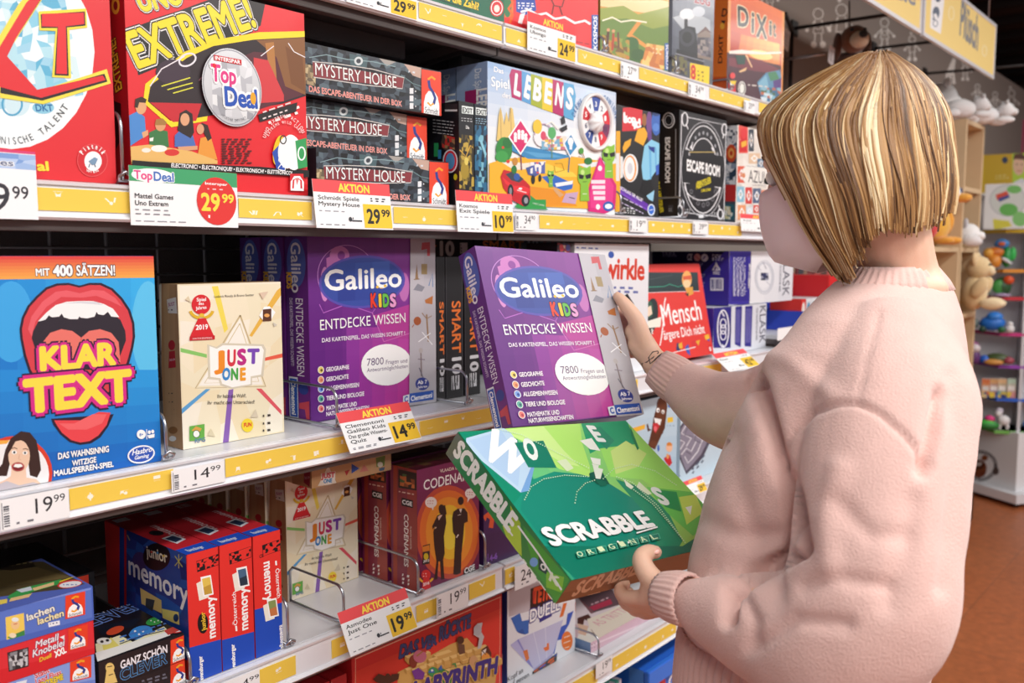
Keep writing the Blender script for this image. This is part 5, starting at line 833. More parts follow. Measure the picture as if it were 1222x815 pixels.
def cnS(x0,x1,y): # spine art, y = top offset
    w=x1-x0; return [R('a8402e',x0-20,0,x1+20,900),G(['7a2a3a','9a3a34','b8503a','7a2048'],(x0,y,x1,y+16,x1,y+680,x0,y+600),2,6),P('241418',x0+6,y+10,x1-4,y+30,x1-4,y+120,x0+6,y+104),M_(['4a6a3a','8a4a2a','c8703a','2a1a1a'],(x0+14,y+30,x1-14,y+46,x1-14,y+110,x0+14,y+94),4,4,4),SM('e8c8b8',x0+8,y+114,x1-6,y+134,1,5,.2),P('1a1216',x0+22,y+155,x1-22,y+170,x1-22,y+210,x0+22,y+196),T('CGE',x0+26,y+186,x1-26,y+200,20,'f0f0f0',.04),T('CODENAMES',x0+36,y+238,x0+36,y+505,22,'f8f0ea',.02),T('VLAADA CHVATIL',x0+66,y+300,x0+66,y+420,8,'f0d8c8',.01),SM('f4ece8',x0+26,y+540,x1-20,y+600,3,12,.25),P('5a1c44',x0-5,y+600,x1+5,y+640,x1+5,y+800,x0-5,y+800)]
cn=boxat(GB,'Codenames box with two black figures on an orange sun, front one on the lower shelf',BG,P2,(335,130,655,60,645,650,335,772),1.066,SZ[4],.068,'7a2450',{'F':CNF,'L':cnS(232,335,118),'T':(UNIT,[R('5a1c2c',0,0,100,100),M_(['4a1824','6a2434','7a5a3a'],(0,20,100,20,100,80,0,80),9,3,2)])},'Codenames boxes')
for i in range(2):
    c=copytree(cn); c.location=cn.location+Vector((-.0005*(i+1),.0765*(i+1),0)); c['label']=('Codenames box second in its row, only its spine showing','Codenames box at the back of its row, in the dark')[i]
flat(GB,'small dark red box low beside the cream box, left of the Codenames spines',P2,.99,1.04,1.30,Z0,.10,.16,'3a1420',{'F':(UNIT,[R('4a1824',0,0,100,100),SM('a86a6a',10,26,90,40,1,8),SM('d8b8b8',15,65,85,85,3,6)]),'L':[P('3a1422',30,470,130,500,130,700,30,690),RING('b84a3a',80,510,24,14,5),SM('e8c8c8',46,610,92,650,3,8,.3)]})
PUR=[G(['4a2a68','3f2460','46285f','3a2052'],(640,100,1000,60,1000,560,640,660),4,3),P('e8623a',668,370,700,345,730,370,722,430,700,428,706,385,690,375,684,395),P('e8623a',760,300,800,290,820,360,790,340),T('8+',660,612,690,600,26,'8a5ac0',.03),S('8a5ac0',3,696,560,696,606),T('4-6',704,600,744,584,26,'8a5ac0',.03)]
boxat(GB,'dark purple box with an orange shape, right of the Codenames front',BG,P2,(674,170,1010,80,1000,545,674,640),1.064,SZ[4],.07,'46285f',{'F':PUR})
# right part of the fourth shelf
KAC=[G(['bcd4e4','c8dcea','a8c8de','b8d0e2'],(-60,80,250,40,240,560,-60,620),4,4),E('5a3020',152,120,32,50),P('5a3020',120,130,186,120,170,260,150,300,110,390,66,370,90,270,100,200),P('6a3c28',130,90,160,76,180,100,170,200,120,300,108,260),P('5a3020',66,280,58,240,66,230,74,262,90,270),P('5a3020',140,300,160,290,155,250,146,270),E('fff',128,150,10,14),E('fff',158,160,9,12),E('1a1a1a',130,153,4,6),E('1a1a1a',157,163,4,6),P('f4f4f4',104,196,150,206,140,240,110,232),P('c8303a',96,230,124,226,138,246,112,290,100,270),E('e8707a',112,262,10,16),E('6a3c28',100,355,24,20),
  P('f2c83a',184,196,218,190,220,220,186,226),P('f2b83a',-30,260,50,235,48,262,-30,290),SM('8aa8c0',182,240,236,248,1,6),E('3a6ac0',196,118,7,18),E('f0c0a0',196,376,20,28),P('d8862e',180,352,196,342,214,354,212,366,182,366),P('c8242e',164,440,200,420,214,470,196,492,170,460),E('e8a060',186,430,8,16),E('3a6ac0',130,380,7,20)]
boxat(GB,'pale blue box with a laughing brown cartoon blob, right of the held boxes',BG,PK,(-120,120,244,55,240,640,-120,760),D+.04,SZ[4],.08,'b8d0e2',{'F':KAC})
MAZ=[R('c4d8e6',200,150,560,700),P('4a4658',262,250,310,190,470,290,400,440,300,540,232,380),P('8a8698',270,260,312,205,450,296,390,420,300,520,246,380),('L',[S('d8d8e0',7,*p) for p in ((300,240,270,290,330,320,300,370),(330,220,380,250,350,300,400,330),(360,340,330,400,300,380,270,420),(380,260,420,290,390,350,370,400,330,450),(260,330,290,345,262,390),(290,430,310,470,340,440))]),('L',[S('5a5668',5,*p) for p in ((310,250,290,300,340,310),(370,270,350,330,390,350),(300,400,330,420))]),SM('4a5a70',336,500,430,545,2,9,-1.2),SM('5a6a80',420,360,470,380,1,8,-1.2),E('f0c8b8',250,300,10,30),S('4a6a9a',5,232,520,262,550)]
boxat(GB,'pale blue box with a silver maze picture, beside the laughing brown blob box',BG,PK,(256,195,560,130,540,560,266,640),D+.04,SZ[4],.06,'c4d8e6',{'F':MAZ})
# ------------------------------------------------------------------ fifth shelf
wall_=lambda x,y,s,a:('L',[P('f0cc84',x,y,x+60*s,y-18*s,x+74*s,y-8*s,x+14*s,y+12*s),P('c89a4e',x,y,x+14*s,y+12*s,x+14*s,y+34*s,x,y+22*s),P('dcae62',x+14*s,y+12*s,x+74*s,y-8*s,x+74*s,y+14*s,x+14*s,y+34*s)])
r_=random.Random(4)
LABY=[P('c8202a',150,300,1130,20,1130,700,150,700),P('d8282c',215,440,1110,62,1105,700,215,700),P('e23a30',215,520,1110,130,1105,700,215,700),P('f0b8a0',222,436,1108,58,1108,64,222,443),S('f0b8a0',3,225,436,225,700),S('f0b8a0',3,1104,64,1100,700),  # darker red along the top edge paints in the rail's shadow
  T('DAS VE',486,436,690,366,66,'2f4a8c',.05,sh=.15,o=[('1a1a3a',.09)]),T('R',684,362,722,346,46,'2f4a8c',.05,o=[('1a1a3a',.09)]),T('RÜCKTE',730,330,928,240,66,'2f4a8c',.05,sh=.15,o=[('1a1a3a',.09)]),
  P('dcae62',480,520,640,440,800,350,900,310,980,400,1040,480,1080,520,1060,700,480,700)]+[wall_(r_.uniform(500,940),r_.uniform(390,560),r_.uniform(.8,1.4),0) for i in range(34)]+[wall_(560+i*46,500-i*16,1.3,0) for i in range(9)]+[wall_(700+i*50,520-i*12,1.5,0) for i in range(7)]+[
  P('4a2a20',326,560,360,526,400,540,420,560,440,530,486,524,480,560,440,580,400,590,350,580),E('4a2a20',416,552,18,28),E('8a3a2a',570,452,24,40),P('7a3a9a',560,510,600,490,640,520,630,560,580,560),E('c8708a',610,420,40,40),S('a87a3a',8,590,420,640,380),P('b83a3a',600,380,640,370,650,400),
  P('2f8a4a',700,530,740,490,800,520,830,560,800,600,700,600,680,560),E('3a9a54',690,515,30,30),E('2a7a44',770,550,44,36),S('3a9a54',10,800,540,830,490,824,464,806,470),P('2f6ab8',656,520,690,490,700,520),P('2f6ab8',720,500,740,470,748,505),E('f4f4e8',684,506,7),
  E('4a2a1c',856,322,22,24),P('6a4a3a',840,340,880,350,884,400,850,410),P('c8c8cc',940,250,960,220,990,215,980,270,1000,300,980,370,960,376,970,310,936,290),E('b8b8c0',960,262,24,34),P('5a3022',985,380,1020,355,1044,400,1040,470,1010,480),P('f4ece4',985,390,1014,372,1000,430,985,440),E('f0a048',1010,430,26,30),S('2a1a1a',5,985,385,1010,410),E('d8a878',935,450,26,34),E('8a5a34',960,470,20,24),P('f0ece8',1000,470,1040,456,1036,480,1000,490),
  T('LABYRINTH',560,690,1078,520,90,'3a2f88',.06,o=[('e8c060',.10)])]
boxat(GB,'large red labyrinth box with stone maze and creatures under the lower rail',BG,LB,(205,436,1122,40,1105,700,205,900),1.10,SZ[5],.07,'c8242a',{'F':LABY},zt=.853)
for i in range(3):
    x=.766+i*.034
    flat(GB,('narrow red box with a picture stripe, left of the labyrinth box','narrow red box with blue lettering, second left of the labyrinth box','narrow red box with a green creature, directly left of the labyrinth box')[i],LB,x,x+.031,1.10,SZ[5]+.0006,.19,.2,'b82028',{'F':(UNIT,[R('c02430',0,0,100,100),S('e8b0a0',3,4,2,4,100),(M_(['3a3a2a','8a5a3a','c8a050'],(15,8,85,8,85,30,15,30),4,3,2),P('2f3a8c',30,10,70,10,70,60,30,60),E('2f8a3a',50,22,34,14))[i],SM('e8c8c8',20,50,80,90,5,4)])},'narrow red boxes')
TET=[P('e8eaf0',90,100,560,250,530,700,60,830),P('c8c0c8',100,190,240,160,240,330,98,370),P('c8c0c8',240,160,560,60,560,200,240,330),P('1f1016',242,182,420,120,420,270,238,330),T('TETRIS',256,282,410,230,84,'f0582a',.06,o=[('4a1a1a',.09)]),P('d83a2a',256,200,276,196,270,280,258,284),P('2a2f8a',300,380,386,340,384,366,302,410),T('DUELL',236,408,440,320,66,'fff',.02,o=[('2a2a8a',.09)]),P('e0702a',436,375,462,280,486,276,460,366),
  P('2a6ac0',110,380,170,345,185,400,230,390,228,480,205,490,190,450,150,470),P('1f56a8',150,470,190,450,205,490,165,480),P('2f5ac0',380,520,420,500,440,440,480,420,490,350,530,330,500,420,470,470,455,520,420,530,400,620,385,620,405,540),
  P('c4c4e4',160,520,460,390,395,610,262,720),P('a8a8d4',262,720,395,610,385,640,262,735),S('e8e8f8',3,260,470,310,690),S('e8e8f8',3,340,440,350,650),P('8a8ad0',106,560,160,520,262,720,240,700),P('b8b8e4',106,560,150,530,220,650,200,660),P('e07a3a',190,600,220,590,232,650,212,668),P('e8702a',326,580,350,570,350,550,364,545,366,590,340,602),E('ec7a2e',486,532,37,64),S('f8e8d8',5,466,510,506,496),S('f8e8d8',5,462,548,508,530),S('f8e8d8',5,470,580,500,570),P('26262c',252,740,420,610,416,660,400,690,256,786),M_(['d8602a','2a5ac0','3a3a44','8a4a2a','2a2a30'],(264,735,420,615,412,660,262,770),8,4,5),S('2f6ac0',8,262,765,390,690),
  T('Kopf an',88,808,190,742,26,'3a3a44',.0),T('Kopf gegen',60,870,230,770,26,'3a3a44',.0),P('2f9a6a',384,740,410,710,412,780,386,790),P('e8d84a',412,720,450,700,450,750,412,775),P('e86a6a',450,680,480,665,490,690,524,676,520,710,450,745),P('8a3a8a',360,770,384,760,384,800,350,815),P('2a2a3a',500,640,522,625,522,660,500,672),P('d84a4a',540,270,556,262,552,330,540,335)]
boxat(GB,'white TETRIS duel box with blue blocks on the bottom shelf, under the green box',BG,TE,(102,110,548,100,534,700,70,850),1.115,SZ[5],.06,'e4e6ee',{'F':TET,'L':(UNIT,[R('2450b0',0,0,100,100),E('f0f0f4',60,72,20,5)])},zt=.862)
PTOP=[P('f4eee6',280,440,620,180,840,180,920,280,370,500),P('8a5a62',300,140,520,80,600,180,400,260),P('6a5058',300,130,540,60,620,190,420,250),P('b83a54',384,212,540,150,556,186,420,236),SM('e8b8c4',400,205,545,180,1,8,-.4),P('5a3430',300,290,380,262,410,300,404,328,350,300,340,350,300,340),P('e8c0a8',300,330,380,350,360,420,300,400),P('f6e8d8',370,300,640,190,820,220,880,250,450,440,400,410),T('AS TRITTE',460,350,690,230,40,'e8a8b4',.0),S('a8847a',5,400,375,430,415),P('d8b8c0',280,330,310,350,300,430,290,440)]  # dark mauve patches at the back paint in the shading there
pk=boxat(GB,'flat pale pink box with thin rose lettering lying on the bottom shelf',BG,PB,(396,500,905,275,905,300,396,600),1.08,SZ[5],.24,'ead8de',{'F':[R('d8b4c4',300,200,1000,640),P('e8d0da',365,498,905,272,905,282,365,514),SM('a87a94',385,480,440,530,2,6,-.4)],'T':PTOP,'L':(UNIT,[R('3a5ab8',0,0,100,100),R('8ab0e0',60,0,100,100)])},zt=.66)
# ------------------------------------------------------------------ bottom boxes in the second bay
bl=flat(GB,'bright blue carton with a red and white print under the bottom rail, beside the sweater',PB,1.70,1.97,1.06,.302,.232,.2,'2a6ad8',{'F':(UNIT,[G(['2f74e0','2a64cc','2458b8','2a6ad8'],UNIT,3,3),P('e03a3a',20,20,34,16,40,40,24,46),T('G',42,38,54,38,14,'fff',.04),P('1c3f90',8,8,16,8,16,40,8,44)]),'L':(UNIT,[R('2f7ae8',0,0,100,100),R('5a9af0',80,0,100,100)])})
mb=MB(); mb.box((-.135,-.014,.19),(.135,.0,.232),'3a80ec',.002); mb.obj('folded_lip',PRINT,bl,loc=(0,-.1005,0))
for i,(x,c,lb) in enumerate([(1.50,'7a5ab0','small lilac box with colourful print under the bottom rail'),(1.58,'4a7a9a','small teal box with colourful print under the bottom rail, left of the blue carton')]):
    flat(GB,lb,PB,x,x+.072,1.09,.302,.21+.012*i,.1,c,{'F':(UNIT,[M_(['7a5ab0','4ab0a0','d8a050','e8e0f0','3a5a9a'],UNIT,6,9,i),R('f4f0f8',20,30,80,44)]),'T':(UNIT,[M_(['8a6ac0','5ac0b0','e8b860','f0e8f8','4a7a4a'],UNIT,6,6,i+3)])},'small colourful boxes')

# the wires stand in the gaps between the boxes
bpy.context.view_layer.update()
BX=[]
for o in COL.objects:
    if o.type=='MESH' and o.parent is None and 'group' is not None and o.get('category')==BG:
        c=[o.matrix_world@Vector(b) for b in o.bound_box]; BX.append((min(v.x for v in c),max(v.x for v in c),min(v.y for v in c),max(v.y for v in c),min(v.z for v in c),max(v.z for v in c)))
for d,lv,h in DIV:
    x=d.location.x; dep=.40 if lv!=4 or h!=.062 or x>.9 else .13
    inv=sorted((b[0]-.0026,b[1]+.0026) for b in BX if b[4]<SZ[lv]+h and b[5]>SZ[lv] and b[2]<D+dep)
    bad=lambda v: any(a<v<b for a,b in inv)
    if bad(x):
        cand=sorted([e for iv in inv for e in iv if not bad(e)],key=lambda v:abs(v-x))
        if cand and abs(cand[0]-x)<.06: d.location.x=cand[0]
# ------------------------------------------------------------------ plush corner beyond the shelves
PX=Fr(0,0,1)
def atx(x,y,X): d=FW+RT*((x-CX)/F)+UP*((CY-y)/F); return CAMP+d*(X/d.x)
def quadof(pts,fr): 
    q=[]
    for p in pts: x,y=pj(p); q+=[(x-fr.ox)*fr.k,(y-fr.oy)*fr.k]
    return q
YW=1.5
A9=Fr(900,0,3.795)
def stick(x,y,h,c='e6e0da',w=5,k=0):   # chalk figure: round head, body, limbs with round feet
    s=h/100
    return ('L',[RING(c,x,y-34*s,13*s,14*s,w*.8),S(c,w,x-9*s,y-18*s,x-13*s,y+18*s,x+13*s,y+18*s,x+9*s,y-18*s),S(c,w,x-10*s,y-12*s,x-30*s,y+8*s),S(c,w,x+10*s,y-12*s,x+30*s,y+8*s),S(c,w,x-8*s,y+18*s,x-10*s,y+44*s),S(c,w,x+8*s,y+18*s,x+10*s,y+44*s),E(c,x-12*s,y+48*s,8*s,9*s),E(c,x+12*s,y+48*s,8*s,9*s),E(c,x-30*s,y+10*s,5*s),E(c,x+30*s,y+10*s,5*s),E(c,x-5*s,y-58*s,5*s) if k%2 else RING(c,x,y,7*s,8*s,w*.6)])
wx0,wx1,wz0,wz1=X3,9.4,1.2,2.722
mb=MB(); mb.box((wx0,YW,wz0),(wx1,YW+.05,wz1),'8c8079')
q=quadof([(wx0,YW,wz1),(wx1,YW,wz1),(wx1,YW,wz0),(wx0,YW,wz0)],A9)
art(mb,[stick(290,120,170,k=0),stick(395,110,190,k=1),stick(590,150,140,k=0),stick(715,215,110,k=1),('L',[P('e6e0da',862,380,868,330,900,262,912,270,905,330,912,380),S('8c8079',4,880,340,880,378),S('8c8079',4,895,340,895,378)]),stick(955,315,90,k=1),stick(70,-10,120,k=0),stick(1165,460,110,k=1),stick(1090,455,80,k=0),stick(1010,420,80,k=0)],q,wx1-wx0,wz1-wz0,Matrix(((1,0,0,wx0),(0,0,-1,YW),(0,1,0,wz0),(0,0,0,1))),2e-4)
o=mb.obj('wall_right',nmat('wall_taupe_print',attr='Col',rough=.8)); o['kind']='structure'
mb=MB(); mb.box((X3+.003,YW+.0,.02),(wx1,YW+.05,1.199),'fff'); o=mb.obj('wall_left',nmat('wall_dark','4a423e',rough=.8,var=.1)); o['kind']='structure'
# rods that carry the signs
rods=[]
for i,((a,b),lb) in enumerate([(((947,34),(1063,17)),'dark hook rod with an upright post right of the Dixit box'),(((1042,58),(1111,50)),'dark rod running from the taupe wall behind the left end of the Plüsch sign'),(((1103,88),(1161,83)),'dark rod running from the taupe wall behind the right end of the Plüsch sign')]):
    s=at(*a,YW-.002); e=atx(*b,s.x); e2=s+(e-s)*((s.y-1.025)/(s.y-e.y))
    r=empty('hook_rod',s); tag(r,lb,'rod','dark rods on the taupe wall')
    L=lambda v:(Vector(v)-s)[:]
    MB().tube([L(s),L(e2)],.007).obj('rod',nmat('black_rod','241d1c',rough=.5),r)
    MB().box((-.03,-.008,-.03),(.03,0,.03),'fff',.003).obj('wall_plate',MATS['black_rod'],r)
    if i==0:
        p=at(945,37,YW-.02); q_=at(927,150,YW-.02); q_.x=p.x
        MB().tube([L(p),L(Vector((p.x,p.y,q_.z)))],.008).obj('post',MATS['black_rod'],r)
        b0=at(930,72,YW-.03); b1=atx(985,64,b0.x); MB().tube([L(b0),L(b1)],.005).obj('lower_hook',WIREM,r)
        b0=at(937,16,YW-.03); MB().tube([L(b0),L(p)],.008).obj('brace',MATS['black_rod'],r)
def tagcard(px,py,Y,w,h,label):
    p=at(px,py,Y); mb=MB(); mb.box((-w/2,-.001,-h/2),(w/2,0,h/2),'f4f2f4',.0003)
    art(mb,[SM('5a5a66',15,20,85,85,4,7)],UNIT,w,h,Matrix(((1,0,0,-w/2),(0,0,-1,-.001),(0,1,0,-h/2),(0,0,0,1))))
    o=mb.obj('price_tag',PAPER); o.location=p; o.rotation_euler=(0,.2,0); return tag(o,label,'price tag')
tagcard(938,47,1.42,.055,.075,'small white price tag hanging right of the Dixit box')
# hanging signs over the aisle edge
SY=1.0
def sign(x0,x1,items,label):
    z0,z1=2.272,2.505; s=empty('hanging_sign',((x0+x1)/2,SY,z0)); tag(s,label,'sign','yellow hanging department signs')
    w=x1-x0; h=z1-z0
    fm=MB(); b=.014
    for lo,hi in (((-w/2,-.006,0),(w/2,.006,b)),((-w/2,-.006,h-b),(w/2,.006,h)),((-w/2,-.006,b),(-w/2+b,.006,h-b)),((w/2-b,-.006,b),(w/2,.006,h-b))): fm.box(lo,hi,'e9e9ec',.001)
    fm.obj('frame',RAILM,s)
    mb=MB(); mb.box((-w/2+b,-.003,b),(w/2-b,.003,h-b),'f2d27c')
    q=quadof([(x0+b,SY-.003,z1-b),(x1-b,SY-.003,z1-b),(x1-b,SY-.003,z0+b),(x0+b,SY-.003,z0+b)],SG)
    art(mb,items,q,w-2*b,h-2*b,Matrix(((1,0,0,-w/2+b),(0,0,-1,-.003),(0,1,0,b),(0,0,0,1))),2e-4)
    mb.obj('panel',PAPER,s)
    cb=MB()
    cb.tube([(-w*.38,0,h),(-w*.38,0,3.19-z0)],.003,n=6); cb.obj('hanger_wire',WIREM,s)
    cb=MB(); cb.tube([(w*.38,0,h),(w*.38,0,3.19-z0)],.003,n=6); cb.obj('hanger_wire',WIREM,s)
SG=Fr(1060,0,6.272)
sign(2.36,3.345,[R('f3d583',-900,-300,300,300),T('Spiele',-120,-90,205,42,90,'8a8a92',.03)],'yellow hanging sign at the top edge of the photo, left of the Plüsch sign')
sign(3.372,4.400,[R('f3d583',200,-300,900,700),P('f2f0f2',325,-60,420,-10,392,255,312,205),E('5a6478',358,95,26,46),E('f2f0f2',352,130,16,30),E('5a6478',372,-6,20,22),P('5a6478',330,150,340,110,350,150),RING('6a7488',352,175,16,24,6),RING('f8e6b4',472,100,20,50,7),RING('f8e6b4',720,380,16,40,7),T('Plüsch',532,250,668,375,95,'7d7f86',.035)],'yellow hanging sign reading Plüsch above the white bears')
# ------------------------------------------------------------------ beech units
BEECH=nmat('beech_board','d9bd97',rough=.5,var=.06,vscale=3,bump=.05)
def unit(x0,x1,ztop,boards,label,depth=.42):
    u=empty('toy_shelf',((x0+x1)/2,1.05,0)); tag(u,label,'shelf'); w=x1-x0; t=.02
    for sx in (-1,1): MB().box((sx*w/2-(t if sx>0 else 0),0,0),(sx*w/2+(t if sx<0 else 0),depth,ztop),'fff',.001).obj('side_panel',BEECH,u)
    MB().box((-w/2+t+.0005,depth-.012,0),(w/2-t-.0005,depth,ztop-.0005),'fff').obj('back_panel',BEECH,u)
    for z in boards+[ztop]: MB().box((-w/2+t+.0005,0.001,z-t),(w/2-t-.0005,depth-.0125,z),'fff',.001).obj('board',BEECH,u)
unit(4.215,4.525,2.088,[1.80,1.535,1.24,.95,.62,.1],'tall narrow beech shelf with white plush bears on top')
unit(3.70,4.195,1.535,[1.22,.9,.6,.1],'low beech shelf beside the tall one, topped with colourful plush toys')
def plush(name,label,loc,rz,spec,cat='plush toy',group='plush toys',s=1):
    e=empty(name,loc,rz); e.scale=(s,s,s); tag(e,label,cat,group)
    for pn,balls in spec:
        mb=MB()
        for b in balls: mb.ball(b[0],b[1],b[2],seg=14,rot=b[3] if len(b)>3 else None,jit=.06,seed=len(balls))
        mb.obj(pn,PLUSHM,e)
    return e
def bear(c,n='1a1718'):
    return [('body',[((0,.09,.075),(.085,.13,.075),c)]),('head',[((0,-.09,.115),(.062,.065,.06),c),((0,-.15,.10),(.034,.036,.03),c)]),('nose',[((0,-.184,.108),(.013,.01,.011),n)]),('ear',[((-.045,-.08,.17),(.02,.012,.02),c)]),('ear',[((.045,-.08,.17),(.02,.012,.02),c)]),
      ('eye',[((-.024,-.142,.135),.006,n)]),('eye',[((.024,-.142,.135),.006,n)]),('leg',[((-.075,-.06,.028),(.028,.075,.028),c)]),('leg',[((.075,-.06,.028),(.028,.075,.028),c)]),('leg',[((-.07,.2,.03),(.03,.06,.03),c)]),('leg',[((.07,.2,.03),(.03,.06,.03),c)])]
W='f1eff0'
plush('plush_polar_bear','bigger white plush polar bear lying on top of the tall beech shelf',(4.33,1.27,2.0895),.95,bear(W),s=1.1)
plush('plush_polar_bear','smaller white plush bear lying in front of the bigger one on the beech shelf',(4.50,1.01,2.0895),.6,bear(W),s=.55)
plush('plush_polar_bear','white plush bear with grey shading lying at the left on the tall beech shelf',(4.255,1.05,2.0895),.9,bear('e6e2e2'),s=.55)  # one even off-white, slightly greyer than the other bears
def sit(c,c2=None,nose='2a1a14',ear=.03):
    c2=c2 or c
    return [('body',[((0,0,.075),(.062,.055,.078),c)]),('head',[((0,-.012,.185),(.056,.053,.052),c),((0,-.06,.172),(.027,.022,.022),c2)]),('nose',[((0,-.082,.178),(.009,.006,.007),nose)]),('ear',[((-.046,0,.225),(ear,.014,ear),c)]),('ear',[((.046,0,.225),(ear,.014,ear),c)]),('eye',[((-.022,-.058,.2),.006,nose)]),('eye',[((.022,-.058,.2),.006,nose)]),
     ('arm',[((-.07,-.03,.1),(.022,.03,.05),c,(.5,0,0))]),('arm',[((.07,-.03,.1),(.022,.03,.05),c,(.5,0,0))]),('leg',[((-.045,-.075,.026),(.026,.05,.026),c2)]),('leg',[((.045,-.075,.026),(.026,.05,.026),c2)])]
plush('plush_bear','tan plush bear sitting in the upper compartment of the tall beech shelf',(4.33,1.20,1.806),.1,sit('c89a62','d8b484'),s=.9)
bird=[('body',[((0,0,.08),(.075,.07,.085),'e8b23a'),((-.06,.0,.07),(.05,.06,.06),'d8302e')]),('head',[((.02,-.03,.19),(.07,.065,.062),'f2f0ee')]),('beak',[((.05,-.095,.178),(.03,.035,.018),'efa83a')]),('eye',[((.0,-.088,.2),(.012,.008,.012),'2a3a6a')]),('eye',[((.06,-.08,.205),(.012,.008,.012),'2a3a6a')]),('wing',[((-.085,-.02,.1),(.02,.05,.06),'c8285a')]),('wing',[((.085,.0,.09),(.02,.05,.06),'f0a83a')]),('foot',[((-.03,-.07,.016),(.026,.04,.016),'f0a83a')]),('foot',[((.03,-.07,.016),(.026,.04,.016),'f0a83a')])]
plush('plush_bird','red and yellow plush bird with a white head on the low beech shelf',(4.04,1.13,1.5455),-.2,bird,s=1.1)
plush('plush_dog','white plush husky slumped at the front edge of the beech shelves',(4.335,1.105,1.5375),.2,[('body',[((0,.02,.05),(.09,.06,.05),'efecec')]),('head',[((.0,-.05,.06),(.055,.05,.045),'f2f0f0'),((0,-.095,.05),(.026,.026,.02),'f6f4f4')]),('nose',[((0,-.12,.054),(.009,.006,.007),'2a2426')]),('ear',[((-.04,-.04,.105),(.016,.01,.024),'b8b4b8')]),('ear',[((.04,-.04,.105),(.016,.01,.024),'b8b4b8')]),('leg',[((-.06,-.07,.026),(.024,.04,.024),'e8e4e6')]),('leg',[((.06,-.07,.026),(.024,.04,.024),'dcd8da')])])
plush('plush_dog','brown plush dog beside the bird on the beech shelves',(4.30,1.35,1.5375),.3,sit('a8703a','c89058'),s=.7)
plush('plush_seal','grey plush seal lying beside the white husky on the beech shelves',(4.43,1.27,1.5375),1.5,[('body',[((0,0,.045),(.11,.055,.045),'aeb4bc')]),('head',[((.1,0,.06),(.045,.042,.04),'b8bec6')]),('flipper',[((.04,-.06,.02),(.04,.02,.01),'9aa0a8')]),('flipper',[((-.11,0,.03),(.03,.04,.012),'9aa0a8')])],s=.8)
plush('plush_cat','small white and teal plush lying at the left on the low beech shelf',(3.785,1.12,1.5375),.2,[('body',[((0,0,.045),(.1,.06,.045),'e8e6e6')]),('head',[((-.09,-.02,.06),(.05,.045,.042),'b8d0d8')]),('scarf',[((-.04,-.01,.055),(.02,.05,.045),'c84a6a')]),('tail',[((.11,0,.03),(.05,.02,.018),'d8c8c0')])])
o=plush('plush_bear','cream plush bear slumped in the tall beech shelf, legs hanging over',(4.40,1.03,1.26),.1,sit('e4c898','ecd6ae'),s=1.0)
# dog plush hung high on the rod
o=plush('plush_dog','brown plush dog head peeking above the woman, hung on the dark rod',(3.29,1.22,2.165),-.9,[('body',[((0,.05,.03),(.05,.09,.05),'6a3c22')]),('head',[((0,-.04,.11),(.052,.06,.05),'7a4828'),((0,-.10,.095),(.034,.04,.03),'e0c8ac')]),('nose',[((0,-.142,.106),(.017,.012,.014),'151214')]),('ear',[((-.055,-.02,.09),(.014,.032,.05),'5a3018')]),('ear',[((.055,-.02,.09),(.014,.032,.05),'4a2814')]),('eye',[((-.024,-.085,.135),.007,'151214')]),('eye',[((.024,-.085,.135),.007,'151214')])],s=.95)
loop=MB().tube([(0,0,.12),(0,.02,.2),(0,.03,.27)],.003,'3a2a22',n=6).obj('hang_loop',PLUSHM,o)
tagcard(992,66,1.25,.05,.065,'small white price tag on the brown plush dog above the woman')
# ------------------------------------------------------------------ white display tower
TC=atd(1206,600,5.62); TC.z=0
tw=empty('display_tower',TC); tag(tw,'white corner display tower with coloured shelf edges and a round bear logo','display stand')
vdir=math.atan2(-TC.y,-TC.x)   # towards the viewer
WHT=nmat('white_lacquer','e9e9ee',rough=.3,var=.02)
def ngon(R,k,a0,z): return [(R*math.cos(a0+2*math.pi*i/k),R*math.sin(a0+2*math.pi*i/k),z) for i in range(k)]
hexa=vdir-math.radians(20); sq=vdir+math.radians(4)
MB().loft([ngon(.41,4,sq,.03),ngon(.41,4,sq,.085)],'fff',smooth=False).obj('plinth',WHT,tw)
for i in range(4):
    a=sq+i*math.pi/2; MB().tube([(.33*math.cos(a),.33*math.sin(a),0),(.33*math.cos(a),.33*math.sin(a),.0295)],.02,'222').obj('foot',nmat('black_plastic','1c1a1b',rough=.5),tw)
mb=MB(); mb.loft([ngon(.315,4,sq,.0855),ngon(.315,4,sq,.44)],'ededf0',smooth=False)
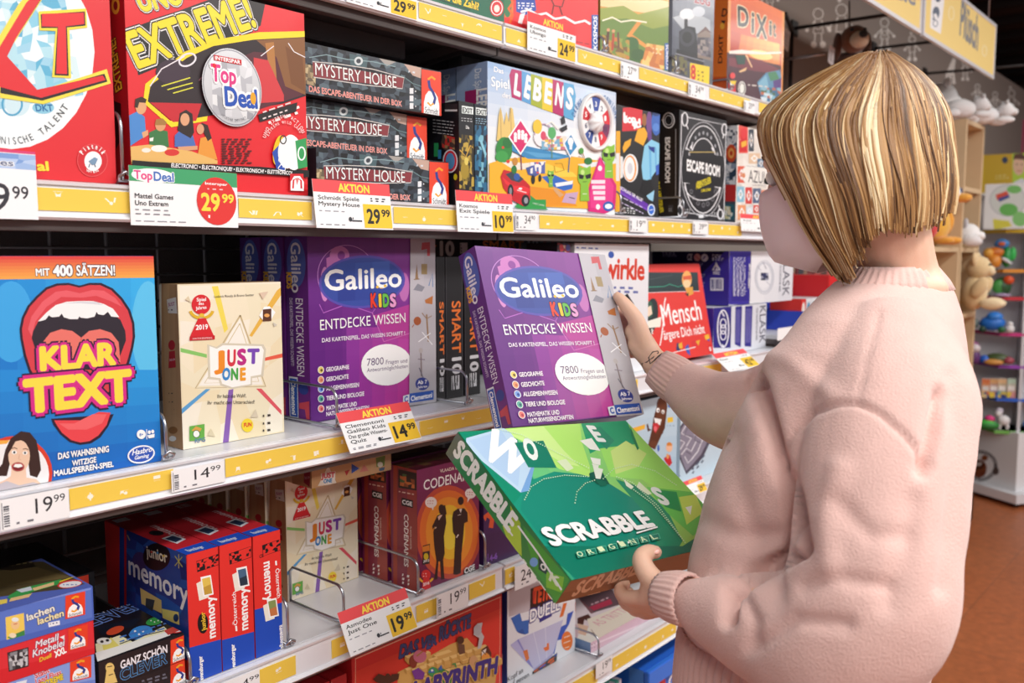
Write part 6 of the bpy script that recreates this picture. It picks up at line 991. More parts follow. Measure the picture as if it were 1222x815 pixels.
# logo on the face left of the near corner
a=sq; 
def logo_face(A,B):
    A=Vector(A);B=Vector(B); up=Vector((0,0,1)); x=(B-A).normalized(); n=x.cross(up); W_=(B-A).length
    M=Matrix(((x.x,up.x,n.x,A.x),(x.y,up.y,n.y,A.y),(x.z,up.z,n.z,A.z),(0,0,0,1))); return M,W_
pA=ngon(.315,4,sq,.0855)[3]; pB=ngon(.315,4,sq,.0855)[0]
cands=[(ngon(.315,4,sq,.0855)[i],ngon(.315,4,sq,.0855)[(i+1)%4]) for i in range(4)]
LG=Fr(1102,460,4.075)
for A,B in cands:
    M,W_=logo_face(A,B)
    mid=(Vector(A)+Vector(B))/2
    if Vector((M[0][2],M[1][2],M[2][2])).dot(-(mid+TC))<=0: M,W_=logo_face(B,A); A,B=B,A
    nrm=Vector((M[0][2],M[1][2],M[2][2])); c=TC+mid
    if nrm.dot(CAMP-c)>0:
        if nrm.dot(Vector((mid.x,mid.y,0)))<0: continue
        q=quadof([TC+Vector(A)+Vector((0,0,.3545)),TC+Vector(B)+Vector((0,0,.3545)),TC+Vector(B),TC+Vector(A)],LG)
        it=[RING('6a6468',272,390,86,74,3),RING('4a4448',272,390,78,67,14),('L',[E('e8e6ea',272+78*math.cos(math.radians(t)),390+67*math.sin(math.radians(t)),4,4.5) for t in list(range(190,355,12))+list(range(25,160,12))]),E('8a4a28',246,352,16,14),E('8a4a28',298,352,16,14),E('8a4a28',268,400,40,40),E('5a2c18',268,386,30,24),E('e8e0dc',268,380,16,10),E('3a1c14',268,376,6,5),P('7a3a20',230,420,308,416,296,440,268,450,242,440),E('5a4a48',352,415,15,20)]
        art(mb,it,q,W_,.3545,M,2e-4)
mb.obj('base_cabinet',nmat('white_print',attr='Col',rough=.35),tw)
LV=[(.44,'7ac05a'),(.64,'2f6ad8'),(.84,'a04ac0'),(1.035,'d83a8a'),(1.25,'d8303e'),(1.415,'f0a02e'),(1.65,'f2d23a')]
for z,c in LV:
    b=MB().loft([ngon(.30,6,hexa,z-.012),ngon(.30,6,hexa,z)],'eeeef2',smooth=False).obj('shelf_board',WHT,tw)
    mb=MB(); o_=ngon(.306,6,hexa,z-.016); p_=ngon(.306,6,hexa,z+.004); i_=ngon(.3005,6,hexa,z-.016); j_=ngon(.3005,6,hexa,z+.004)
    for k in range(6):
        m=(k+1)%6; mb.add([o_[k],o_[m],p_[m],p_[k],i_[k],i_[m],j_[m],j_[k]],[(0,1,2,3),(3,2,6,7),(5,4,7,6),(1,0,4,5)],c)
    mb.obj('coloured_edge',TOYM,b)
for i in range(4):
    a=sq+i*math.pi/2; c,s=math.cos(a),math.sin(a); t=.008
    mb=MB()
    for k in range(len(LV)):
        z0=LV[k][0]+.0005; z1=(LV[k+1][0]-.0125) if k<len(LV)-1 else 1.862
        P4=[(.012*c-t*s,.012*s+t*c),(.012*c+t*s,.012*s-t*c),(.27*c+t*s,.27*s-t*c),(.27*c-t*s,.27*s+t*c)]
        mb.add([(x,y,z0) for x,y in P4]+[(x,y,z1) for x,y in P4],[(0,3,2,1),(4,5,6,7),(0,1,5,4),(1,2,6,5),(2,3,7,6),(3,0,4,7)],'fff')
    mb.obj('divider_panel',WHT,tw)
# printed header board on top shelf
TW=Fr(1122,120,4.53)
def atower(px,py,zd):
    if zd>2: return atd(px,py,zd)
    d=FW+RT*((px-CX)/F)+UP*((CY-py)/F); return CAMP+d*((TC.dot(HD)+zd)/d.dot(HD))
def facing(px,py,zd,w,h,items,fr,name,label,cat,th=.02,group=None,mat=None,parent=None,yawoff=0,col='f0f0f2'):
    p=atower(px,py,zd); yaw=math.atan2(p.y,p.x)-math.pi/2+yawoff
    M=Matrix.Translation(p)@Matrix.Rotation(yaw,4,'Z')@Matrix.Translation((0,th/2,-h/2))
    o=boxM(name,M,w,th,h,col,fr,{'F':items},mat or PRINT); return tag(o,label,cat,group)
facing(1202,208,-.06,.34,.245,[R('d8b41e',220,240,460,500),R('d2ac1c',240,290,390,480),R('b8d83a',390,240,480,480),E('e8c0a0',425,350,32,54),P('5a3420',394,320,400,290,440,284,470,310,470,350,455,320,410,316),P('e6e8ee',380,480,400,440,440,420,480,440,480,500),E('2a3a5a',350,322,16,18),SM('e8dc8a',300,400,370,430,2,6,-.08),E('5a3a2a',415,345,4),E('5a3a2a',440,345,4),S('c86a5a',5,415,380,440,380)],TW,'header_board','yellow and green header board with a photo of a child topping the tower','sign',.015)
for i,(px,py,w,h,c1,lb) in enumerate([(1206,246,.27,.262,'f0f2f4','white pack with a green print and red lettering on the top shelf of the tower')]):
    facing(px,py,-.30,w,h,[R('f2f4f4',200,400,500,800),E('dfe6e2',365,540,100,86),RING('c8ccd0',365,540,96,84,6),P('e0523a',300,510,360,488,372,510,308,540),P('3a4a9a',312,530,370,508,376,524,320,548),E('7ac86a',400,480,40,22),E('6ac05a',370,590,50,34),P('e0dc4a',284,640,370,650,390,680,290,700),E('8ad07a',430,640,40,40)],TW,'toy_pack',lb,'toy pack',.03)
# hanging packs behind the tower
for i,(x,c,lb) in enumerate([(1184,'b4bcc8','pale grey hanging pack left of the crimson one behind the tower'),(1194,'c2286a','crimson hanging pack with white lettering behind the tower, left one'),(1206,'4a8ac8','blue and black hanging pack between the two crimson ones'),(1217,'b8245c','crimson hanging pack at the right photo edge behind the tower')]):
    hh=.28; facing(x,166,6.6,.056,hh,(UNIT,[R(c,0,0,100,100),SM('f0e8f0',55,15,70,80,5,4),R('2a2a3a' if i==2 else c,60,10,80,90)]),TW,'hanging_pack',lb,'toy pack',.03,'packs hanging behind the tower')
# things on the tower shelves
def heap(name,label,px,py,zd,z,items,cat='toy'):
    p=atower(px,py,zd); e=empty(name,(p.x,p.y,z)); e.rotation_euler=(0,0,math.atan2(p.y,p.x)-math.pi/2); tag(e,label,cat)
    for pn,kind,c,r,col,rot in items:
        mb=MB()
        if kind=='b': mb.ball(c,r,col,12,rot,.12,7)
        elif kind=='x': mb.box([c[i]-r[i] for i in range(3)],[c[i]+r[i] for i in range(3)],col,.003)
        mb.obj(pn,TOYM,e)
    return e
ZD=-.19
heap('toy_dinosaur','orange and yellow toy animal on the orange-edged tower shelf',1186,318,ZD,1.4195,[('body','b',(0,0,.046),(.04,.035,.043),'e8963a',None),('head','b',(-.032,-.01,.095),(.03,.03,.03),'f0b04a',None),('crest','b',(0,0,.1),(.05,.02,.03),'d87a2a',None)])
heap('toy_robot','green and blue toy figure on the orange-edged tower shelf',1201,316,ZD,1.4195,[('body','b',(0,0,.07),(.03,.03,.06),'2f9a4a',None),('head','b',(-.03,0,.15),(.04,.03,.03),'4a90d8',None),('arm','b',(.03,0,.09),(.018,.018,.04),'3ac05a',None),('weapon','b',(.0,-.04,.05),(.035,.01,.01),'e8e8f0',(0,.6,0)),('visor','b',(-.03,-.028,.15),(.02,.008,.012),'e06a2a',None)])
heap('toy_dinosaur','grey-green toy animal on the red-edged tower shelf',1176,352,ZD,1.2545,[('body','b',(0,0,.035),(.035,.03,.033),'7a8880',None),('head','b',(-.036,0,.05),(.02,.02,.02),'8a988e',None)])
heap('toy_dinosaur','dark green and orange toy on the red-edged tower shelf',1196,345,ZD,1.2545,[('body','b',(0,0,.06),(.048,.04,.058),'2f5a34',None),('head','b',(.03,-.02,.1),(.03,.026,.026),'e0582a',None),('wing','b',(-.02,-.03,.06),(.035,.01,.04),'4aa04a',None),('base','b',(0,-.04,.012),(.045,.03,.01),'c8b0d8',None)])
heap('toy_car','bright blue toy vehicle on the pink-edged tower shelf',1184,389,ZD,1.0395,[('body','b',(0,0,.055),(.07,.045,.045),'2a78d8',None),('cabin','b',(0.01,-.01,.095),(.045,.035,.03),'3a8ae8',None),('wheel','b',(-.05,-.03,.02),(.02,.012,.02),'2a4a3a',None),('wheel','b',(.05,-.03,.02),(.02,.012,.02),'2a6a3a',None),('scoop','b',(-.09,0,.05),(.02,.03,.03),'6a7a7a',None)])
heap('toy_figure','small white toy on the pink-edged tower shelf at the right',1205,393,ZD-.05,1.0395,[('body','b',(0,0,.025),(.025,.02,.025),'f0eeee',None),('head','b',(0,0,.055),(.016,.016,.014),'f4f2f2',None)])
heap('toy_doll','purple toy doll with a white face on the violet-edged tower shelf',1163,428,ZD,.8445,[('body','b',(0,0,.045),(.03,.03,.045),'6a3a7a',None),('head','b',(.0,-.01,.1),(.03,.026,.026),'e8dce0',None),('hair','b',(-.01,.01,.11),(.034,.03,.03),'a04a8a',None)])
heap('toy_snake','dark green curled toy on the violet-edged tower shelf',1190,430,ZD-.01,.8445,[('body','b',(0,0,.035),(.07,.035,.035),'4a5a34',None),('head','b',(-.068,-.01,.03),(.03,.028,.026),'2f6ad0',None),('belly','b',(-.02,-.03,.018),(.055,.02,.018),'e0a050',None),('tail','b',(.06,-.015,.03),(.03,.025,.022),'a84a5a',None)])
for i,(px,c,c2,lb) in enumerate([(1177,'e8703a','f0d8a0','orange and cream book pack on the blue-edged tower shelf'),(1187,'e8b060','4a70c0','amber and blue book pack on the blue-edged tower shelf'),(1197,'f0c088','5aa8b0','peach book pack on the blue-edged tower shelf'),(1206,'b8e0c8','e8a0a0','mint book pack on the blue-edged tower shelf')]):
    facing(px-1+(px>1200)*2,466,ZD-.02,.043,.115,(UNIT,[G([c,c,c2,c2],UNIT,1,4),R('f4f0ec',10,38,90,62),M_([c,c2,'3a4a8a','e8d04a'],(0,70,100,70,100,100,0,100),3,2,i)]),TW,'book_pack',lb,'toy pack',.03,'book packs on the tower')
    COL.objects[-1].location.z=.6455
heap('toy_boat','green toy boat with a pink top on the green-edged tower shelf',1177,509,ZD,.4445,[('hull','b',(0,0,.03),(.07,.035,.028),'2f8a3a',None),('deck','b',(0,-.005,.045),(.05,.028,.018),'4ac04a',None),('cabin','b',(.015,0,.07),(.028,.02,.02),'e83a8a',None)])
heap('toy_unicorn','white toy animal on the green-edged tower shelf',1198,500,ZD-.01,.4445,[('body','b',(0,0,.06),(.034,.022,.03),'f2f0f2',None),('head','b',(-.03,0,.1),(.02,.018,.02),'f4f2f4',None),('mane','b',(-.025,0,.115),(.02,.012,.02),'e0d8e8',None),('leg','b',(-.02,0,.024),(.01,.01,.022),'eceaec',None),('leg','b',(.02,0,.024),(.01,.01,.022),'eceaec',None)])
heap('toy_car','blue and yellow toy at the right edge of the green-edged tower shelf',1229,507,ZD,.4445,[('body','b',(0,0,.035),(.04,.03,.03),'3a7ac0',None),('roof','b',(0,0,.07),(.03,.024,.02),'d8d84a',None)])
# low bin with toys left of the tower
bp=atz(1128,648,0); by=math.radians(12)
bn=empty('toy_bin',(bp.x+.25,bp.y+.22,0),0); tag(bn,'low dark wooden bin of toys on the tiles, left of the tower','bin')
mbn=nmat('dark_wood','4a3424',rough=.6,var=.15)
for nm,lo,hi in (('floor_board',(-.28,-.2,.02),(.28,.2,.04)),('side_board',(-.30,-.2,.0),(-.2805,.2,.16)),('side_board',(.2805,-.2,.0),(.30,.2,.16)),('front_board',(-.30,-.22,.0),(.30,-.2005,.16)),('back_board',(-.30,.2005,.0),(.30,.22,.22))): MB().box(lo,hi,'fff',.002).obj(nm,mbn,bn)
bb=bn.location
plush('plush_doll','tan plush doll leaning on the front of the low toy bin',(bb.x-.14,bb.y-.06,.046),-.5,sit('e0a888','ecc4a4'),s=.85)
plush('plush_duck','white toy with a yellow cap sitting in the low toy bin',(bb.x-.06,bb.y+.1,.042),-.4,[('body',[((0,0,.1),(.06,.055,.1),'6a8ac8')]),('head',[((0,0,.24),(.06,.055,.055),'f2ece8')]),('cap',[((0,.01,.285),(.055,.05,.035),'f0d23a')]),('eye',[((-.02,-.052,.25),.007,'2a2426')]),('eye',[((.02,-.052,.25),.007,'2a2426')])])
M=Matrix.Translation((bb.x+.12,bb.y-.06,.1))@Matrix.Rotation(.6,4,'Y')@Matrix.Rotation(-.4,4,'Z')
o=boxM('toy_carton',M,.07,.06,.24,'efe8c8',TW,{'F':(UNIT,[R('efe6b8',0,0,100,100),R('e8d060',15,10,85,60)])}); tag(o,'tilted cream and yellow carton sticking out of the low toy bin','toy pack')
# ------------------------------------------------------------------ third bay, seen under the woman's chin
tr=empty('display_tray',(2.685,D+.012,SZ[7]+.0008)); tag(tr,'blue Ravensburger display tray right of the KLASK cartons','display tray')
x0,x1=-.1,.1; dd=.16
for nm,lo,hi in (('tray_base',(x0,0,0),(x1,dd,.003)),('side_wall',(x0,0.002,.003),(x0+.002,dd,.06)),('side_wall',(x1-.002,0.002,.003),(x1,dd,.06)),('back_wall',(x0+.0025,dd-.002,.0035),(x1-.0025,dd,.10))): MB().box(lo,hi,'2f4ac0').obj(nm,PRINT,tr)
mb=MB(); mb.box((x0,0,.0035),(x1,.0018,.045),'2a3fc0'); art(mb,[R('2a3fc0',0,0,100,100),T('Ravensburger',30,66,78,66,34,'f4f4fa',.03)],UNIT,.2,.0415,Matrix(((1,0,0,x0),(0,0,-1,0),(0,1,0,.0035),(0,0,0,1))),1e-4); mb.obj('front_wall',PRINT,tr)
for i,(c,c2) in enumerate([('d8342e','f0e8e0'),('e6eaf0','4a90b8'),('e6eaf0','5aa8a0'),('e8eaf0','d87a5a'),('dfe4ec','6a8ac0')]):
    flat('puzzle_pack',('red and white small pack in the blue tray','small white pack with a blue picture in the blue tray, second from left','small white pack with a teal picture, middle of the blue tray','small white pack with an orange picture in the blue tray','small pale pack at the right end of the blue tray')[i],KF,2.685+x0+.004+i*.0388,2.685+x0+.039+i*.0388,D+.03,SZ[7]+.0045,.092,.1,c,{'F':(UNIT,[R(c,0,0,100,100),E(c2,50,40,34,30),R(c2,10,80,90,94)])},'small packs in the blue tray')
flat(GB,'plain red box standing right of the blue tray',KF,2.79,2.90,D+.03,SZ[7]+.0008,.165,.12,'d8242a',{'F':(UNIT,[R('da2a2e',0,0,100,100),R('b81c22',0,0,12,100)])})
flat(GB,'white box with a pale red stripe, beyond the red box',KF,2.905,3.15,D+.03,SZ[7]+.0008,.15,.12,'eceaf0',{'F':(UNIT,[R('efedf2',0,0,100,100),R('e8a0a0',0,70,100,84)])})
for i in range(5):
    flat(GB,('dark red box under the mask, first of the shadowy row behind the tray','brown box, second of the shadowy row behind the tray','dark box with red print, third of the shadowy row behind the tray','maroon box, fourth of the shadowy row behind the tray','dark box, last of the shadowy row behind the tray')[i],KF,2.56+i*.16,2.56+i*.16+.15,D+.24,SZ[7]+.0008,.19+.012*(i%3),.1,('5a2028','4a3428','2e2226','6a2630','332a2c')[i],{'F':(UNIT,[M_([('5a2028','4a3428','2e2226','6a2630','332a2c')[i],'8a6a5a','a84a4a','3a3a44'],UNIT,5,6,i),R('b83a40',0,82,100,100)])},'shadowy boxes on the far bay')
# ------------------------------------------------------------------ the two held boxes
GM=Matrix(((.9852,.1334,.1078,.8952),(-.1639,.9171,.3633,.7705),(-.0504,-.3756,.9254,1.2687),(0,0,0,1)))
gs=1.05; GM=Matrix.Translation(CAMP+(GM.to_translation()-CAMP)*gs)@GM.to_3x3().to_4x4()
gw_,gh_,gd_=.2631*gs,.265*gs,.0406*gs
HG=Fr(520,280,4.07)
def mapq(items,src,dst):     # carries a drawing from one quad of a close-up to another (projective)
    h1=homog(src,1,1); W1=np.linalg.inv(homog(dst,1,1)); Hq=W1@h1
    def pt(x,y): w=Hq@np.array([x,y,1.0]); return w[0]/w[2],w[1]/w[2]
    k=math.sqrt(abs((dst[2]-dst[0])*(dst[7]-dst[1]))/abs((src[2]-src[0])*(src[7]-src[1])))
    def t(p): return sum((pt(p[i],p[i+1]) for i in range(0,len(p),2)),())
    o=[]
    for it in items:
        if it[0]=='L': o.append(('L',mapq(it[1],src,dst)))
        elif it[0]=='P': o.append(('P',it[1],t(it[2])))
        elif it[0]=='S': o.append(('S',it[1],it[2]*k,t(it[3])))
        elif it[0]=='T': o.append(('T',it[1],t(it[2]),it[3]*k)+tuple(it[4:]))
        else: o.append((it[0],it[1],t(it[2]))+tuple(it[3:]))
    return o
M=GM@Matrix.Translation((gw_/2,gd_/2,0))
src=(195,64,640,76,636,634,205,704)
hb=boxM('game_box',M,gw_,gd_,gh_,'5a2478',Z5,{'F':(src,galF()),'L':(UNIT,galS(0,100,0,100)),'T':(UNIT,[R('7a3a92',0,0,100,100)])})
tag(hb,'tilted purple Galileo Kids quiz box held up in the woman right hand',BG,'purple Galileo Kids quiz boxes')
SR=Matrix(((.9909,.1334,.0184),(-.1009,.8264,-.554),(-.0891,.5471,.8323)))
ks=1.30; P0=CAMP+(Vector((.6036,.4522,1.2157))-CAMP)*ks
sw_,sd_,st_=.267*ks,.1974*ks,.0304*ks
SMx=Matrix.Translation(P0)@SR.to_4x4()@Matrix.Translation((sw_/2,sd_/2,-st_))
SF=Fr(520,480,3.26)
def tilep(c,pts,ch,x0,y0,x1,y1,h,b=.05,tc='f0f8f4'): return ('L',[P(c,*pts),T(ch,x0,y0,x1,y1,h,tc,b)])
def dots(*p): 
    o=[]
    for i in range(0,len(p)-2,2):
        n=max(2,int(math.hypot(p[i+2]-p[i],p[i+3]-p[i+1])/9))
        for k in range(n): o.append(E('d8f4d0',p[i]+(p[i+2]-p[i])*k/n,p[i+1]+(p[i+3]-p[i+1])*k/n,2.4,n=8))
    return ('L',o)
STOP=[G(['4cc892','a4ec74','bce85c','1a9a7c'],(85,118,745,65,1205,540,530,692),9,9),  # printed green blend, back and right lightened to paint in glossy reflection
 P('0f8f70',85,118,300,100,380,300,340,380,300,420,200,300),P('b8f078',240,105,560,80,570,160,600,250,600,290,480,260,400,200,330,150),P('d4f89a',250,108,420,95,500,190,560,250,500,240,380,170),P('18a474',565,80,740,66,790,180,700,190,640,180,600,200),P('a4ec70',640,180,800,160,900,240,1000,350,980,400,800,300,680,290),P('d0f08c',680,190,740,150,820,200,790,250,700,280),
 P('1a967c',300,400,380,300,460,270,560,280,640,300,560,310,540,380,560,440,500,600,420,560),P('178c78',340,330,480,280,620,296,680,320,760,370,840,430,900,560,860,620,540,690,450,580,330,420),P('1a9470',700,300,800,330,900,420,960,540,900,640,860,560,820,440),P('6cd060',820,330,1000,350,1100,460,1000,520,900,430),P('0d7a64',400,560,560,700,900,640,1205,540,1100,470,960,560,700,560),
 P('c0dcf4',118,140,262,100,292,120,376,240,360,340,330,352,180,230,118,160),P('7aaae0',330,352,376,240,384,250,362,345),P('b4d2f2',130,150,255,112,330,230,320,330,190,220),T('W',160,196,345,300,120,'fdfeff',.05),
 tilep('12826a',(306,158,418,150,470,256,360,254),'O',350,212,405,228,66),P('f4f8f0',560,150,606,140,640,190,600,184),tilep('149070',(584,104,640,96,694,150,664,184),'E',625,150,662,152,46),P('f2f8ee',600,215,640,222,640,246,610,240),P('dff0c8',470,230,506,222,536,258,510,270),P('eef6e8',606,240,634,246,626,276),P('f0f6e4',730,300,770,330,760,340,740,326),P('e4f0d0',790,310,840,356,826,362,780,330),
 P('0e8a5c',756,94,790,180,784,188,760,130),tilep('1a9a5a',(850,340,936,350,955,426,892,408),'S',872,396,915,398,50),P('cdea6a',945,370,1010,360,1040,430,975,478),P('f6faf2',970,410,996,404,990,440),
 P('0b5f4c',596,278,640,262,676,320,630,322,600,300),P('eef6e8',610,250,650,262,640,300,622,298),P('14705a',620,300,660,310,665,326,640,330),
 dots(345,380,370,330,420,300,500,286,600,292),dots(540,394,548,350,580,318,625,303),dots(650,300,690,262,760,245,850,270,940,330),dots(240,108,330,130,430,180,520,225,600,265),dots(760,340,840,400,900,470,965,550),dots(700,296,760,318,860,410,970,560),
 T('SCRABBLE',446,566,850,486,60,'fff',.045),S('fff',7,700,548,720,560,760,548),S('fff',6,776,516,858,492),('L',[('L',[P('5ab89a',540+i*41,592-i*9.5,574+i*41,584-i*9.5,582+i*41,606-i*9.5,548+i*41,614-i*9.5),P('187e6c',543+i*41,594-i*9.5,572+i*41,587-i*9.5,579+i*41,605-i*9.5,550+i*41,611-i*9.5),T(ch,552+i*41,609-i*9.5,572+i*41,604-i*9.5,18,'e4f6c8',.012)]) for i,ch in enumerate('ORIGINAL')])]
SLEFT=[G(['1f7a52','3f8a3e','4f9a3a','2a8a58'],(85,118,530,692,460,790,35,195),4,10),P('5a6a5e',35,195,85,118,110,160,60,240),P('a8c83a',290,400,330,470,330,560,300,540),P('b8d84a',260,480,330,480,335,600,280,540),P('4aa838',340,480,520,690,470,780,380,640),P('8acc3a',430,660,500,680,490,740,430,720),P('1a4a3a',400,600,440,640,430,670,400,650),E('7ab0e8',382,622,16,18),S('f4faf4',7,320,480,400,590,490,730),T('SCRABBLE',66,195,288,508,56,'f6faf4',.05),S('f6faf4',6,238,430,300,520),T('O',405,640,425,660,18,'f4f8f0',.04),T('K',440,690,480,720,30,'eef8d8',.03),SM('f0f8e8',340,500,480,720,1,6,1.4)]
SFRONT=[R('9a6a4c',440,560,1260,900),G(['a07054','8a5c40','a87850','7a5034'],(530,692,1205,540,1205,640,460,790),8,2),T('SCRABBLE',525,756,800,660,34,'e8c0a0',.04),S('e8c0a0',4,590,752,640,738)]
sb=tag(empty('game_box',SMx.to_translation()),'green Scrabble box held in the woman left hand',BG,'held boxes')
sb.matrix_world=SMx
lid=boxM('lid',SMx,sw_,sd_,st_,'2a8a5a',SF,{'T':STOP,'L':SLEFT,'F':SFRONT},nmat('glossy_wrap',attr='Col',rough=.3,coat=.35,bump=.06,bscale=14)); bpy.context.view_layer.update(); adopt(lid,sb)
M2=SMx@Matrix.Translation((0,0,-.002)); tray=boxM('base',M2,sw_-.006,sd_-.006,.0019,'7a5036',SF,{}); bpy.context.view_layer.update(); adopt(tray,sb)
# ------------------------------------------------------------------ the woman
SKIN=nmat('skin','eabfa6',rough=.5,sss=.15,var=.05,vscale=30,bump=.08,bscale=400)
KNIT=nmat('pink_knit','e3bab1',rough=.92,sheen=.35,bump=.35,bscale=420,var=.035,vscale=40)
RIB=nmat('pink_rib','e3bab1',rough=.92,sheen=.3,bump=.25,bscale=420)
def px2m(r,zd): return r*zd/F
def ringc(c,a,b,n=32,ax=RT,ay=None):
    if ay is None: ay=Vector((c[0]-CAMP.x,c[1]-CAMP.y,0)).normalized()
    return [c+ax*(a*math.cos(2*math.pi*k/n))+ay*(b*math.sin(2*math.pi*k/n)) for k in range(n)]
def limb(mb,pts,n=20):
    """smooth closed tube through (point, radius), ends rounded"""
    P_=[Vector(p) for p,_ in pts]; R_=[r for _,r in pts]; out=[];rr=[]
    m=len(P_)
    for i in range(m-1):
        p0,p1,p2,p3=P_[max(0,i-1)],P_[i],P_[i+1],P_[min(m-1,i+2)]; r0,r1,r2,r3=R_[max(0,i-1)],R_[i],R_[i+1],R_[min(m-1,i+2)]
        for k in range(6):
            t=k/6; f=lambda a,b,c,d:.5*((2*b)+(c-a)*t+(2*a-5*b+4*c-d)*t*t+(3*b-a-3*c+d)*t**3)
            out.append(Vector([f(p0[j],p1[j],p2[j],p3[j]) for j in range(3)])); rr.append(max(.002,f(r0,r1,r2,r3)))
    out.append(P_[-1]); rr.append(R_[-1])
    d0=(out[0]-out[1]).normalized(); d1=(out[-1]-out[-2]).normalized()
    pre=[(out[0]+d0*rr[0]*s,rr[0]*c) for s,c in ((.95,.25),(.8,.6),(.5,.87))]; post=[(out[-1]+d1*rr[-1]*s,rr[-1]*c) for s,c in ((.5,.87),(.8,.6),(.95,.25))]
    pp=[p for p,_ in pre]+out+[p for p,_ in post]; r2=[r for _,r in pre]+rr+[r for _,r in post]
    mb.tube(pp,r2,n=n)
def remesh(mb,vox,smooth=3):
    me=mb.mesh('tmp'); o=bpy.data.objects.new('tmp',me); COL.objects.link(o)
    m=o.modifiers.new('r','REMESH'); m.mode='VOXEL'; m.voxel_size=vox; m.use_smooth_shade=True
    if smooth: s=o.modifiers.new('s','SMOOTH'); s.factor=.5; s.iterations=smooth
    dg=bpy.context.evaluated_depsgraph_get(); r=bpy.data.meshes.new_from_object(o.evaluated_get(dg))
    bpy.data.objects.remove(o); return r
pw=empty('person',(1.10,.42,0)); tag(pw,'woman with a blonde bob, pink mask and pale pink sweater holding two boxes','person')
bpy.context.view_layer.update()
def child(name,me,mat,par=None):
    me.name=name; o=mk(name,me,None,[mat]) if not me.materials else mk(name,me,None,[])
    if me.materials: me.materials.clear(); me.materials.append(mat)
    bpy.context.view_layer.update(); adopt(o,par or pw); return o
Wp=lambda x,y,z: atd(x,y,z)
# --- head (built in its own frame: x = her right, y = forward, z = up)
f_=(RT*-.83+HD*.56).normalized(); rgt=f_.cross(Vector((0,0,1))).normalized()
HC=atd(1006,200,1.13)
tilt=math.radians(17)
fwd=(f_*math.cos(tilt)+Vector((0,0,-1))*math.sin(tilt)); upv=rgt.cross(fwd)
HM=Matrix(((rgt.x,fwd.x,upv.x,HC.x),(rgt.y,fwd.y,upv.y,HC.y),(rgt.z,fwd.z,upv.z,HC.z),(0,0,0,1)))
hl=lambda x,y,z: HM@Vector((x,y,z))
bd=MB()
def hball(c,r,rot=None):
    bm=bmesh.new(); bmesh.ops.create_uvsphere(bm,u_segments=24,v_segments=16,radius=1)
    Rm=Euler(rot).to_matrix() if rot else Matrix.Identity(3)
    for v in bm.verts: v.co=Rm@Vector((v.co.x*r[0],v.co.y*r[1],v.co.z*r[2]))+Vector(c)
    bd.bm(bm,M=HM)
hball((0,-.008,.035),(.073,.093,.082)); hball((0,.035,-.03),(.058,.058,.075)); hball((0,.055,-.085),(.032,.034,.028)); hball((0,.03,.02),(.066,.062,.06))
hball((0,.098,-.022),(.012,.017,.014)); hball((0,.088,-.002),(.009,.014,.026),(.35,0,0)); hball((0,.088,-.062),(.022,.012,.008)); hball((0,.084,-.074),(.018,.012,.007))
for s in (-1,1):
    hball((s*.074,-.008,-.012),(.008,.018,.03),(0,s*.2,0)); hball((s*.033,.072,.03),(.026,.014,.009)); hball((s*.034,.066,-.028),(.024,.024,.022))
# neck, trunk, legs
limb(bd,[(hl(0,-.02,-.03),.052),(hl(0,-.03,-.08),.050),(Wp(1066,322,1.13),.052),(Wp(1070,352,1.13),.062)])
TORS=[(318,1018,1118,1.125,.052),(334,1000,1134,1.125,.062),(352,978,1142,1.125,.10),(375,955,1150,1.122,.15),(405,932,1154,1.12,.182),(440,908,1157,1.12,.198),(490,880,1160,1.12,.2),(540,860,1160,1.115,.195),(600,838,1156,1.105,.17),(660,822,1147,1.095,.154),(720,816,1132,1.09,.152),(770,814,1112,1.09,.155),(830,812,1090,1.09,.155)]
inner=[ringc(atd((a+b)/2,y,z),px2m((b-a)/2,z)*.76,d*.72,28) for y,a,b,z,d in TORS[2:]]
hip=Vector(atd(950,900,1.10)); hz=hip.z
inner+=[ringc(Vector((hip.x,hip.y,hz)),.12,.16,28),ringc(Vector((hip.x,hip.y,hz-.12)),.10,.14,28)]
bd.loft(inner)
hipx,hipy=hip.x,hip.y
side=(HD*.95+RT*.3).normalized()
legs=[]
for s in (-1,1):
    a=Vector((hipx,hipy,hz-.02))+side*(.085*s); k=a+Vector((0,0,0)); 
    kz=.46; p=[(a,.085),(Vector((a.x,a.y,(a.z+kz)/2)),.074),(Vector((a.x,a.y,kz)),.056),(Vector((a.x,a.y,.30)),.052),(Vector((a.x,a.y,.09)),.036)]
    legs.append((a,s)); limb(bd,p)
    ft=Vector((a.x,a.y,.045)); limb(bd,[(ft-f_*.03,.03),(ft+f_*.07,.03),(ft+f_*.14+Vector((0,0,-.012)),.022)])
# --- arms inside the sleeves, then hands
gR=1.05; gL=.9136
armR=[(Wp(1010,440,1.26),.05),(Wp(930,505,1.32),.043),(Wp(860,490,1.375),.038),(Wp(800,447,1.365*gR),.0275),(Wp(783,434,1.378*gR),.0238)]
armL=[(Wp(1070,470,.98),.05),(Wp(1045,600,.92),.045),(Wp(1015,730,.91),.042),(Wp(920,735,.95),.038),(Wp(850,722,.99),.029),(Wp(802,708,1.115*gL),.0218)]
limb(bd,armR); limb(bd,armL)
def palm(pts):  # joins capsules from wrist to each knuckle
    for a,b,ra,rb in pts: limb(bd,[(a,ra),((Vector(a)+Vector(b))/2,(ra+rb)/2),(b,rb)],12)
def finger(pts,r0,r1):
    n=len(pts); limb(bd,[(p,r0+(r1-r0)*i/(n-1)) for i,p in enumerate(pts)],12)
wr=Wp(782,433,1.38*gR)
kn=[Wp(758,385,1.412*gR),Wp(759,395,1.424*gR),Wp(761,408,1.432*gR),Wp(765,421,1.436*gR)]
for k,r in zip(kn,(.013,.013,.0125,.0115)): palm([(wr,k,.02,r)])
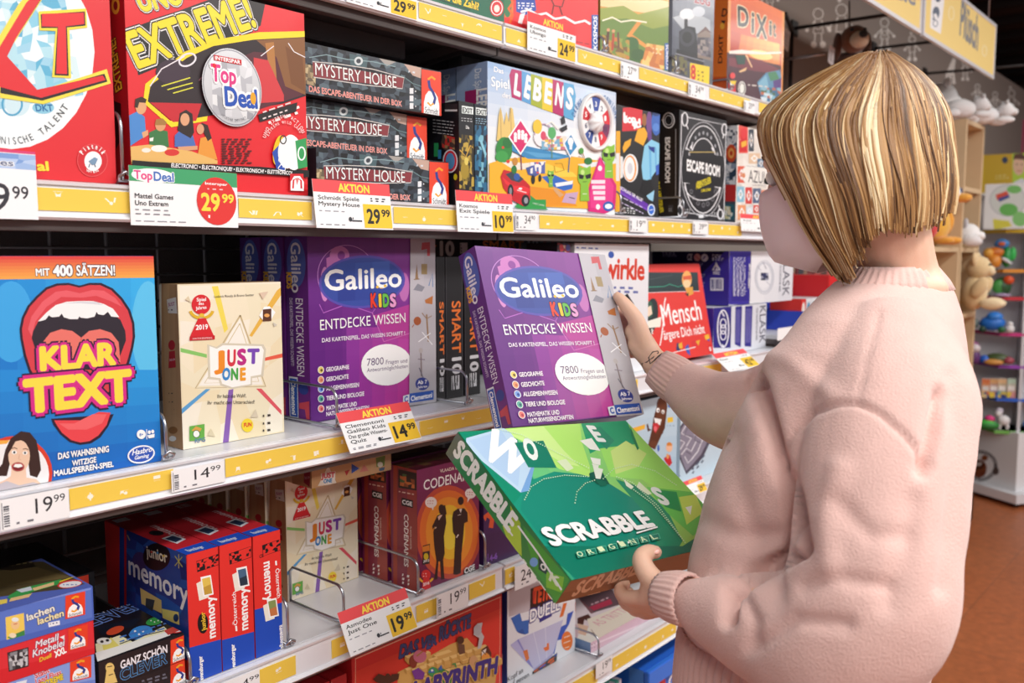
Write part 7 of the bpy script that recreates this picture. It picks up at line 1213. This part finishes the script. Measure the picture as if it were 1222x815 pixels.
palm([(wr,Wp(757,396,1.398*gR),.02,.0165),(wr,Wp(760,412,1.395*gR),.021,.017)])
finger([kn[0],Wp(741,374,1.450*gR),Wp(722,370,1.452*gR),Wp(706,370,1.446*gR)],.0105,.0075)
finger([kn[1],Wp(740,390,1.456*gR),Wp(718,388,1.456*gR),Wp(700,389,1.448*gR)],.0105,.0075)
finger([kn[2],Wp(744,407,1.458*gR),Wp(724,406,1.456*gR),Wp(707,408,1.448*gR)],.0102,.0074)
finger([kn[3],Wp(751,422,1.454*gR),Wp(735,423,1.452*gR),Wp(722,425,1.444*gR)],.0092,.0068)
finger([Wp(770,414,1.385*gR),Wp(761,386,1.388*gR),Wp(751,370,1.394*gR),Wp(742,359,1.398*gR),Wp(737,354,1.401*gR)],.0162,.0088)
wl=Wp(801,708,1.115*gL)
kl=[Wp(771,713,1.140*gL),Wp(775,719,1.152*gL),Wp(781,724,1.164*gL),Wp(788,727,1.174*gL)]
for k,r in zip(kl,(.012,.012,.0115,.0105)): palm([(wl,k,.0195,r)])
palm([(wl,Wp(778,704,1.135*gL),.0195,.0152)])
finger([kl[0],Wp(747,713,1.165*gL),Wp(740,704,1.190*gL),Wp(746,697,1.215*gL)],.0103,.0074)
finger([kl[1],Wp(752,722,1.180*gL),Wp(744,713,1.212*gL),Wp(750,706,1.238*gL)],.0103,.0074)
finger([kl[2],Wp(760,728,1.195*gL),Wp(752,720,1.228*gL),Wp(757,713,1.25*gL)],.0099,.0072)
finger([kl[3],Wp(770,732,1.205*gL),Wp(763,726,1.232*gL),Wp(767,720,1.25*gL)],.009,.0065)
finger([Wp(792,704,1.120*gL),Wp(777,690,1.132*gL),Wp(768,676,1.142*gL),Wp(766,665,1.150*gL),Wp(774,659,1.158*gL),Wp(782,659,1.162*gL)],.0152,.0086)
body=child('body',remesh(bd,.0032,3),SKIN); body['label']='bare hands, neck and face of the woman'
# thumb nails
def nail(c,n,l,w,lab):
    n=n.normalized(); u=l.normalized(); v=n.cross(u); mb=MB()
    rings=[]
    for t,s in ((0,.0),(.15,.75),(.5,1),(.85,.85),(1,.35)): rings.append([c+u*(.011*(t-.5))+v*(.0045*s*math.cos(a))+n*(.0018*s*math.sin(a)) for a in [math.pi*k/8 for k in range(9)]])
    mb.loft(rings,'e8b8a8',cap=False); o=mb.obj('thumb_nail',nmat('nail','eeb4a6',rough=.25,coat=.3)); bpy.context.view_layer.update(); adopt(o,pw)
    return o
vT=(CAMP-Wp(780,658,1.16*gL)).normalized()
nail(Wp(782,657.5,1.1535*gL),(vT+UP*.6),RT,1,'')
# tattoo on the right wrist: thin line loop lying on the skin
def onbody(pts,zguess,r,mat,name):
    dg=bpy.context.evaluated_depsgraph_get(); from mathutils.bvhtree import BVHTree
    bv=BVHTree.FromObject(body,dg); mi=body.matrix_world.inverted(); out=[]
    for x,y in pts:
        d=(atd(x,y,1.0)-CAMP).normalized(); h=bv.ray_cast(mi@CAMP,(mi.to_3x3()@d).normalized())
        if h[0] is not None: out.append(body.matrix_world@h[0])
    return out
tp=[(783,431),(779,441),(770,444),(765,440),(766,434),(772,432),(779,427),(786,421),(785,419),(779,420),(774,427),(776,434),(781,430),(788,424)]
pts=onbody(tp,1.37,.0006,None,'')
if len(pts)>4:
    mb=MB(); mb.tube(pts,.0010,'2a2a30',n=6); mb.tube(onbody([(781,430),(786,425),(790,422)],0,0,0,0) or pts[:2],.0012,'3a3a42',n=6); o=mb.obj('wrist_tattoo',nmat('ink','2b2b31',rough=.6)); bpy.context.view_layer.update(); adopt(o,pw)
# eyes and brows
for s in (-1,1):
    mb=MB(); mb.ball(hl(s*.033,.077,.012),.0115,'f2eeea',12); mb.ball(hl(s*.033,.0865,.011),.005,'4a5a5a',10); o=mb.obj('eye',nmat('eye_print',attr='Col',rough=.15)); bpy.context.view_layer.update(); adopt(o,pw)
    mb=MB(); mb.tube([hl(s*.016,.086,.036),hl(s*.032,.084,.042),hl(s*.05,.072,.037)],[.002,.003,.0015],'6a4a30',n=8); o=mb.obj('eyebrow',nmat('brow','6a4a30',rough=.8)); bpy.context.view_layer.update(); adopt(o,pw)
# --- face mask: a cup over nose, mouth and chin, with loops round the ears
mb=MB(); rows=[]
for i in range(13):
    v=i/12; z=.004-.118*v; rr=[]
    for k in range(21):
        u=(k/20-.5)*2; bulge=math.sin(math.pi*min(1,max(0,v*.86+.10)))**.6
        x=.074*math.sin(u*1.32)*(1-.12*abs(v-.4)); y=-.001+(.098+.022*bulge*(1-u*u)-.018*(v>.75)*(v-.75)*4)*math.cos(u*1.18)**.9
        edge=abs(u)**4*.012*(1 if v<.5 else -1); y-= .022*max(0,v-.72)/.28
        rr.append(hl(x,y,z*(1-.30*abs(u)**3)-.006+.0*edge))
    rows.append(rr)
vs=[p for r in rows for p in r]; fs=[(i*21+k,i*21+k+1,(i+1)*21+k+1,(i+1)*21+k) for i in range(12) for k in range(20)]
mb.add(vs,fs,'fff',True); mo=mb.obj('face_mask',nmat('mask_cloth','f6dade',rough=.75,bump=.1,bscale=600,sheen=.2))
sm=mo.modifiers.new('s','SOLIDIFY'); sm.thickness=.0018; sm.offset=1
bpy.context.view_layer.update(); adopt(mo,pw)
for s in (-1,1):
    l=MB().tube([hl(s*.071,.018,-.012),hl(s*.079,-.005,.012),hl(s*.080,-.028,.0),hl(s*.077,-.02,-.035),hl(s*.066,.015,-.07)],.0013,n=6).obj('ear_loop',nmat('elastic','f0d8da',rough=.7)); bpy.context.view_layer.update(); adopt(l,mo)
# --- hair
HT=[(61,1038,1058,.012),(66,1022,1068,.035),(72,1010,1076,.05),(80,994,1089,.064),(90,973,1101,.077),(106,944,1116,.091),(129,916,1128,.102),(142,908,1132,.105),(156,906,1134,.107),(170,908,1136,.109),(183,911,1138,.111),(217,927,1141,.113),(240,939,1139,.112),(267,952,1134,.108),(292,967,1126,.104),(317,986,1116,.098),(340,1000,1108,.092)]
def hrow(y):
    if y<=HT[0][0]: return HT[0][1:]
    for i in range(len(HT)-1):
        a,b=HT[i],HT[i+1]
        if y<=b[0]:
            t=(y-a[0])/(b[0]-a[0]); return tuple(a[j]+(b[j]-a[j])*t for j in (1,2,3))
    return HT[-1][1:]
def hend(th):
    c,s=math.cos(th),math.sin(th)
    T_=[(-1,318),(-.94,330),(-.8,334),(-.6,328),(-.4,308),(-.2,292),(0,277),(.2,273),(.5,276),(.75,268),(.93,252),(1,246)]
    for i in range(len(T_)-1):
        if c<=T_[i+1][0]:
            t=(c-T_[i][0])/(T_[i+1][0]-T_[i][0]); return T_[i][1]+(T_[i+1][1]-T_[i][1])*t
    return 250
HZ=1.13
def hpt(y,th,k=1.0):
    xl,xr,b=hrow(y); cx=(xl+xr)/2; a=px2m((xr-xl)/2,HZ)*k
    return atd(cx+(xr-xl)/2*k*math.cos(th),y,HZ-b*k*math.sin(th))
hm_=MB(); rnd=random.Random(11)
# under-layer
face=math.radians(212); op=math.radians(37)
def inface(th): return abs((th-face+math.pi)%(2*math.pi)-math.pi)<op
NA=72; ys=[61]
vs=[];fs=[]
for i in range(20):
    for k in range(NA):
        th=2*math.pi*k/NA; e=hend(th)-6; lim=150 if inface(th) else e
        y=61+(lim-61)*(i/19)**1.7; vs.append(hpt(y,th,.95)-Vector((0,0,.004)))
for i in range(19):
    for k in range(NA): fs.append((i*NA+k,i*NA+(k+1)%NA,(i+1)*NA+(k+1)%NA,(i+1)*NA+k))
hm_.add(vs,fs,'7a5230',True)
PALH=['e6c898','d2aa74','bc8f5a','a67a48','92683c','7a5430','623f22','f0dcb4','b08450','543619']
def lock(th0,k0,w,col,y0=None,ext=0,drift=0):
    e=hend(th0)+ext; n=17; y0=y0 or 62; pts=[]
    for i in range(n+1):
        t=i/n; y=y0+(e-y0)*(t**1.7); th=th0+drift*t*t+ .02*math.sin(t*5+th0*7)
        pts.append(hpt(y,th,k0*(1+.012*math.sin(t*4+th0*13))))
    if len(pts)<2: return
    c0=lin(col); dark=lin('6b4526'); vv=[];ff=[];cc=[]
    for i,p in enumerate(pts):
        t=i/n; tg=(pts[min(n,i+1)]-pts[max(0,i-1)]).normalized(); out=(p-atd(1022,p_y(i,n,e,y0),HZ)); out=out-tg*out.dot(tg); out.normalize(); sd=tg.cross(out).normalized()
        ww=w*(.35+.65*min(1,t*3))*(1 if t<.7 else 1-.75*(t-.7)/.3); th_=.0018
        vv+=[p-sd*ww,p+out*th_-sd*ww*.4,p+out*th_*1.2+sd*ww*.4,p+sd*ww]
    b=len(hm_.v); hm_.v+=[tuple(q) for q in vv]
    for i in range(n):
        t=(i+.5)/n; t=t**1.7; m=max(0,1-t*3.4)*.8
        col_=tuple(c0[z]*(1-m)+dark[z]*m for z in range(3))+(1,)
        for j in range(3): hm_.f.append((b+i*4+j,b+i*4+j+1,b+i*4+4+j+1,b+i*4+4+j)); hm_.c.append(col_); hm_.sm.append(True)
def p_y(i,n,e,y0): return y0+(e-y0)*((i/n)**1.7)
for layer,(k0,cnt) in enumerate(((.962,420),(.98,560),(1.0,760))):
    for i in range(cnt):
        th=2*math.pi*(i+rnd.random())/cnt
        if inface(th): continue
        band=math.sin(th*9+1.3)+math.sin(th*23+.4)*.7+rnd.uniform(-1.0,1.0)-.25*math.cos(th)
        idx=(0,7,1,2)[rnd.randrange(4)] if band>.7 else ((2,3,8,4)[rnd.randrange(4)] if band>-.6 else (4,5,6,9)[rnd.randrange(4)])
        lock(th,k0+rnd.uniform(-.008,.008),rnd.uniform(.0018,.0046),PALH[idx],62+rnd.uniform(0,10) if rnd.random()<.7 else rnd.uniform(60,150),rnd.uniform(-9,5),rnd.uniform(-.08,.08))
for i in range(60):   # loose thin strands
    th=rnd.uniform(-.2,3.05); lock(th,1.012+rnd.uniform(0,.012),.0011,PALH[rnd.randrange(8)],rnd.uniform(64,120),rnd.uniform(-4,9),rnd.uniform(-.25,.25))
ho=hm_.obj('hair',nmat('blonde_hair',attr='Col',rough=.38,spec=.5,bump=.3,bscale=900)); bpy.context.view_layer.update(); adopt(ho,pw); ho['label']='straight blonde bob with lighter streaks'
# --- sweater
swm=MB(); rings=[ringc(atd((a+b)/2,y,z),px2m((b-a)/2,z),d,40) for y,a,b,z,d in TORS[1:-2]+[(748,816,1120,1.09,.154)]]
swm.loft(rings)
slL=[(Wp(1062,432,1.02),.075),(Wp(1066,485,.965),.086),(Wp(1054,560,.915),.082),(Wp(1046,640,.89),.082),(Wp(1032,718,.875),.084),(Wp(985,765,.885),.078),(Wp(930,752,.92),.063),(Wp(880,738,.955),.049),(Wp(840,724,.985),.036),(Wp(815,714,1.005),.0255)]
limb(swm,slL,28)
slR=[(Wp(1010,440,1.25),.085),(Wp(950,480,1.29),.076),(Wp(900,492,1.33),.067),(Wp(860,486,1.375),.059),(Wp(830,470,1.405),.048),(Wp(808,454,1.43),.0355)]
limb(swm,slR,28)
sme=remesh(swm,.005,4)
from mathutils import noise
CRE=[([(932,556),(945,520),(970,492),(1000,482),(1023,481),(1050,492),(1077,515),(1112,556)],3.5,-.006),([(1049,372),(1036,420),(1023,480)],3,-.0025),([(900,450),(915,500),(929,547),(945,590),(955,650)],9,-.022),([(1122,470),(1114,515),(1102,560)],8,-.016),([(958,655),(915,676),(870,702),(868,740)],7,-.024),
 ([(1000,560),(985,620),(990,680)],14,.005),([(1090,600),(1080,660),(1060,720)],14,-.005),([(960,700),(1000,690),(1060,700)],10,-.005),([(905,770),(950,740),(1010,745)],9,-.006),([(880,700),(900,740),(895,775)],8,-.006),([(1135,450),(1145,520),(1138,600),(1125,700)],12,-.006),([(870,520),(880,580),(900,640)],14,-.006),([(840,620),(880,640),(930,640)],12,-.006),([(900,420),(940,430),(990,470)],12,.004),([(1000,600),(1040,640),(1080,640)],12,-.004)]
def segd(p,a,b):
    ax,ay=a;bx,by=b;dx,dy=bx-ax,by-ay; t=max(0,min(1,((p[0]-ax)*dx+(p[1]-ay)*dy)/(dx*dx+dy*dy))); return math.hypot(p[0]-ax-t*dx,p[1]-ay-t*dy)
nv=len(sme.vertices); cos=[v.co.copy() for v in sme.vertices]; nrm=[v.normal.copy() for v in sme.vertices]
for i in range(nv):
    p=cos[i]; n=nrm[i]; d=noise.noise(p*9)*.004+noise.noise(p*22)*.0014
    if n.dot(CAMP-p)>0:
        q=pj(p)
        for pl,w,am in CRE:
            m=min(segd(q,pl[k],pl[k+1]) for k in range(len(pl)-1))
            if m<3*w: d+=am*math.exp(-(m/w)**2)
    sme.vertices[i].co=p+n*d
so=child('sweater',sme,KNIT); so['label']='pale pink knitted sweater'
def ribtube(name,pts,nr,amp,n=None):
    """ribbed band through (centre, axis a, axis b) rings"""
    n=nr*4; mb=MB(); rs=[]
    for c,a,b in pts:
        rs.append([Vector(c)+a*((1+amp*math.cos(nr*2*math.pi*k/n))*math.cos(2*math.pi*k/n))+b*((1+amp*math.cos(nr*2*math.pi*k/n))*math.sin(2*math.pi*k/n)) for k in range(n)])
    mb.loft(rs,cap=False); o=mb.obj(name,RIB); s=o.modifiers.new('s','SOLIDIFY'); s.thickness=.003; s.offset=-1
    bpy.context.view_layer.update(); adopt(o,so); return o
def cuff(p0,p1,r0,r1,steps=7):
    ax=(p1-p0).normalized(); u=ax.orthogonal().normalized(); v=ax.cross(u); L_=[]
    for i in range(steps+1):
        t=i/steps; r=r0+(r1-r0)*t+.002*math.sin(math.pi*t); L_.append((p0+(p1-p0)*t,u*r,v*r))
    L_.append((p1-ax*.002,u*(r1-.004),v*(r1-.004)))
    return ribtube('cuff',L_,26,.035)
cuff(Wp(822,716,1.085*gL),Wp(789,708,1.118*gL),.0295,.0238)
cuff(Wp(812,457,1.357*gR),Wp(783,437,1.372*gR),.0375,.0298)
hem=[]
for y,a,b,z,d in ((738,818,1124,1.09,.153),(750,813,1122,1.09,.158),(790,809,1108,1.09,.158),(830,808,1094,1.09,.156),(858,811,1080,1.09,.15)):
    c=atd((a+b)/2,y,z); hem.append((c,RT*px2m((b-a)/2,z),Vector((c.x,c.y,0)).normalized()*d))
ribtube('hem',hem,84,.013)
col=[]
for y,a,b,z,d in ((345,992,1137,1.125,.072),(334,1004,1131,1.125,.066),(324,1013,1123,1.125,.060),(318,1018,1118,1.125,.056)):
    c=atd((a+b)/2,y,z); col.append((c,RT*px2m((b-a)/2,z)*1.03,Vector((c.x,c.y,0)).normalized()*d*1.03))
ribtube('collar',col,44,.02)
# --- trousers and shoes
tb=MB(); tb.loft([ringc(Vector((hipx,hipy,hz+.12)),.135,.165,28),ringc(Vector((hipx,hipy,hz+.02)),.132,.172,28),ringc(Vector((hipx,hipy,hz-.10)),.118,.165,28)])
for a,s in legs: limb(tb,[(a+Vector((0,0,-.02)),.098),(Vector((a.x,a.y,a.z-.2)),.088),(Vector((a.x,a.y,.46)),.068),(Vector((a.x,a.y,.28)),.062),(Vector((a.x,a.y,.11)),.052)])
child('trousers',remesh(tb,.009,3),nmat('navy_denim','232a40',rough=.85,var=.1,vscale=60))
for a,s in legs:
    sb_=MB(); ft=Vector((a.x,a.y,.042)); limb(sb_,[(ft-f_*.035,.040),(ft+f_*.06,.040),(ft+f_*.135+Vector((0,0,-.008)),.032)])
    me=remesh(sb_,.006,2)
    for v in me.vertices: v.co.z=max(v.co.z,.0015)
    child('shoe',me,nmat('shoe_leather','e8e6e4',rough=.5))
